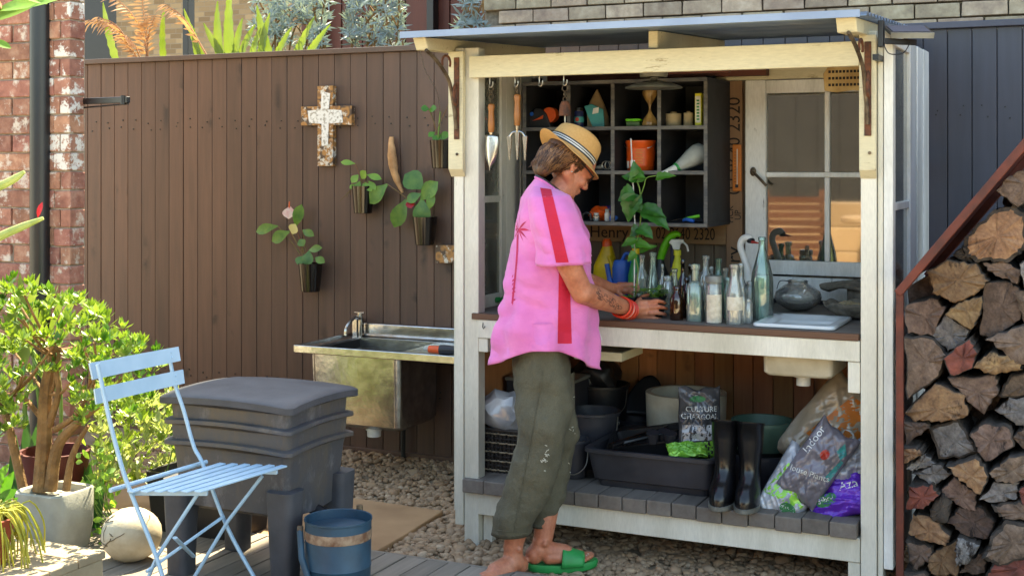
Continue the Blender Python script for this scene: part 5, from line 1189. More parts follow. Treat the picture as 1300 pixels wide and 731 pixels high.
# ================================================================== worm farm, chair, bucket
plain('bin_plastic', '4a4b4f', .6, c2='3b3c40', scale=7, bump=.25, bs=90, spec=.35); 
g = NG('bin_dirt_bounce'); c_ = g.mix(g.ramp(g.noise(6, 6, .7, (1, 1, .4)), [(.45, '000000'), (.72, (.7, .7, .7))]), '47474a', '665842'); c_ = g.mix(g.ramp(g.noise(11, 6, .75, (1, 1, .5)), [(.55, '000000'), (.75, (.45, .45, .45))]), c_, '8f8e90'); g.bump(g.noise(60, 4), .3, .004); g.fin(c_, .6);  # brown patches: dirt plus warm bounce light in the colour; pale ones are scuffs
plain('chair_blue', 'a6c4d8', .4, c2='98b8ce', scale=9, bump=.04)
plain('bucket_blue', '274a5e', .5, c2='1f3a4a', scale=9, bump=.2, bs=20); plain('bucket_rust', 'a58c72', .6, c2='6d4a34', scale=30)
DZ = .0302
def super_rect(x0, x1, y0, y1, sag=0): return rrect(x0, x1, y0, y1, .03, 6)
wx0, wx1, wy0, wy1 = -.80, -.225, -.955, -.50
wf = thing('worm_farm', 'dark grey plastic worm farm of stacked trays on four legs', 'worm farm', ((wx0+wx1)/2, (wy0+wy1)/2, DZ))
def trayring(z0, z1, i, bulge, name, par=wf, wav=0, mt='bin_dirt_bounce'):
    n_ = 6; base = rrect(wx0+i, wx1-i, wy0+i, wy1-i, .03, n_); ob = loft([(base, z0), (rrect(wx0+i-bulge, wx1-i+bulge, wy0+i-bulge, wy1-i+bulge, .03, n_), z1)], name, mt, par); return ob
def wavy(me, f):
    for v in me.data.vertices: v.co.z += f(v.co)
def dense_ring(i, n=14):
    out = []; xa, xb, ya, yb = wx0+i, wx1-i, wy0+i, wy1-i; r_ = .03
    for (ax_, ay_), (bx_, by_), a0 in (((xb, ya+r_), (xb, yb-r_), 0), ((xb-r_, yb), (xa+r_, yb), 90), ((xa, yb-r_), (xa, ya+r_), 180), ((xa+r_, ya), (xb-r_, ya), 270)):
        out += [(lerp(ax_, bx_, t_/n), lerp(ay_, by_, t_/n)) for t_ in range(n+1)]
        cx_, cy_ = (bx_-r_*(1 if a0 == 0 else 0 if a0 in (90, 270) else -1), by_)
        dx_ = {0: (xb-r_, yb-r_), 90: (xa+r_, yb-r_), 180: (xa+r_, ya+r_), 270: (xb-r_, ya+r_)}[a0]
        out += [(dx_[0]+r_*math.cos(R(a0+90*t_/5)), dx_[1]+r_*math.sin(R(a0+90*t_/5))) for t_ in range(1, 5)]
    return out
wc = V(((wx0+wx1)/2, (wy0+wy1)/2, 0))
def wavez(x, y): # gentle smile of the tray rims, lowest at mid side
    u = (x-wc.x)/(wx1-wx0)*2; v = (y-wc.y)/(wy1-wy0)*2; return .012*(1-max(abs(u)**2*(abs(v) > .8), abs(v)**2*(abs(u) > .8)) if False else (1-(u*u if abs(v) > .85 else v*v)))
def lay(levels, name, mt, par, cap=True):
    vs = []; n_ = len(levels[0][0])
    for poly, z, wv in levels: vs += [(p[0], p[1], z+wv*wavez(p[0], p[1])) for p in poly]
    fs = [(i*n_+j, i*n_+(j+1) % n_, (i+1)*n_+(j+1) % n_, (i+1)*n_+j) for i in range(len(levels)-1) for j in range(n_)]
    if cap: fs += [tuple(range(n_-1, -1, -1)), tuple(range((len(levels)-1)*n_, len(levels)*n_))]
    return MB().add(vs, fs).build(name, mt, par, smooth=True, ang=40)
lay([(dense_ring(.10), .285, -2.6), (dense_ring(.052), .30, -2.6), (dense_ring(.035), .48, 0), (dense_ring(.03), .5, 1)], 'base_tray', 'bin_dirt_bounce', wf)
for z in (.50, .575):
    lay([(dense_ring(.016), z, 1), (dense_ring(.008), z+.004, 1), (dense_ring(.008), z+.017, 1), (dense_ring(.02), z+.02, 1), (dense_ring(.03), z+.021, .8), (dense_ring(.026), z+.074, 1)], 'tray', 'bin_dirt_bounce', wf)
lid = lay([(dense_ring(.008), .65, 1), (dense_ring(-.004), .654, 1), (dense_ring(-.004), .676, 1), (dense_ring(.004), .682, 1), (dense_ring(.05), .692, .6), (dense_ring(.09), .694, .4), (dense_ring(.16), .699, .2)], 'lid', 'bin_plastic', wf)
for sx_, sy_ in ((wx0+.005, wy0+.005), (wx1-.115, wy0+.005), (wx0+.005, wy1-.115), (wx1-.115, wy1-.115)):
    r0 = rrect(sx_+.012, sx_+.098, sy_+.012, sy_+.098, .025); r1 = rrect(sx_, sx_+.11, sy_, sy_+.11, .03)
    loft([(r0, DZ), (r0, DZ+.05), (r1, .36), (r1, .378)], 'leg', 'bin_plastic', wf)
MB().tube([(wx1-.16, wy1-.2, .30), (wx1-.05, wy1-.2, .26), (wx1-.02, wy1-.2, .25)], .022, 12).build('tap', 'plastic_black', wf, smooth=True)
# chair
CHX = thing('bistro_chair', 'pale blue folding slatted metal chair in front of the worm farm', 'chair', (-.42, -1.2, DZ))
sf = PZ(361, 591, .482); sn = PZ(250, 624, .482); bl = PZ(140, 624, .482); bf = PZ(256, 589, .482)
fr_n, fr_f = sn, sf                          # near and far end of the front slat
nsl = 6; bn, bfar = PZ(165, 624, .482), PZ(283, 588, .482)
for i in range(nsl):
    t = i/(nsl-1); a = lerp(bn, fr_n, t); e = lerp(bfar, fr_f, t); m = MB(); m.bar(a, e, .027, .006); m.build('seat_slat', 'chair_blue', CHX, bevel=.002)
dx = (fr_n-bn).normalized()
ia = lambda t, s_: lerp(lerp(bn, fr_n, t), lerp(bfar, fr_f, t), s_)+V((0, 0, -.012))
for s_ in (.1, .9): MB().bar(ia(-.12, s_), ia(1.02, s_), .016, .016).build('seat_rail', 'chair_blue', CHX, bevel=.002)
MB().tube([PZ(140, 622, .478), PZ(262, 586, .478)], .008, 8).build('rear_bar', 'chair_blue', CHX, smooth=True)
near_top = PD(122, 465, 4.26); 
def P2(px, py, ref): return PD(px, py, depth(ref))
dn = depth(ia(.0, .05)); df = depth(ia(.0, .95))
# back uprights run down into the front feet
for pts, d0 in (([(124, 462), (133, 505), (142, 545), (157, 600), (172, 640), (203, 720), (222, 768)], dn), ([(214, 447), (222, 487), (233, 520), (246, 566), (258, 590), (289, 670), (335, 757)], df)):
    q = [PD(px, py, d0+.012*max(0, (620-py)/100)*(-1)) for px, py in pts]; q[-1].z = DZ+.004
    MB().tube(smooth_path(q), .0115, 8, flat=.55, up=RIGHT).build('leg', 'chair_blue', CHX, smooth=True)
for pts, d0 in (([(250, 628), (200, 705), (160, 770)], dn+.02), ([(333, 604), (290, 660), (232, 745)], df-.02)):
    q = [PD(px, py, d0) for px, py in pts]; q[-1].z = DZ+.004
    MB().tube(q, .0105, 8, flat=.6, up=RIGHT).build('leg', 'chair_blue', CHX, smooth=True)
MB().tube([PD(186, 725, dn), PD(284, 655, df)], .0055, 8).build('stretcher', 'chair_blue', CHX, smooth=True)
MB().tube([PD(222, 682, dn+.02), PD(246, 706, df)], .009, 8, flat=.5).build('stretcher', 'chair_blue', CHX, smooth=True)
for (l0, l1, r0, r1) in (((112, 461), (116.5, 482), (225, 440), (228, 458)), ((118.5, 494), (121, 513), (231, 469), (233, 486.5))):
    A_, B_, C_, D_ = PD(*l0, dn), PD(*l1, dn), PD(*r1, df), PD(*r0, df); nrm = (C_-B_).cross(A_-B_).normalized()*.006
    mid = nrm*1.5
    def slat(u, v, s_): return lerp(lerp(B_, C_, u), lerp(A_, D_, u), v)+nrm*s_-mid*4*u*(1-u)
    m = MB(); m.grid(lambda u, v: slat(u, v, 1), 9, 3); m.grid(lambda u, v: slat(1-u, v, 0), 9, 3); m.add([slat(u, v, s_) for u in (0, 1) for v, s_ in ((0, 0), (1, 0), (1, 1), (0, 1))], [(0, 1, 2, 3), (7, 6, 5, 4)])
    m.add([slat(i/8, v, s_) for v in (0, 1) for i in range(9) for s_ in (0, 1)], [(i*2, i*2+1, i*2+3, i*2+2) for i in range(8)]+[(18+i*2, 18+i*2+2, 18+i*2+3, 18+i*2+1) for i in range(8)])
    sl_ = m.build('back_slat', 'chair_blue', CHX, smooth=True, ang=30)
    for u in (.09, .91):
        for v in (.35, .7): p = slat(u, v, 1.0); MB().ell(p, .004, sub=1).build('rivet', 'chair_blue', sl_, smooth=True)
# bucket
bc = PZ(429.5, 657, .30); bc.z = DZ; rr = 42.5*mpp(bc+V((0, 0, .27))); H = .30-DZ
o = thing('metal_bucket', 'blue painted metal bucket with rusty band beside the worm farm', 'bucket', bc)
MB().lathe([(rr*.93, 0), (rr*.94, .004), (rr*.97, H*.4), (rr*.985, H*.41), (rr*.97, H*.42), (rr*.99, H-.006), (rr*1.015, H-.004), (rr*1.015, H+.002), (rr*.985, H), (rr*.97, H-.06), (rr*.9, .02)], bc, 40).build('body', 'bucket_blue', o, smooth=True, ang=50)
MB().lathe([(rr*.995, H-.066), (rr*1.0, H-.064), (rr*1.0, H-.036), (rr*.995, H-.034)], bc, 40, cap=False).build('band', 'bucket_rust', o, smooth=True)
MB().lathe([(0, H-.02), (rr*.97, H-.03)], bc, 40, cap=False).build('contents', 'bucket_blue', o, smooth=True)
lug = bc-RIGHT*rr*1.0+V((0, 0, H-.03))-FWD*.03
MB().tube([lug-RIGHT*.002, lug-RIGHT*.02], .012, 12).build('lug', 'old_iron', o, smooth=True); MB().tube([bc+FWD*rr*1.0+RIGHT*.06+V((0, 0, H-.01)), bc+FWD*rr*1.0+RIGHT*.06+V((0, 0, H+.014))], .012, 10).build('lug', 'old_iron', o, smooth=True)
MB().tube([lug-RIGHT*.012, lug-RIGHT*.0+V((0, 0, -.09))-FWD*.035, lug+RIGHT*.045-FWD*.07+V((0, 0, -.20))], .0115, 10).build('handle', 'bucket_blue', o, smooth=True)
MB().tube([lug+RIGHT*.01-FWD*.015+V((0, 0, -.035)), lug+RIGHT*.06-FWD*.045+V((0, 0, -.02))], .004, 6).build('handle_clip', 'bucket_blue', o)
# ================================================================== step, stone ball, bush and the planting at the left
plain('concrete_pot', 'a7a79c', .85, c2='8b8b80', scale=7, bump=.25, bs=120)
plain('ball_stone', 'c8bda6', .85, c2='a89a80', scale=9, bump=.3, bs=80); plain('ball_crack', '6a5d48', .95)
plain('bark_jade', '8f6c42', .85, c2='6b4e2e', scale=18, bump=1, bs=50, bd=.008)
leafmat('jade_leaf', '6a8a30', '88a044', .30, .3, .0, 14); leafmat('jade_leaf_dark', '3f6a20', '5c842e', .3, .35, .0, 14); leafmat('pale_leaf', '8ea060', 'b5bf84', .35, .5, .0, 20)
leafmat('strap_leaf', '648030', '7f9440', .32, .4, .12, 8); leafmat('dry_leaf', 'a57a5c', 'c09a78', .35, .7, .15, 10); leafmat('silver_leaf', '6d7f86', '8d9ea2', .2, .6, .1, 8); leafmat('broad_dark', '2c5a28', '3d6f30', .3, .35, .1, 6); leafmat('rhipsalis', 'a3a83c', 'bdb84e', .3, .5, .1, 8)
plain('dark_red', '5a1c16', .6)
# stone step
stp = thing('timber_step', 'pale sawn timber step box at the deck edge', 'step', (-1.0, -1.6, DZ)); wood('step_wood', 'a8997e', '8c7c62', 'x', .8, 10, .08, .3)
e = PZ(137, 697, .2)
for i in range(4): MB().box(-1.75, e.x, e.y-.005-(i+1)*.13, e.y-.01-i*.13, .172, .2).build('tread', 'step_wood', stp, bevel=.004)
MB().box(e.x-.03, e.x-.004, e.y-.52, e.y-.02, DZ, .1715).build('side', 'step_wood', stp, bevel=.003); MB().box(-1.75, e.x-.031, e.y-.04, e.y-.016, DZ, .1715).build('riser', 'step_wood', stp, bevel=.003)
# stone ball
b = PZ(153, 716, DZ); r_ = 38*mpp(b)*1.0; c = b+V((0, .06, r_*.86)); m = MB(); vs, fs = ICO[3]; bo = thing('stone_ball', 'pale cracked stone ball resting on the deck', 'stone ball', V((c.x, c.y, DZ)))
m.add([c+V((v.x*r_*1.02, v.y*r_, max(v.z*r_*.9, DZ+.001-c.z)))*(1+.03*noise.noise(v*3)) for v in vs], fs); ball = m.build('stone', 'ball_stone', bo, smooth=True, ang=180)
rb = random.Random(4)
for i in range(16):
    a, e_ = rb.uniform(2.8, 6.4), rb.uniform(-.2, 1.0); q = []
    da, de = rb.uniform(-.25, .25), rb.uniform(-.2, .2)
    for k in range(6): aa, ee = a+da*k*.6+rb.uniform(-.04, .04), e_+de*k*.6; v = V((math.cos(aa)*math.cos(ee), math.sin(aa)*math.cos(ee), math.sin(ee))); q.append(c+V((v.x*r_*1.02, v.y*r_, v.z*r_*.9))*(1+.03*noise.noise(v*3))*1.0)
    q = [p for p in q if p.z > DZ+.02]
    if len(q) > 2: MB().tube(smooth_path(q, 3), .0016, 5).build('crack', 'ball_crack', bo)
# big jade bush in a concrete pot
rj = random.Random(77)
pb_ = V((-1.40, -.84, DZ)); pz = PY(60, 618, -.84).z; jb = thing('jade_bush', 'bright green jade bush with thick trunks in a grey concrete pot', 'shrub', pb_)
hh = pz-DZ; pr_w = .128
loft([(rrect(pb_.x-.105, pb_.x+.105, pb_.y-.1, pb_.y+.1, .05), DZ), (rrect(pb_.x-.118, pb_.x+.118, pb_.y-.11, pb_.y+.11, .05), DZ+.1), (rrect(pb_.x-pr_w, pb_.x+pr_w*.9, pb_.y-.115, pb_.y+.115, .05), pz-.005), (rrect(pb_.x-pr_w+.004, pb_.x+pr_w*.9-.004, pb_.y-.11, pb_.y+.11, .05), pz), (rrect(pb_.x-pr_w+.022, pb_.x+pr_w*.9-.022, pb_.y-.093, pb_.y+.093, .04), pz-.003), (rrect(pb_.x-pr_w+.03, pb_.x+pr_w*.9-.03, pb_.y-.09, pb_.y+.09, .04), pz-.03)], 'pot', 'concrete_pot', jb)
tips = []
def limb(pts, rs_, name='limb'):
    q = smooth_path(pts, 5); MB().tube(q, rrange(rs_, len(q)), 9).build(name, 'bark_jade', jb, smooth=True)
    return q
Yb = -.84
def at_(px, py, y=Yb): return PY(px, py, y)
T0 = limb([at_(52, 622), at_(56, 560), at_(58, 500), at_(64, 462), at_(66, 440)], [.034, .03, .026, .02, .012], 'trunk')
limb([at_(64, 622), at_(72, 570), at_(90, 545), at_(118, 520), at_(140, 505)], [.026, .022, .018, .013, .008], 'trunk')
limb([at_(30, 622), at_(18, 570), at_(8, 530), at_(-8, 500)], [.02, .018, .015, .01], 'trunk')
limb([at_(84, 622), at_(90, 585), at_(100, 560), at_(112, 540)], [.016, .013, .011, .008], 'trunk')
limb([at_(62, 540), at_(74, 500), at_(72, 470), at_(76, 440)], [.016, .012, .010, .006])
limb([at_(60, 540), at_(44, 520), at_(30, 505), at_(10, 500)], [.013, .010, .008, .005]); limb([at_(70, 545), at_(95, 528), at_(112, 500), at_(125, 470)], [.013, .010, .008, .005])
for i in range(26):
    a = rj.choice([(66, 450), (75, 445), (120, 515), (10, 505), (58, 500), (112, 500)]); e = (a[0]+rj.uniform(-55, 70), a[1]-rj.uniform(10, 75)); y2 = Yb+rj.uniform(-.22, .25)
    limb([at_(*a), at_((a[0]+e[0])/2+rj.uniform(-8, 8), (a[1]+e[1])/2+6, (Yb+y2)/2), at_(*e, y2)], [.008, .006, .004])
# crown: clusters of plump little leaves; clump centres fill an uneven dome
def clump(m, c, n, size, rr_, up=.5):
    for i in range(n):
        a = rr_.uniform(0, 6.283); e_ = rr_.uniform(-.1, 1.3); d = V((math.cos(a)*math.cos(e_), math.sin(a)*math.cos(e_), math.sin(e_)+up*.2)).normalized()
        L = size*rr_.uniform(.7, 1.2); m.leaf(c+d*size*.25, d, L, L*.5, UP if abs(d.z) < .9 else V((1, 0, 0)), -.25, .25, 2, .45)
outline = [(0, 352), (40, 360), (75, 375), (100, 372), (130, 400), (185, 435), (205, 450), (200, 500), (170, 530), (130, 520), (110, 545), (60, 500), (30, 545), (0, 560), (-40, 560), (-70, 450), (-40, 370)]
def inside(p, poly):
    x, y = p; r_ = False; n = len(poly)
    for i in range(n):
        (x1, y1), (x2, y2) = poly[i], poly[(i+1) % n]
        if (y1 > y) != (y2 > y) and x < (x2-x1)*(y-y1)/(y2-y1)+x1: r_ = not r_
    return r_
cr = [MB(), MB()]; nc = 0
while nc < 430:
    p = (rj.uniform(-75, 210), rj.uniform(345, 565))
    if not inside(p, outline): continue
    if 40 < p[0] < 85 and p[1] > 450 and rj.random() < .75: continue
    y2 = Yb+rj.gauss(0, .16); c = PY(*p, y2)
    clump(cr[0 if rj.random() < .62 else 1], c, rj.randint(8, 13), rj.uniform(.026, .042), rj); nc += 1
for m, mt in zip(cr, ('jade_leaf', 'jade_leaf_dark')): m.build('crown', mt, jb, smooth=True, ang=180)
# broad strap leaves behind and over the bush
sp_ = thing('strap_plant', 'broad bright strap leaves rising behind the jade bush', 'plant', V((-1.75, -.5, -.04)))
for i, (tip, base, w) in enumerate((((20, 350), (38, 430), 14), ((42, 352), (30, 430), 13), ((60, 368), (48, 430), 12), ((92, 372), (70, 430), 12), ((80, 368), (62, 425), 10), ((108, 385), (80, 430), 9), ((10, 378), (24, 450), 18), ((40, 385), (28, 470), 22), ((2, 400), (40, 440), 14))):
    a = PY(*base, -.45); e = PY(*tip, -.55); m = MB(); m.leaf(a, e-a, (e-a).length, w*mpp(a), V((.3, -1, .3)), .12, .2, 6, .5); m.build('leaf', 'strap_leaf', sp_, smooth=True, ang=180)
for i in range(6): MB().tube(smooth_path([V((-1.75+rj.uniform(-.1, .1), -.5, -.04)), PY(rj.uniform(25, 80), 520, -.48), PY(rj.uniform(25, 75), 432, -.46)]), .007, 6).build('stalk', 'stem_green', sp_, smooth=True)
# dark planter box with pale foliage behind the chair
pc = V((-1.02, -.42, .013)); pl = thing('dark_planter', 'dark planter box of pale variegated foliage behind the chair', 'planter', pc)
loft([(rrect(-1.22, -.84, -.50, -.22, .02), .0125), (rrect(-1.24, -.82, -.52, -.2, .02), .27), (rrect(-1.225, -.835, -.505, -.215, .02), .27), (rrect(-1.22, -.84, -.5, -.22, .02), .24)], 'box', 'plastic_black', pl)
m = MB(); m2 = MB()
for i in range(210):
    c = PY(rj.uniform(120, 222), rj.uniform(500, 618), -.36+rj.gauss(0, .09)); clump(m if rj.random() < .7 else m2, c, rj.randint(6, 9), rj.uniform(.03, .05), rj)
m.build('foliage', 'pale_leaf', pl, smooth=True, ang=180); m2.build('foliage', 'jade_leaf', pl, smooth=True, ang=180)
m = MB()
for i in range(16): b = V((rj.uniform(-1.2, -.86), rj.uniform(-.45, -.28), .24)); m.tube(smooth_path([b, b+V((rj.uniform(-.08, .08), rj.uniform(-.05, .05), .15)), b+V((rj.uniform(-.14, .14), rj.uniform(-.06, .06), .28))]), .003, 5)
m.build('stems', 'stem_green', pl, smooth=True)
# trailing little plant and dark leaves between pot and planter
gp = thing('trailing_plant', 'low trailing plant with round leaves beside the concrete pot', 'plant', V((-1.15, -.72, DZ))); m = MB(); m2 = MB()
for i in range(60):
    c = PY(rj.uniform(96, 150), rj.uniform(560, 690), -.68+rj.gauss(0, .05)); m.leaf(c, V((rj.uniform(-1, 1), rj.uniform(-1, .2), rj.uniform(-.2, .8))), rj.uniform(.03, .05), rj.uniform(.02, .03), V((.2, -1, .5)), .2, .15, 3, .4)
for i in range(9): b = V((-1.15+rj.uniform(-.05, .05), -.7, DZ-.01)); m2.tube(smooth_path([b, PY(rj.uniform(105, 140), 640, -.69), PY(rj.uniform(98, 150), rj.uniform(565, 610), -.68)]), .002, 5)
m.build('foliage', 'leaf_soft', gp, smooth=True, ang=180); m2.build('stems', 'stem_green', gp, smooth=True)
dk = thing('dark_leaf_plant', 'broad dark green leaves in the shade behind the jade trunks', 'plant', V((-1.45, -.55, -.03)))
for i, (tip, base, w) in enumerate((((40, 540), (44, 660), 22), ((28, 530), (36, 650), 18), ((108, 590), (112, 700), 26), ((98, 575), (100, 690), 20), ((125, 600), (120, 690), 18), ((14, 555), (24, 660), 20))):
    a = PY(*base, -.58); e = PY(*tip, -.62); m = MB(); m.leaf(a, e-a, (e-a).length, w*mpp(a), V((.2, -1, .2)), .1, .2, 6, .45); m.build('leaf', 'broad_dark', dk, smooth=True, ang=180)
m = MB(); m.lathe([(.10, 0), (.14, .30), (.145, .31), (.13, .31), (.12, .2)], V((-1.62, -.62, DZ)), 24); o = m.build('red_pot', 'dark_red', None, loc=V((-1.62, -.62, DZ)), smooth=True, tag=('dark red plant pot behind the concrete pot', 'pot'))
# trailing cactus at the very left, on the step
rc = thing('trailing_cactus', 'yellow green trailing cactus with flat lobes spilling over the step', 'cactus', V((-1.10, -1.45, .2))); m = MB()
cb_ = PZ(-12, 715, .2); m0 = MB(); m0.lathe([(.07, 0), (.1, .14), (.105, .15), (.09, .15), (.08, .1)], V((cb_.x-.03, cb_.y, .2)), 20); m0.build('pot', 'terracotta', rc, smooth=True)
for i in range(150):
    b = V((cb_.x-.03+rj.uniform(-.06, .06), cb_.y+rj.uniform(-.06, .06), .35)); a = rj.uniform(0, 6.28); d = V((math.cos(a), math.sin(a), 0)); L = rj.uniform(.08, .17)
    m.tube(smooth_path([b, b+d*L*.5+V((0, 0, .03)), b+d*L*.85+V((0, 0, -.05)), b+d*L*.95+V((rj.uniform(-.02, .02), 0, -rj.uniform(.09, .17)))], 3), .003, 5)
m.build('strands', 'rhipsalis', rc, smooth=True)
for i, (tip, base, w) in enumerate((((14, 600), (2, 632), 16), ((18, 622), (-4, 640), 17), ((8, 590), (-8, 620), 14), ((20, 632), (4, 648), 10))):
    a = PD(*base, 4.55); e = PD(*tip, 4.5); m = MB(); m.leaf(a, e-a, (e-a).length, w*mpp(a), V((.2, -1, .2)), .1, .1, 6, .5); m.build('lobe', 'leaf_mid', rc, smooth=True, ang=180)
    MB().tube([V((cb_.x-.03, cb_.y, .34)), a], .003, 5).build('stalk', 'stem_green', rc)
MB().leaf(PD(14, 632, 4.5), V((.7, -.2, -.6)), .05, .012, V((0, -1, .3)), .1, .1, 4).build('flower', 'flower_pink', rc, smooth=True)
# near branches poking in at the left edge
br = thing('overhanging_cactus', 'pale cactus stems and leaves reaching in past the downpipe', 'cactus', PD(-60, 330, 4.4)*1.0); br.location.z = DZ
for pts in ([(-40, 320), (0, 300), (30, 287), (55, 277)], [(-40, 250), (0, 236), (20, 226), (31, 218)]):
    q = smooth_path([PD(*p, 4.5) for p in pts]); MB().tube(q, rrange([.016, .015, .013, .006], len(q)), 8).build('stem', 'pale_leaf', br, smooth=True)
MB().leaf(PD(48, 276, 4.5), PD(53, 256, 4.5)-PD(48, 276, 4.5), .055, .02, V((.3, -1, .2)), .1, .3, 4).build('bud', 'flower_red', br, smooth=True)
for tip, base, w in (((70, -6), (-5, 14), 26), ((40, 4), (-14, 28), 24), ((14, 60), (-10, 52), 12), ((60, 2), (10, -20), 22)):
    a = PD(*base, 4.4); e = PD(*tip, 4.4); m = MB(); m.leaf(a, e-a, (e-a).length, w*mpp(a), V((.2, -.8, .8)), .1, .2, 6, .45); m.build('leaf', 'leaf_soft', br, smooth=True, ang=180)
MB().tube(smooth_path([V((br.location.x, br.location.y, DZ)), PD(-58, 500, 4.45), PD(-50, 320, 4.5), PD(-45, 250, 4.5), PD(-30, 30, 4.4), PD(0, 5, 4.4)]), .02, 8).build('trunk', 'bark_jade', br, smooth=True)
# ------------------------------------------------------------------ plants behind the fence
def strap_tuft(name, lab, px0, px1, n, mt, Y, top, wid, seed, dry=False, cat='plant'):
    rr_ = random.Random(seed); c = PY((px0+px1)/2, 60, Y); o = thing(name, lab, cat, V((c.x, Y, -.04)), 'plants growing behind the brown fence')
    m = MB()
    for i in range(n):
        b = PY(rr_.uniform(px0, px1), 92, Y+rr_.uniform(-.08, .08)); a = V((rr_.uniform(-.35, .35), rr_.uniform(-.2, .2), 1)).normalized(); L = top*rr_.uniform(.55, 1.1)
        m.leaf(b, a, L, wid*rr_.uniform(.7, 1.2), V((.3*rr_.uniform(-1, 1), -1, .2)), rr_.uniform(-.1, .25), .25, 7, .62)
    m.build('leaves', mt, o, smooth=True, ang=180)
    MB().tube([V((c.x, Y, -.04)), V((c.x, Y, PY(px0, 85, Y).z))], [.03, .02], 8).build('stem', 'bark_jade', o, smooth=True); return o
SPL = {}
for j, (tip, base, w) in enumerate((((122, 2), (150, 85), 9), ((200, 8), (208, 82), 8), ((225, 10), (262, 82), 8), ((284, -20), (292, 80), 12), ((268, 0), (280, 80), 10), ((318, 5), (345, 80), 10), ((335, 15), (330, 80), 9), ((316, 30), (302, 80), 9), ((363, 33), (348, 80), 8), ((392, 20), (372, 82), 9), ((412, 30), (385, 80), 8), ((238, 35), (255, 82), 8), ((250, 28), (290, 82), 8), ((300, 22), (298, 80), 9), ((325, 30), (318, 82), 8))):
    a = PY(*base, 1.55); e = PY(*tip, 1.5); kk = 0 if base[0] < 180 else 1 if base[0] < 270 else 2; o = SPL.setdefault(kk, None) or SPL.__setitem__(kk, thing('strap_leaf_plant', ('single toothed strap leaf plant by the brick pillar above the fence', 'sunlit toothed strap leaves among the dry fronds above the fence', 'largest clump of sunlit toothed strap leaves above the fence')[kk], 'plant', V((a.x, 1.55, -.04)), 'strap leaf plants above the brown fence')) or SPL[kk]
    L = (e-a).length; dirv = (e-a).normalized(); sd_ = dirv.cross(V((0, -1, .1))).normalized(); m = MB(); vs = []; ns = 14
    for i in range(ns+1):
        t_ = i/ns; ww = w*1.45*mpp(a)*.5*(1-t_**3*.9)*(1.0 if i % 2 else .84+.1*math.sin(i*2.7+j)); cc = a+(e-a)*t_+V((0, .06*t_*t_, 0))-sd_*0; vs += [cc-sd_*ww, cc+V((0, .006, 0)), cc+sd_*ww]
    m.add(vs, [f for i in range(ns) for f in ((i*3, i*3+1, i*3+4, i*3+3), (i*3+1, i*3+2, i*3+5, i*3+4))]); m.build('leaf', 'strap_leaf', o, smooth=True, ang=180)
    MB().tube([V((a.x, 1.55, -.04)), a+V((0, 0, .02))], .008, 6).build('stalk', 'stem_green', o)
o = thing('dry_grass', 'arching dry reddish fronds above the fence by the pillar', 'plant', V((PY(185, 80, 1.55).x, 1.55, -.04)))
for pts in ([(188, 82), (186, 40), (182, 15), (180, -10)], [(188, 82), (182, 45), (165, 15), (140, -8)], [(178, 84), (160, 50), (140, 30), (112, 26)], [(182, 84), (172, 60), (160, 45)], [(184, 84), (190, 40), (197, 20)], [(180, 84), (150, 35), (125, 22)], [(262, 70), (235, 25), (210, 6)]):
    q = smooth_path([PY(*p, 1.5) for p in pts]); MB().tube(q, rrange([.006, .004, .002], len(q)), 5).build('frond', 'dry_leaf', o, smooth=True); m = MB()
    for i in range(2, len(q)):
        for s_ in (-1, 1):
            m.leaf(q[i], (q[i]-q[i-1])+V((0, 0, -.4*(q[i]-q[i-1]).length))+V((s_*.02, -.01, -.01)), rj.uniform(.05, .11), .014, V((0, -1, .4)), .2, .1, 3)
    m.build('leaflets', 'dry_leaf', o, smooth=True, ang=180)
MB().tube([V((o.location.x, 1.55, -.04)), PY(186, 78, 1.55)], .012, 6).build('stalk', 'stem_brown', o)
for (px0, px1, py0, py1, n, lab, sd_) in ((322, 418, -40, 62, 150, 'silver grey shrub with needle leaves above the fence beside strap leaves', 3), (442, 512, -40, 62, 130, 'silver grey shrub with needle leaves against the red cladding', 9), (585, 615, -30, 40, 40, 'wispy grey shrub at the house corner', 15)):
    rr_ = random.Random(sd_); c = PY((px0+px1)/2, 60, 2.0); o = thing('silver_shrub', lab, 'shrub', V((c.x, 2.0, -.04)), 'silver shrubs behind the fence'); m = MB(); st = MB()
    for i in range(n):
        p = (rr_.uniform(px0, px1), rr_.uniform(py0, py1)); cc = PY(*p, 2.0+rr_.gauss(0, .12))
        for k in range(11):
            d = V((rr_.gauss(0, 1), rr_.gauss(0, 1), rr_.gauss(.4, .8))).normalized(); m.leaf(cc, d, rr_.uniform(.05, .09), .012, V((.1, -1, .1)), .1, .2, 2, .5)
    for i in range(14): p = (rr_.uniform(px0, px1), rr_.uniform(py0, 20)); st.tube(smooth_path([V((c.x, 2.0, 1.6)), PY(rr_.uniform(px0, px1), 70, 2.0), PY(*p, 2.0)]), .006, 5)
    st.tube([V((c.x, 2.0, -.04)), V((c.x, 2.0, 1.65))], .02, 8)
    m.build('crown', 'silver_leaf', o, smooth=True, ang=180); st.build('trunk', 'bark_jade', o, smooth=True)
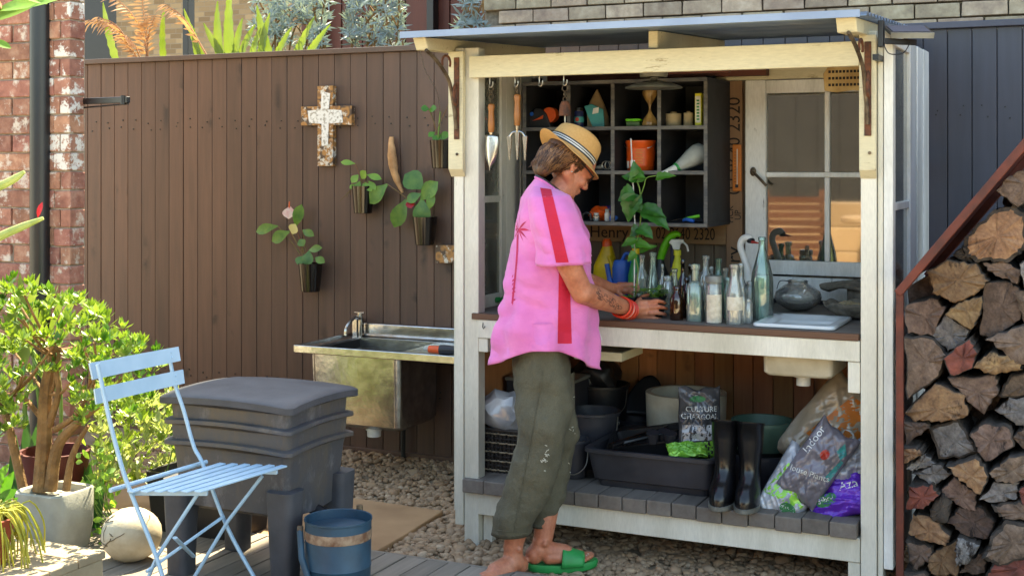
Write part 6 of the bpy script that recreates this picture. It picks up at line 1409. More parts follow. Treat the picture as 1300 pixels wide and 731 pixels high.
# ================================================================== firewood rack, solar lamp, yard out of frame
plain('rack_rust', '6b2c1c', .6, c2='4a2016', scale=14, bump=.3)
g = NG('log_end'); tc = g.coord(); geo = g.n('NewGeometry')
n1 = g.noise(24, 6, .65, (1, .15, 1)); n2 = g.noise(60, 5, .7)
c1 = g.ramp(n1, [(.3, '8a6448'), (.5, '6b4a38'), (.72, '4a352b')]); c1 = g.mix(.35, c1, g.ramp(n2, [(.35, '3a2c26'), (.65, 'c09a72')]), 'MULTIPLY')
oi = g.n('ObjectInfo'); c1 = g.mix(1.0, c1, g.ramp(oi.outputs['Random'], [(0, '8c8a8e'), (.2, 'c9a07c'), (.4, 'a5948a'), (.6, 'ffc48a'), (.8, '9c8478'), (1, 'b8b4b4')]), 'MULTIPLY'); c1 = g.mix(1.0, c1, 'ffffff', 'MULTIPLY'); g.bump(n1, .9, .012); g.fin(c1, .85)
plain('log_bark', '4d443d', .95, c2='2f2823', scale=20, bump=1, bs=40, bd=.015); plain('log_red', '82463a', .85, c2='5d3229', scale=20, bump=.8, bs=40, bd=.01)
def endgrain(name, c1, c2, c3):
    g = NG(name); w = g.n('TexWave', wave_type='RINGS', rings_direction='Y'); w.inputs['Scale'].default_value = 22; w.inputs['Distortion'].default_value = 5; w.inputs['Detail'].default_value = 4; w.inputs['Detail Scale'].default_value = 2.5
    mp = g.n('Mapping'); tc = g.n('TexCoord'); oi = g.n('ObjectInfo'); mr = g.n('MapRange'); mr.inputs[3].default_value = -.12; mr.inputs[4].default_value = .12; g.l(oi.outputs['Random'], mr.inputs[0]); g.l(mr.outputs[0], mp.inputs['Location']); g.l(tc.outputs['Object'], mp.inputs['Vector']); g.l(mp.outputs[0], w.inputs['Vector'])
    st = g.noise(30, 8, .75, (1, .3, 1)); cr = g.noise(9, 8, .8, (1.6, .2, .7))
    c = g.ramp(st, [(.3, c1), (.52, c2), (.72, c3)]); c = g.mix(.14, c, g.ramp(w.outputs['Fac'], [(.1, '6a5a50'), (.8, 'ffffff')]), 'MULTIPLY')
    c = g.mix(g.ramp(cr, [(.36, 'ffffff'), (.44, '000000')]), c, '241a15'); c = g.objvar(c, .3, .012)
    g.bump(st, 1.0, .012); return g.fin(c, .9)
endgrain('log_orange', 'aa8a64', '8c6c4e', '5f4938'); endgrain('log_grey', '989390', '726d6b', '4a4646'); endgrain('log_brown', '8c7566', '6c584c', '44372f')
RY = -.12
rk = thing('firewood_rack', 'rust red steel firewood rack with sloping top bar', 'rack', (1.69, RY, -.03))
t0 = PY(1142.5, 372, RY); t1 = PY(1300, 186, RY); x0 = t0.x; sl = (t1.z-t0.z)/(t1.x-t0.x); xe = 2.75; zt = t0.z+sl*.45*1.0; zr = t0.z+sl*(xe-x0)
zr = min(zr, 2.3); xr = x0+(zr-t0.z)/sl
RB = .62
for y in (RY, RB): MB().box(x0-.012, x0+.012, y-.012, y+.012, -.03, t0.z+.004).build('post', 'rack_rust', rk, bevel=.003)
for y in (RY, RB):
    MB().bar((x0-.005, y, t0.z), (xr, y, zr), .028, .05, V((0, 1, 0))).build('top_bar', 'rack_rust', rk, bevel=.003); MB().box(xr-.012, xr+.012, y-.012, y+.012, -.03, zr-.01).build('post', 'rack_rust', rk, bevel=.003)
MB().add([(x0, RY+.013, t0.z+.028), (x0, RB-.013, t0.z+.028), (xr, RB-.013, zr+.028), (xr, RY+.013, zr+.028)], [(0, 1, 2, 3)]).build('roof_sheet', 'rack_rust', rk, solid=.003)
MB().box(x0+.013, xr-.013, RY-.01, RY+.03, -.03, -.012).build('base_bar', 'rack_rust', rk); MB().box(x0+.013, xr-.013, RB-.03, RB+.01, -.03, -.012).build('base_bar', 'rack_rust', rk)
rw = random.Random(9)
# split logs: outlines of the ends read from the photograph, depth like firewood; nearer rows sit on lower ones
LOGS = [  # (polygon of the end in photo pixels, material)
 ([(1225, 300), (1262, 268), (1285, 262), (1303, 275), (1303, 312), (1283, 332), (1240, 332), (1224, 325)], 'log_orange'),
 ([(1265, 242), (1285, 222), (1330, 200), (1335, 240), (1290, 262)], 'log_brown'),
 ([(1178, 345), (1205, 330), (1238, 337), (1253, 356), (1240, 372), (1212, 383), (1185, 372)], 'log_orange'),
 ([(1244, 336), (1275, 333), (1296, 345), (1290, 362), (1262, 350)], 'log_brown'), ([(1292, 335), (1320, 320), (1335, 350), (1302, 372)], 'log_grey'),
 ([(1144, 392), (1185, 380), (1198, 395), (1180, 428), (1150, 425)], 'log_brown'), ([(1200, 398), (1222, 384), (1246, 376), (1244, 400), (1232, 420)], 'log_orange'),
 ([(1176, 425), (1200, 403), (1228, 422), (1222, 440), (1200, 448)], 'log_grey'), ([(1247, 362), (1280, 360), (1296, 372), (1294, 408), (1262, 430), (1242, 428)], 'log_brown'),
 ([(1147, 430), (1180, 430), (1202, 452), (1190, 478), (1150, 510)], 'log_brown'), ([(1198, 455), (1232, 428), (1240, 445), (1236, 465), (1208, 478)], 'log_red'),
 ([(1254, 430), (1300, 415), (1330, 420), (1330, 458), (1290, 462)], 'log_brown'), ([(1234, 466), (1258, 448), (1290, 455), (1296, 468), (1260, 476)], 'log_orange'),
 ([(1150, 526), (1186, 488), (1222, 505), (1228, 530), (1195, 536), (1160, 535)], 'log_orange'), ([(1202, 482), (1262, 478), (1265, 500), (1246, 528), (1228, 512)], 'log_brown'),
 ([(1266, 505), (1280, 480), (1330, 465), (1335, 500), (1290, 508)], 'log_brown'), ([(1262, 525), (1280, 510), (1330, 505), (1330, 545), (1290, 542)], 'log_grey'),
 ([(1144, 536), (1175, 538), (1178, 546), (1150, 564)], 'log_brown'), ([(1176, 548), (1214, 536), (1232, 565), (1240, 580), (1190, 588)], 'log_grey'),
 ([(1230, 552), (1250, 538), (1282, 545), (1285, 570), (1252, 590), (1240, 574)], 'log_brown'), ([(1284, 555), (1300, 545), (1330, 552), (1330, 585), (1300, 574)], 'log_brown'),
 ([(1144, 568), (1170, 570), (1172, 578), (1147, 588)], 'log_orange'), ([(1146, 598), (1172, 580), (1184, 592), (1160, 602)], 'log_grey'),
 ([(1156, 604), (1188, 592), (1206, 606), (1182, 622)], 'log_grey'), ([(1202, 592), (1240, 582), (1256, 604), (1244, 628), (1222, 612)], 'log_orange'),
 ([(1256, 600), (1280, 582), (1312, 575), (1320, 600), (1290, 612), (1262, 610)], 'log_brown'), ([(1150, 648), (1155, 618), (1182, 616), (1190, 630), (1175, 645)], 'log_red'),
 ([(1178, 650), (1196, 630), (1206, 640), (1200, 665), (1182, 664)], 'log_bark'), ([(1192, 630), (1208, 610), (1238, 632), (1236, 652), (1222, 650)], 'log_brown'),
 ([(1244, 636), (1262, 614), (1292, 614), (1290, 636), (1262, 640)], 'log_grey'), ([(1292, 622), (1330, 612), (1330, 645), (1296, 640)], 'log_red'),
 ([(1258, 644), (1300, 638), (1330, 650), (1330, 662), (1274, 662)], 'log_brown'), ([(1152, 680), (1156, 656), (1182, 662), (1202, 682), (1200, 696), (1170, 690)], 'log_orange'),
 ([(1200, 668), (1216, 650), (1240, 648), (1262, 668), (1250, 690), (1222, 685)], 'log_brown'), ([(1248, 708), (1262, 680), (1278, 664), (1330, 668), (1330, 700), (1268, 720)], 'log_brown'),
 ([(1146, 692), (1182, 698), (1180, 716), (1156, 731)], 'log_brown'), ([(1174, 718), (1186, 704), (1212, 692), (1214, 735), (1180, 735)], 'log_orange'), ([(1212, 700), (1216, 684), (1244, 694), (1228, 716), (1214, 720)], 'log_grey'),
 ([(1216, 732), (1230, 715), (1250, 702), (1248, 735)], 'log_brown'), ([(1250, 735), (1262, 720), (1300, 708), (1330, 712), (1330, 740)], 'log_red'), ([(1144, 735), (1174, 732), (1176, 760), (1146, 770)], 'log_brown'), ([(1180, 742), (1216, 740), (1216, 770), (1184, 775)], 'log_brown'), ([(1222, 742), (1262, 740), (1290, 748), (1290, 778), (1224, 776)], 'log_grey'),
 ([(1294, 600), (1330, 590), (1332, 610), (1300, 612)], 'log_grey'), ([(1288, 375), (1330, 360), (1335, 410), (1300, 412)], 'log_brown'), ([(1305, 290), (1345, 270), (1345, 315), (1306, 318)], 'log_bark'), ([(1208, 326), (1222, 310), (1230, 330), (1236, 335)], 'log_bark')]
LAB = {'log_orange': 'split log with warm orange cut end in the firewood stack', 'log_brown': 'split log with dull brown cut end in the firewood stack', 'log_grey': 'split log with grey weathered cut end in the firewood stack', 'log_red': 'split log with reddish cut end in the firewood stack', 'log_bark': 'small dark bark covered piece in the firewood stack'}
def loglabel(poly, mt):
    xs = [p[0] for p in poly]; ys = [p[1] for p in poly]; ar = abs(sum(xs[i-1]*ys[i]-xs[i]*ys[i-1] for i in range(len(xs))))/2; cx_, cy_ = sum(xs)/len(xs), sum(ys)/len(ys); asp = (max(xs)-min(xs))/(max(ys)-min(ys))
    size = 'large' if ar > 2000 else 'small' if ar < 750 else 'medium'; shp = 'flat' if asp > 1.7 else 'upright' if asp < .85 else 'wedge shaped' if len(poly) <= 4 else 'blocky'
    col_ = {'log_orange': 'warm tan', 'log_brown': 'dull brown', 'log_grey': 'weathered grey', 'log_red': 'reddish', 'log_bark': 'dark bark covered'}[mt]
    bar_y = 372-(cx_-1142)*1.18
    where = 'against the rust red post' if min(xs) < 1158 else 'just under the sloping bar' if cy_-bar_y < 95 else 'near the ground' if cy_ > 680 else 'in the lower stack' if cy_ > 560 else 'in the upper stack'
    return f'{size} {shp} {col_} split log {where}'
def log(poly, mt, dy, name='firewood_log'):
    w = [PY(px, py, RY+.02) for px, py in poly]; cx_ = sum(p.x for p in w)/len(w); cz_ = sum(p.z for p in w)/len(w)
    den = []; n = len(w)
    for i in range(n):
        a, b_ = w[i], w[(i+1) % n]
        for k in range(6):
            t_ = k/6; p = lerp(a, b_, t_); j = .005; den.append(V((cx_+(p.x-cx_)*1.03+rw.uniform(-j, j), 0, cz_+(p.z-cz_)*1.03+rw.uniform(-j, j))))
    n = len(den); y0 = RY+.03+dy; y1 = y0+rw.uniform(.34, .42); vs = []; m = MB()
    RIM = rw.choice([.86, .93, .93, .96]); barkrim = rw.random() < .6
    for y, s_ in ((y0, .0), (y0-.004, .5), (y0, RIM), (y0+.007, 1), (lerp(y0, y1, .5), 1.0), (y1, .95)):
        for p in den: vs.append(V((cx_+(p.x-cx_)*s_, y+(noise.noise(V((p.x*55, p.z*55, y*3)))*.012 if s_ > 0 and y < y0+.01 else 0), cz_+(p.z-cz_)*s_)))
    m.add(vs, [(i*n+j, i*n+(j+1) % n, (i+1)*n+(j+1) % n, (i+1)*n+j) for i in range(2) for j in range(n)])
    m.cur = 1 if barkrim else 0; k0 = len(m.f); m.f += [(2*n+j, 2*n+(j+1) % n, 3*n+(j+1) % n, 3*n+j) for j in range(n)]; m.mi += [m.cur]*n
    m.cur = 1; b0 = len(m.v)-len(vs)
    k0 = len(m.f); m.f += [(i*n+j, i*n+(j+1) % n, (i+1)*n+(j+1) % n, (i+1)*n+j) for i in range(3, 5) for j in range(n)]+[tuple(5*n+j for j in range(n))]; m.mi += [1]*(len(m.f)-k0)
    g_end = {'log_orange': 'log_orange', 'log_red': 'log_red', 'log_grey': 'log_grey', 'log_bark': 'log_bark', 'log_brown': 'log_brown'}.get(mt, 'log_end')
    return m.build(name, [g_end, 'log_bark'], None, loc=V((cx_, y0, cz_)), smooth=True, ang=40, tag=(loglabel(poly, mt), 'log', 'split logs stacked in the rack'))
for poly, mt in LOGS: log(poly, mt, rw.uniform(-.02, .05))
# second row behind fills the gaps; and the columns past the picture edge
for r_ in range(12):
    for k in range(7):
        x = x0+.06+k*.128+(.06 if r_ % 2 else 0); z = .06+r_*.122
        zmax = t0.z+sl*(x-x0)-.1
        if z > zmax or x > xr-.08: continue
        front = x > 2.2
        if not front and k % 1: continue
        a0 = rw.uniform(0, 6.28); nn = rw.choice([4, 5, 6]); rad = .084
        y0 = (RY+.05 if front else RY+.30); m = MB(); poly = [(rad*math.cos(a0+6.283*i/nn)*rw.uniform(.85, 1.1), rad*math.sin(a0+6.283*i/nn)*rw.uniform(.85, 1.1)) for i in range(nn)]
        m.prism(poly, (x, y0, z), (1, 0, 0), (0, 0, 1), (0, 1, 0), .38 if front else .3); mt = rw.choice(['log_orange', 'log_grey', 'log_brown', 'log_brown'])
        m.build('firewood_log', mt, None, loc=V((x, y0, z)), bevel=.006, tag=('split log in the back row of the firewood stack' if not front else 'split log at the far end of the firewood stack', 'log', 'back logs of the stack' if not front else 'end logs of the stack'))
# solar lamp on the shed corner
o = thing('solar_lamp', 'small black solar panel lamp on the shed corner', 'solar lamp', V((1.60, -.05, 1.86)))
MB().box(1.6135, 1.632, -.115, -.075, PX(1120, 58, 1.62).z-.01, PX(1120, 28, 1.62).z).build('mount', 'metal_black', o, bevel=.003)
MB().box(1.594, 1.6135, -.10, .01, 1.88, 1.90).build('strap', 'metal_black', o)
a = V((1.625, -.09, 1.945)); b_ = V((1.72, .02, 1.945)); MB().bar(a, b_, .018, .02).build('arm', 'metal_black', o, bevel=.002)
pc = V((1.70, -.01, 1.985)); A = Matrix.Translation(pc) @ Euler((R(20), 0, R(25))).to_matrix().to_4x4()
MB(A).box(-.075, .075, -.05, .05, -.006, .006).build('frame', 'metal_black', o, bevel=.003); MB(A).box(-.065, .065, -.042, .042, .0061, .008).build('solar_panel', 'fence_cap_shaded', o)
MB(A).box(-.075, .075, -.054, -.0502, -.014, .006).build('visor', 'enamel_grey', o)
MB().tube([V((1.69, -.01, 1.95)), V((1.70, -.01, 1.98))], .008, 8).build('neck', 'metal_black', o)
MB().tube(smooth_path([V((1.63, -.09, 1.93)), V((1.65, -.09, 1.90)), V((1.69, -.05, 1.905)), V((1.71, -.02, 1.945))]), .002, 6).build('cable', 'metal_black', o)
# ------------------------------------------------------------------ the yard behind the camera (seen in the window glass)
wood('screen_shade_timber', '1d1713', '16110e', 'z', .6, 8, .1, .2)  # colour darkened to stand in for shade on the sunlit screen
wood('chair_timber', '6e4430', '54321f', 'x', .5, 10, .1, .2)
vh = thing('timber_screen', 'shade darkened timber screen fence across the yard, mirrored in the window', 'fence', (0, -8.5, 0))
c0 = MB().box(-6, -5.756, -8.5, -8.47, -.03, 2.5).build('cladding_board', 'screen_shade_timber', vh)
for i in range(1, 54): copy_part(c0, vh, (i*.25, 0, 0))
MB().box(-6.2, 7.8, -8.7, -8.52, -.03, 2.5).build('wall', 'screen_shade_timber', vh)
MB().box(-6.2, 7.8, -8.75, -8.44, 2.5, 2.54).build('capping', 'screen_shade_timber', vh)
ycx = V((.12, -3.6, -.03)); yc = thing('bar_chair', 'slatted timber bar chair standing in the sunny yard', 'chair', ycx)
T = Matrix.Translation(ycx) @ Euler((0, 0, R(-20))).to_matrix().to_4x4()
for i in range(9): MB(T).bar((-.22, -.2-.012*i, .78+.06*i), (.22, -.2-.012*i, .78+.06*i), .02, .05).build('back_slat', 'chair_timber', yc)
for x in (-.22, .22):
    MB(T).bar((x, -.16, 0), (x, -.32, 1.34), .04, .04).build('leg', 'chair_timber', yc); MB(T).bar((x, .22, 0), (x, .2, .76), .04, .04).build('leg', 'chair_timber', yc)
MB(T).box(-.24, .24, -.2, .24, .74, .775).build('seat', 'chair_timber', yc)
yt = thing('bar_table', 'round timber bar table in the sunny yard', 'table', (.72, -4.15, -.03)); MB().lathe([(.36, 1.05), (.38, 1.06), (.38, 1.09), (.36, 1.1)], (.72, -4.15, 0), 36).build('top', 'timber_yard', yt, smooth=True); MB().lathe([(.25, -.03), (.25, 0), (.04, .04), (.04, 1.05)], (.72, -4.15, 0), 20).build('pedestal', 'metal_black', yt, smooth=True)
ys = thing('sleeper_stack', 'stack of sunlit timber sleepers in the yard', 'timber stack', (-.55, -4.6, -.03))
for i in range(6): MB().box(-1.5+.03*(i % 2), .55+.02*(i % 3), -4.75, -4.5, -.03+i*.205, .17+i*.205).build('sleeper', 'timber_yard', ys, bevel=.008)
# ================================================================== the gardener
g = NG('skin'); n1 = g.noise(18, 5, .6); c = g.ramp(n1, [(.3, 'c98a6c'), (.55, 'b87456'), (.75, 'a8634a')]); c = g.mix(.25, c, g.ramp(g.noise(90, 3), [(.35, 'a05a48'), (.65, 'ffd8bc')]), 'MULTIPLY'); g.bump(g.noise(120, 4), .2, .003); g.fin(c, .5); g.b.inputs['Subsurface Weight'].default_value = .12; g.b.inputs['Subsurface Radius'].default_value = (.012, .005, .003)
g = NG('shirt_pink'); n1 = g.noise(34, 5, .65, (.5, .5, 1.8)); c = g.ramp(g.noise(8, 4), [(.3, 'e07cb8'), (.7, 'cf68a8')]); g.bump(n1, .45, .008); g.fin(c, .85); g.b.inputs['Sheen Weight'].default_value = .2
g = NG('shirt_red'); g.bump(g.noise(70, 4, .6, (.35, .35, 2.2)), .4, .006); g.fin('c01838', .85)
plain('shirt_print', 'c42a58', .85, bump=0)
g = NG('trouser_olive'); n1 = g.noise(10, 5, .6, (1, 1, .5)); c = g.ramp(n1, [(.3, '605b49'), (.7, '4e4a3b')]); c = g.mix(.3, c, g.ramp(g.noise(220, 2), [(.3, '8c8770'), (.7, 'ffffff')]), 'MULTIPLY'); g.bump(g.noise(22, 5, .6), .7, .016); g.fin(c, .9)
g = NG('straw'); wv = g.n('TexWave', wave_type='BANDS', bands_direction='Z'); wv.inputs['Scale'].default_value = 120; wv.inputs['Distortion'].default_value = 2; g.l(g.coord(), wv.inputs['Vector']); c = g.mix(g.noise(120, 3), 'd0a267', 'b98848'); g.bump(wv.outputs['Fac'], .3, .003); g.fin(c, .8)
g = NG('hair_brown'); g.fin(g.ramp(g.noise(40, 3, .5, (1, 1, .4)), [(.3, '2c1a10'), (.55, '4a2e1b'), (.75, '6e4a2c')]), .5)
plain('slide_green', '1d9a4c', .5, c2='168440', bump=.05); plain('tattoo_ink', '4a3a3a', .7, bump=0); plain('lens_dark', '17130f', .15, bump=0); plain('bangle_red', 'c8281c', .35, c2='d8482c', bump=0); plain('fray', 'c9c4b2', .9)
PDp = 4.87
def Q(px, py, off=0): return PD(px, py, PDp+off)
foot_n = Q(640, 715, -.05)
person = thing('person', 'person in pink shirt, olive trousers and straw hat tending seedlings at the bench', 'person', V((.33, -.22, 0)))
sk_ = MB()
def cap(a, b, ra, rb, n=14, seg=5):
    """tapered limb segment with rounded ends"""
    a, b = V(a), V(b); q = [lerp(a, b, i/seg) for i in range(seg+1)]; sk_.tube(q, [lerp(ra, rb, i/seg) for i in range(seg+1)], n); sk_.ell(a, ra, sub=3); sk_.ell(b, rb, sub=3)
def limbs(pts):
    for (a, ra), (b, rb) in zip(pts, pts[1:]): cap(a, b, ra, rb)
# trunk and neck (under the clothes)
hip = Q(690, 440); chest = Q(696, 300); 
for off in (-.07, .07): cap(Q(690, 440, off*.8), Q(694, 300, off), .075, .085); 
cap(Q(694, 266, -.11), Q(700, 266, .11), .045, .045); cap(Q(697, 262), Q(716, 236, .015), .06, .05); cap(Q(716, 240, .015), Q(727, 222, .02), .05, .045)
# head
pitch, yaw = R(37), R(22)
hf0 = RIGHT*math.cos(yaw)+FWD*math.sin(yaw); hl = FWD*math.cos(yaw)-RIGHT*math.sin(yaw)
hf = hf0*math.cos(pitch)-UP*math.sin(pitch); hu = hf0*math.sin(pitch)+UP*math.cos(pitch)
EAR = Q(731, 211, -.045); HO = EAR+hl*.072
HM = Matrix((hf, hl, hu)).transposed()
def hp(x, y, z): return HO+hf*x+hl*y+hu*z
def hell(x, y, z, rx, ry, rz, m=None): sk_.ell(hp(x, y, z), (rx, ry, rz), HM if m is None else m, sub=3)
hell(-.012, 0, .045, .098, .074, .088); hell(.045, 0, .03, .05, .062, .07); hell(.042, 0, -.03, .046, .053, .06); hell(.05, 0, -.062, .036, .042, .036); hell(.074, 0, -.088, .018, .022, .017)
hell(.083, 0, .012, .012, .05, .012); hell(.062, -.035, -.022, .025, .02, .022); hell(.062, .035, -.022, .025, .02, .022)
cap(hp(.090, 0, .012), hp(.106, 0, -.022), .009, .0115); hell(.098, -.009, -.026, .011, .008, .008); hell(.098, .009, -.026, .011, .008, .008)
hell(.088, 0, -.05, .012, .021, .006); hell(.085, 0, -.063, .012, .019, .007); cap(hp(.0, -.045, -.035), hp(.055, -.028, -.08), .022, .018); cap(hp(.0, .045, -.035), hp(.055, .028, -.08), .022, .018)
for s_ in (-1, 1):
    cap(hp(.008, s_*.071, .022), hp(-.012, s_*.076, .02), .008, .008); cap(hp(-.014, s_*.077, .018), hp(-.012, s_*.074, -.012), .008, .007); cap(hp(-.01, s_*.073, -.014), hp(.002, s_*.069, -.024), .007, .008); hell(.0, s_*.069, .0, .012, .006, .018)
# right arm (near) and left arm
W_r = Q(800, 393, .17); E_r = Q(739, 371, -.165)
limbs([(Q(699, 272, -.15), .042), (Q(717, 325, -.20), .046), (E_r, .041)]); limbs([(E_r, .042), (lerp(E_r, W_r, .3), .043), (lerp(E_r, W_r, .7), .034), (W_r, .026)])
W_l = Q(774, 366, .36); E_l = Q(742, 356, .26)
limbs([(Q(705, 270, .15), .042), (Q(722, 320, .24), .044), (E_l, .036)]); limbs([(E_l, .037), (lerp(E_l, W_l, .5), .032), (W_l, .025)])
# right hand round the pot
def finger(pts, r0): 
    q = [V(p) for p in pts]; limbs([(p, r0*(1-.10*i)) for i, p in enumerate(q)])
dH = .19
cap(W_r, Q(812, 391, dH), .026, .022); cap(Q(812, 385.5, dH), Q(825, 384, dH+.01), .017, .0125); cap(Q(811, 391, dH-.01), Q(826, 391, dH), .018, .013); cap(Q(810, 396, dH-.005), Q(825, 398, dH), .018, .0125); cap(Q(809, 400, dH), Q(822, 403.5, dH+.01), .016, .012)
finger([Q(825, 383.5, dH-.004), Q(834, 381.5, dH-.012), Q(841, 383, dH-.002), Q(845, 385, dH+.02)], .0096)
finger([Q(826, 390.5, dH-.012), Q(836, 389, dH-.022), Q(843, 390.5, dH-.012), Q(846.5, 392, dH+.01)], .0098)
finger([Q(825, 397.5, dH-.012), Q(835, 397, dH-.02), Q(842, 398.5, dH-.012), Q(845.5, 399.5, dH+.008)], .0094)
finger([Q(822, 403, dH), Q(830, 403.5, dH-.008), Q(836.5, 404.5, dH-.002), Q(840, 405, dH+.012)], .0084)
finger([Q(806, 388, dH+.02), Q(811, 381, dH+.035), Q(817, 376, dH+.05), Q(823, 374, dH+.065)], .0105)
# left hand behind the pots
dL = .385
cap(W_l, Q(786, 366, dL), .024, .02); cap(Q(786, 362, dL), Q(794, 361.5, dL), .014, .011); cap(Q(786, 368, dL), Q(794, 369, dL), .014, .011)
for i, (a, b) in enumerate((((794, 360.5), (809, 362)), ((795, 364), (811, 366)), ((795, 368), (810, 370)), ((793, 371), (806, 374)))): finger([Q(*a, dL), Q((a[0]+b[0])/2, (a[1]+b[1])/2-1, dL+.005), Q(*b, dL-.005)], .0088)
finger([Q(784, 371, dL-.02), Q(791, 376, dL-.035), Q(797, 379, dL-.045)], .0098)
# legs and feet
AN = V((Q(651, 684, -.06).x, Q(651, 684, -.06).y, .105)); KN = Q(683, 560, -.07)
limbs([(Q(690, 455, -.06), .065), (KN, .06), (lerp(KN, AN, .4), .055), (AN, .036)])
AF = V((Q(689, 684, .0).x, Q(689, 684, .0).y, .105)); KF = Q(704, 560, .07)
limbs([(Q(690, 455, .06), .065), (KF, .06), (lerp(KF, AF, .4), .055), (AF, .035)])
def foot(an, d, base, toes=True):
    d = V(d).normalized(); s_ = V((-d.y, d.x, 0)); o_ = V((an.x, an.y, base))
    sk_.ell(o_-d*.032+UP*.034, (.034, .034, .036), frame(UP), sub=3); cap(V(an)-d*.004, o_+d*.0+UP*.055, .036, .038); cap(o_-d*.012+UP*.05, o_+d*.085+UP*.034, .038, .032); cap(o_+d*.03+UP*.028+s_*.012, o_+d*.145+UP*.02+s_*.012, .028, .021); cap(o_+d*.02+UP*.024-s_*.014, o_+d*.13+UP*.017-s_*.02, .026, .018)
    sk_.ell(V(an)+s_*.034+UP*.0, .013, sub=2); sk_.ell(V(an)-s_*.034+UP*.004, .013, sub=2)
    for k, (L, r_) in enumerate(((.195, .0125), (.192, .0095), (.182, .009), (.17, .0085), (.156, .008))): cap(o_+d*(L-.055)+s_*(.026-.0145*k)+UP*.016, o_+d*L+s_*(.028-.015*k)+UP*.0105, r_*1.05, r_)
foot(AN, -RIGHT*.62-FWD*.55, .0)
dsh = (PZ(748, 711, .03)-PZ(668, 716, .03)); foot(AF, dsh, .028)
def remesh(mb_, name, mt, parent, vox, smooth_it=6):
    o = mb_.build(name, mt, parent, smooth=True, ang=180); m_ = o.modifiers.new('r', 'REMESH'); m_.mode = 'VOXEL'; m_.voxel_size = vox
    s_ = o.modifiers.new('s', 'SMOOTH'); s_.factor = .5; s_.iterations = smooth_it
    dg = bpy.context.evaluated_depsgraph_get(); me = bpy.data.meshes.new_from_object(o.evaluated_get(dg)); o.modifiers.clear(); o.data = me; me.name = name
    me.polygons.foreach_set('use_smooth', [True]*len(me.polygons)); return o
body = remesh(sk_, 'body', 'skin', person, .0042, 3)
# ------------------------------------------------------------------ trousers
def rings_mesh(rings, n, fold=None):
    """rings: (centre, half width along RIGHT, half depth along FWD, exponent)"""
    vs = []
    for k, (c, a, b, ex) in enumerate(rings):
        for j in range(n):
            t = 2*math.pi*j/n; ca, sa = math.cos(t), math.sin(t); q = (abs(ca)**ex+abs(sa)**ex)**(-1/ex)
            p = c+RIGHT*(a*ca*q)+FWD*(b*sa*q)
            if fold: p = fold(p, t, k/(len(rings)-1))
            vs.append(p)
    fs = [(i*n+j, i*n+(j+1) % n, (i+1)*n+(j+1) % n, (i+1)*n+j) for i in range(len(rings)-1) for j in range(n)]
    return vs, fs
def interp_rings(tab, off, cnt, up_=None):
    ys = [t[0] for t in tab]; out = []
    for i in range(cnt):
        y = lerp(ys[0], ys[-1], i/(cnt-1)); L = np.interp(y, ys, [t[1] for t in tab]); Rr = np.interp(y, ys, [t[2] for t in tab]); hd = np.interp(y, ys, [t[3] for t in tab]); of = np.interp(y, ys, [t[4] for t in tab]) if len(tab[0]) > 4 else off
        c = Q((L+Rr)/2, y, of); out.append((c, (Rr-L)/2*mpp(c), hd, 2.3))
    return out
def tfold(amp, sd):
    def f(p, t, v):
        q = V((p.x*5+sd, p.y*5, p.z*9)); w = noise.noise(q)*amp*1.3+abs(noise.noise(q*2.3+V((3, 1, 0))))*amp*.9+noise.noise(V((p.x*22, p.y*22, p.z*6)))*amp*.35
        return p+(RIGHT*math.cos(t)+FWD*math.sin(t))*w
    return f
tr = MB()
NEAR = [(400, 654, 726, .15, 0), (425, 652, 726, .152, 0), (465, 651, 727, .155, 0), (500, 657, 729, .14, -.03), (540, 657, 722, .11, -.075), (575, 651, 713, .10, -.08), (603, 645, 705, .095, -.08), (640, 636, 690, .085, -.075), (668, 630, 674, .075, -.07), (677, 628.5, 671.5, .072, -.07)]
FAR = [(470, 655, 727, .13, .02), (500, 660, 731, .12, .04), (548, 668, 732, .11, .07), (590, 672, 725, .095, .075), (630, 671, 713, .08, .06), (655, 670, 706, .068, .04), (665, 670, 703.5, .064, .035)]
for tab, sd in ((NEAR, 1), (FAR, 5)):
    rg = interp_rings(tab, 0, 60); vs, fs = rings_mesh(rg, 48, tfold(.015, sd)); n = 48
    last = rg[-1]; ins = [lerp(last[0], p, .93)+UP*.004 for p in vs[-n:]]; ins2 = [lerp(last[0], p, .7)+UP*.10 for p in ins]; k = len(vs)
    vs = vs+ins+ins2; fs = fs+[(k-n+j, k-n+(j+1) % n, k+(j+1) % n, k+j) for j in range(n)]+[(k+j, k+(j+1) % n, k+n+(j+1) % n, k+n+j) for j in range(n)]
    tr.add(vs, fs)
trou = tr.build('trousers', 'trouser_olive', person, smooth=True, ang=180)
tb = bvh_of(trou)
def on_cloth(px, py, bv, lift=.002):
    r = ray(px, py).normalized(); hit, nr, _, _ = bv.ray_cast(CAM, r); return (hit-r*lift) if hit else None
def stitch(pts, bv, name, mt, par, r_=.0012):
    q = [on_cloth(*p, bv) for p in pts]; q = [p for p in q if p]
    if len(q) > 2: MB().tube(q, r_, 5).build(name, mt, par)
stitch([(lerp(690, 652, t), lerp(470, 676, t)+0) for t in np.linspace(0, 1, 30)], tb, 'seam', 'trouser_olive', trou, .0016)
for y in (672.5,): stitch([(x, y+(x-630)*.12) for x in np.linspace(631, 670, 12)], tb, 'hem_stitch', 'trouser_olive', trou, .0015)
rf = random.Random(6)
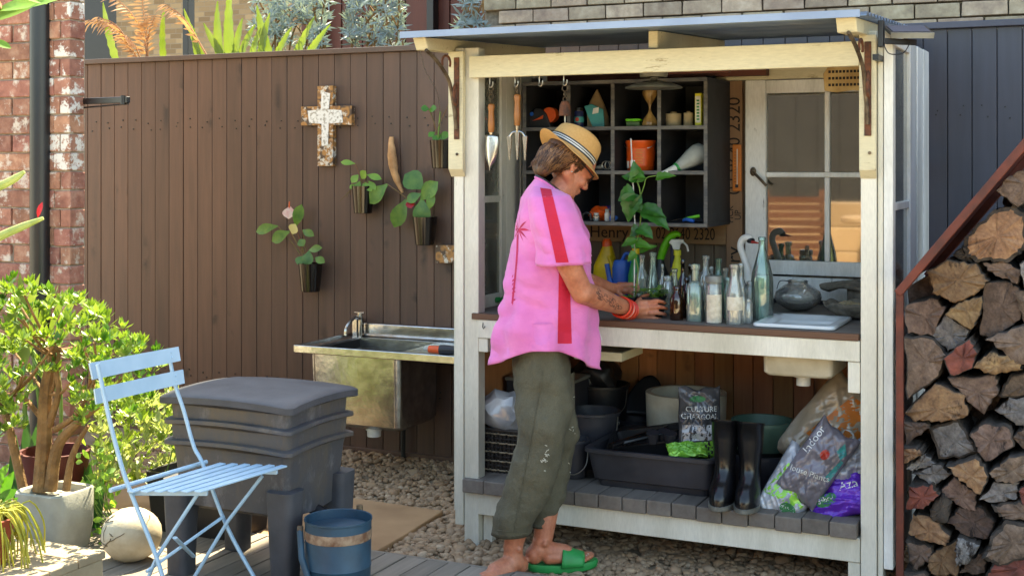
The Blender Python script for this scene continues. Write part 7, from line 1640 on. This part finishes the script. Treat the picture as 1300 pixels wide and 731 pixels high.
for cx_, cy_, n_ in ((693, 580, 7), (690, 590, 4), (726, 545, 5), (730, 505, 2), (722, 592, 2), (695, 572, 4)):
    for i in range(n_):
        p = on_cloth(cx_+rf.uniform(-4, 4), cy_+rf.uniform(-7, 7), tb, .001)
        if p: MB().tube([p, p+V((rf.uniform(-.006, .006), -.002, rf.uniform(-.004, .004))), p+V((rf.uniform(-.01, .01), -.003, rf.uniform(-.008, .008)))], .0014, 4).build('frayed_thread', 'fray', trou)
# ------------------------------------------------------------------ shirt
SH = [(226, 679, 707, .058), (231, 675, 714, .085), (240, 667, 721, .13), (252, 659.5, 727, .18), (270, 655, 733, .195), (300, 651, 742, .185), (330, 647, 749, .175), (360, 642, 752, .172), (394, 636, 754, .178), (425, 630, 755, .185), (445, 627, 756, .19)]
rg = interp_rings(SH, 0, 70)
def sfold(p, t, v):
    if v < .13: w0 = (1-v/.13)*(.5+.5*math.cos(t))**1.5; p = p-UP*.07*w0+RIGHT*.02*w0
    # curved hem: long at back and front, short at the sides
    if v > .55:
        w = (v-.55)/.45; ca = math.cos(t); drop = .05*ca*ca*(1 if ca < 0 else 1.35)-.028*(math.sin(t)**2); p = p-UP*drop*w**1.5
        amp = .026*w; p = p+(RIGHT*math.cos(t)+FWD*math.sin(t))*(math.sin(t*5+1.0+v*2)*amp*.5+math.sin(t*9+v*3)*amp*.5)
    q = V((p.x*7, p.y*7, p.z*7)); return p+(RIGHT*math.cos(t)+FWD*math.sin(t))*(noise.noise(q*.6)*.010+noise.noise(q*2.1)*.003*min(1, v*3)+abs(noise.noise(V((p.x*6+4+p.z*5, p.y*6, p.z*11))))*.022*min(1, v*3)+abs(noise.noise(V((p.x*13+p.z*6, p.y*13, p.z*4))))*.018*min(1, v*2)-.008*min(1, v*3))
vs, fs = rings_mesh(rg, 72, sfold); n = 72
vs_top = [V(p) for p in vs[:72]]
ctr = lambda ring_: sum(ring_, V((0, 0, 0)))/len(ring_)
k = len(vs); c0 = ctr(vs[-n:]); ins = [lerp(c0, p, .97)+UP*.001 for p in vs[-n:]]; ins2 = [lerp(c0, p, .93)+UP*.1 for p in vs[-n:]]
vs += ins+ins2; fs += [(k-n+j, k-n+(j+1) % n, k+(j+1) % n, k+j) for j in range(n)]+[(k+j, k+(j+1) % n, k+n+(j+1) % n, k+n+j) for j in range(n)]
shirt = MB().add(vs, fs).build('shirt', 'shirt_pink', person, smooth=True, ang=180)
# sleeves: wide kimono sleeves
def sleeve(tab, name):
    rows = []; n = 40; cnt = 34; ys = np.linspace(0, 1, len(tab)); vs = []
    for i in range(cnt):
        t = i/(cnt-1); L = [np.interp(t, ys, [r_[k] for r_ in tab]) for k in range(6)]   # lx, ly, rx, ry, off, halfdepth
        a = Q(L[0], L[1], L[4]); b = Q(L[2], L[3], L[4]); c = (a+b)/2; hx = (b-a)/2
        for j in range(n):
            an = 2*math.pi*j/n; ca, sa = math.cos(an), math.sin(an); qq = (abs(ca)**2.4+abs(sa)**2.4)**(-1/2.4); p = c+hx*ca*qq+FWD*(L[5]*sa*qq)
            w = noise.noise(V((p.x*9, p.y*9, p.z*9+2)))*.011*t+abs(noise.noise(V((p.x*8+p.z*9, p.y*8, p.z*10))))*.026*t+math.sin(an*6+2)*.006*t; vs.append(p+(RIGHT*ca+FWD*sa)*w)
    fs = [(i*n+j, i*n+(j+1) % n, (i+1)*n+(j+1) % n, (i+1)*n+j) for i in range(cnt-1) for j in range(n)]; k = len(vs); c0 = ctr(vs[-n:])
    vs += [lerp(c0, p, .95)+UP*.002 for p in vs[-n:]]; vs += [lerp(c0, p, .9)+UP*.06 for p in vs[k-n:k]]
    fs += [(k-n+j, k-n+(j+1) % n, k+(j+1) % n, k+j) for j in range(n)]+[(k+j, k+(j+1) % n, k+n+(j+1) % n, k+n+j) for j in range(n)]; k2 = len(vs)
    fs += [tuple(range(n-1, -1, -1))]
    return MB().add(vs, fs).build(name, 'shirt_pink', shirt, smooth=True, ang=180)
sl_n = sleeve([(676, 236, 707, 240, -.06, .05), (670, 250, 722, 248, -.12, .075), (672, 275, 731, 268, -.16, .075), (680, 305, 742, 298, -.185, .072), (688, 337, 751.5, 334, -.195, .07)], 'sleeve')
sleeve([(684, 240, 712, 240, .06, .05), (684, 252, 726, 250, .13, .07), (690, 285, 738, 280, .19, .07), (698, 325, 748, 325, .22, .065)], 'sleeve')
bs = bvh_of(sl_n); bt = bvh_of(shirt)
def strip_on(lines, bv, name, mt, par, nx=9, lift=.0018):
    """a sewn band: rows of photo pixels (left, right, y) dropped onto the cloth"""
    m = MB(); vs = []; rows = 0
    for (xl, xr_, y0, y1) in lines:
        row = [on_cloth(lerp(xl, xr_, i/(nx-1)), lerp(y0, y1, i/(nx-1)), bv, lift) for i in range(nx)]
        if all(row): vs += row; rows += 1
    m.add(vs, [(i*nx+j, i*nx+j+1, (i+1)*nx+j+1, (i+1)*nx+j) for i in range(rows-1) for j in range(nx-1)])
    return m.build(name, mt, par, smooth=True, ang=180)
strip_on([(lerp(685, 706, t), lerp(699, 722, t), lerp(235, 333.5, t), lerp(237, 333, t)) for t in np.linspace(0, 1, 60)], bs, 'stripe', 'shirt_red', sl_n)
strip_on([(lerp(709.5, 708, t), lerp(723, 726, t), lerp(345, 436, t), lerp(345, 436, t)) for t in np.linspace(0, 1, 60)], bt, 'stripe', 'shirt_red', shirt)
# collar edge
MB().tube([p+UP*.003 for p in vs_top+vs_top[:1]], .0045, 6).build('collar', 'shirt_pink', shirt, smooth=True)
MB().tube([p+UP*.010-FWD*.001 for p in vs_top[40:]+vs_top[:30]], .0042, 6).build('neck_trim', 'plastic_black', shirt, smooth=True)
# palm tree print on the back
def frond(x0, y0, x1, y1, wd):
    rows = []
    for t in np.linspace(0, 1, 9):
        x = lerp(x0, x1, t); y = lerp(y0, y1, t)+abs(x1-x0)*.35*t*t; w = wd*math.sin(math.pi*min(.97, t+.12)); rows.append((x, x+.01, y-w, y+w))
    strip_on(rows, bt, 'palm_print', 'shirt_print', shirt, 3, .0015)
for x1, y1 in ((668, 276), (672, 288), (668, 300), (650.8, 276), (652, 290), (660, 268), (655, 272), (664, 306), (652, 304)): frond(658, 292, 658+(x1-658)*1.15, y1, 1.7)
strip_on([(656+math.sin(t*4)*1.2-6*t, 658.4+math.sin(t*4)*1.2-6*t, 290+95*t, 290+95*t) for t in np.linspace(0, 1, 24)], bt, 'palm_print', 'shirt_print', shirt, 3, .0015)
for i in range(8): frond(650, 352+i*5, 655+rf.uniform(-4, 3), 348+i*5, 1.3)
# striped ribbon at the front hem
for i, mt in enumerate(('plastic_navy', 'label_white', 'shirt_red', 'label_white')): MB().tube([Q(752+i*2.4, 418, .02), Q(757+i*2.4, 432, .02)], .003, 6).build('ribbon', mt, shirt)
# ------------------------------------------------------------------ hat
HB = hp(-.020, 0, .034)
hat = MB(); n = 56
def hring(rx, ry, z, dx=0, fn=None):
    out = []
    for j in range(n):
        t = 2*math.pi*j/n; zz = z+(fn(t) if fn else 0); out.append(HB+hf*(rx*math.cos(t)+dx)+hl*(ry*math.sin(t))+hu*zz)
    return out
brimz = lambda k: (lambda t: k*(-.020*math.sin(t)**2-.014*max(0, math.cos(t))+.012*max(0, -math.cos(t))**2))
crownz = lambda k: (lambda t: k*(-.012*math.cos(t)*0+(-.006*math.cos(2*t))))
lv = [hring(.142, .122, .006, 0, brimz(1)), hring(.143, .123, .008, 0, brimz(1)), hring(.125, .108, .010, 0, brimz(.65)), hring(.106, .088, .012, 0, brimz(.12)), hring(.104, .086, .016), hring(.100, .083, .05), hring(.094, .078, .085, 0, crownz(1)), hring(.088, .073, .096, 0, crownz(1.2)), hring(.076, .062, .098, 0, crownz(1)), hring(.05, .035, .088), hring(.02, .012, .084)]
low = [hring(.098, .080, .010), hring(.125, .108, .006, 0, brimz(.65)), hring(.142, .122, .006, 0, brimz(1))]
V1 = [p for r_ in lv for p in r_]; F1 = [(i*n+j, i*n+(j+1) % n, (i+1)*n+(j+1) % n, (i+1)*n+j) for i in range(len(lv)-1) for j in range(n)]+[tuple((len(lv)-1)*n+j for j in range(n))]
hat.add(V1, F1); hat.add([p for r_ in low for p in r_], [(i*n+j, i*n+(j+1) % n, (i+1)*n+(j+1) % n, (i+1)*n+j) for i in range(2) for j in range(n)]+[tuple(range(n-1, -1, -1))])
ho = hat.build('straw_hat', 'straw', person, smooth=True, ang=70)
for z0, z1, mt, gg in ((.0155, .0215, 'plastic_black', .0016), (.0216, .0265, 'label_white', .0018), (.0266, .0305, 'plastic_black', .0016), (.0306, .0345, 'label_white', .0018), (.0346, .040, 'plastic_black', .0016)):
    f_ = lambda z: (lerp(.104, .100, (z-.016)/.034)+gg, lerp(.086, .083, (z-.016)/.034)+gg)
    a, b = hring(*f_(z0), z0), hring(*f_(z1), z1); MB().add(a+b, [(j, (j+1) % n, n+(j+1) % n, n+j) for j in range(n)]).build('hat_band', mt, ho, smooth=True)
# ------------------------------------------------------------------ hair, glasses, earring, bangles, tattoo, slide
hr = MB()
for (x, y, z, a, b, c_) in ((-.03, 0, .03, .088, .080, .075), (-.065, 0, -.01, .055, .066, .06), (-.078, 0, -.055, .036, .055, .05), (-.02, 0, .04, .08, .082, .05)): hr.ell(hp(x, y, z), (a, b, c_), HM, sub=3)
hair = remesh(hr, 'hair', 'hair_brown', person, .005, 4)
hb = bvh_of(hair); rh = random.Random(12); hs = [MB() for _ in range(2)]
for i in range(800):
    an = rh.uniform(math.pi*.36, math.pi*1.64) if rh.random() < .85 else rh.choice([rh.uniform(.28, .4), rh.uniform(1.6, 1.7)])*math.pi
    z0 = rh.uniform(.0, .034); st = hp(-.02+.09*math.cos(an)*1.0, .085*math.sin(an), z0); L = rh.uniform(.05, .095) if math.cos(an) < .15 else rh.uniform(.02, .045)
    q = [st]; dirv = (-hu*.9-hf*.22+hf*.25*(math.cos(an) > 0)).normalized()
    for k_ in range(4):
        p = q[-1]+dirv*L/4+V((rh.gauss(0, .0025), rh.gauss(0, .0025), rh.gauss(0, .002))); near, nr, _, d_ = hb.find_nearest(p)
        if d_ and d_ < .05: p = near+nr*(.002+.006*rh.random()**2)+V((0, 0, 0))
        q.append(p)
        dirv = (dirv-UP*.1).normalized()
    q[-1] = q[-1]+V((rh.gauss(0, .005), rh.gauss(0, .005), -.006))-hf*.004; hs[i % 2].tube(q, [.0022, .0024, .0022, .0018, .0006], 4, cap=False)
hs[0].build('hair_strands', 'hair_brown', hair, smooth=True); plain('hair_light', '8a6440', .45, c2='5c3d24', scale=30, bump=0); hs[1].build('hair_strands', 'hair_light', hair, smooth=True)
gl = MB(); gl.tube([hp(.0, -.079, .022), hp(.05, -.074, .018), hp(.083, -.062, .014)], .0028, 6); gl.tube([hp(.083, -.062, .014), hp(.098, -.03, .016), hp(.103, 0, .018), hp(.098, .03, .016), hp(.083, .062, .014)], .003, 6)
gls = gl.build('glasses', 'plastic_black', person, smooth=True)
for s_ in (-1, 1):
    m = MB(); m.prism([(-.026, .012), (.022, .014), (.024, -.004), (.012, -.020), (-.012, -.021), (-.026, -.006)], hp(.092, s_*.034, .008), (hl*1.0-hf*.22*s_*(1)).normalized(), hu, (hf+hl*.22*s_).normalized(), .003); m.build('lens', 'lens_dark', gls, bevel=.002)
MB().tube([hp(.0965, -.012, -.0565), hp(.0975, 0, -.0565), hp(.0965, .012, -.0565)], .0022, 6).build('lips', 'terracotta', body, smooth=True)
MB().ell(hp(-.002, -.078, -.028), .0038, sub=2).build('earring', 'stainless', person, smooth=True)
ax = (W_r-E_r).normalized(); F_ = frame(ax)
for k, (t, r_, mt) in enumerate(((.80, .039, 'bangle_red'), (.86, .038, 'bangle_red'), (.905, .036, 'bangle_red'), (.885, .0375, 'label_white'), (.945, .036, 'bangle_red'), (.985, .035, 'bangle_red'))):
    c_ = lerp(E_r, W_r, t)+V((0, 0, -.003)); tl = F_ @ Euler((R(8-3*k), R(6), 0)).to_matrix(); q = [c_+tl @ V((r_*math.cos(a), r_*math.sin(a), 0)) for a in np.linspace(0, 6.2832, 29)]
    MB().tube(q, .0042 if mt == 'bangle_red' else .002, 8).build('bangle', mt, person, smooth=True)
bb = bvh_of(body)
for i in range(26):
    t = rf.uniform(0, 1); p0 = (lerp(757, 782, t)+rf.uniform(-5, 5), lerp(372, 388, t)+rf.uniform(-4, 5)); q = [on_cloth(p0[0]+rf.uniform(-1, 1)+3*math.cos(a+i)*.7, p0[1]+2.2*math.sin(a*1.3+i), bb, .0006) for a in np.linspace(0, rf.uniform(2, 5), 8)]
    if all(q): MB().tube(q, .0009, 4).build('tattoo_line', 'tattoo_ink', body)
# green slide on the far foot
d = dsh.normalized(); s_ = V((-d.y, d.x, 0)); o_ = V((AF.x, AF.y, 0)); n = 32; lv = []
for z, k_ in ((.001, .96), (.004, 1.0), (.022, 1.03), (.03, 1.0), (.0285, .9)):
    ring_ = []
    for j in range(n):
        t = 2*math.pi*j/n; x = .078+.132*math.cos(t)*k_; w = (.044+.006*math.cos(t))*k_; ring_.append(o_+d*x+s_*(w*math.sin(t)*(1 if abs(math.cos(t)) < .8 else 1))+UP*(z+.008*max(0, math.cos(t))**2+.004*max(0, -math.cos(t))**2)-UP*.004)
    lv.append(ring_)
MB().add([p for r_ in lv for p in r_], [(i*n+j, i*n+(j+1) % n, (i+1)*n+(j+1) % n, (i+1)*n+j) for i in range(len(lv)-1) for j in range(n)]+[tuple(range(n-1, -1, -1)), tuple((len(lv)-1)*n+j for j in range(n))]).build('slide_sandal', 'slide_green', person, smooth=True, ang=60)
MB().grid(lambda u, v: o_+d*(.060+.085*v+.012*math.sin(u*math.pi))+s_*(math.cos(u*math.pi)*(.050-.002*v))+UP*(.018+math.sin(u*math.pi)**.7*(.068-.026*v)), 20, 8).build('slide_strap', 'slide_green', person, smooth=True, ang=180, solid=.007)
for k_ in range(3): p = o_+d*(.19-.012*k_)+s_*(.028-.015*k_)+UP*.047; MB().ell(p, (.006, .005, .0025), sub=2).build('toenail', 'flower_cream' if False else 'label_white', body, smooth=True)
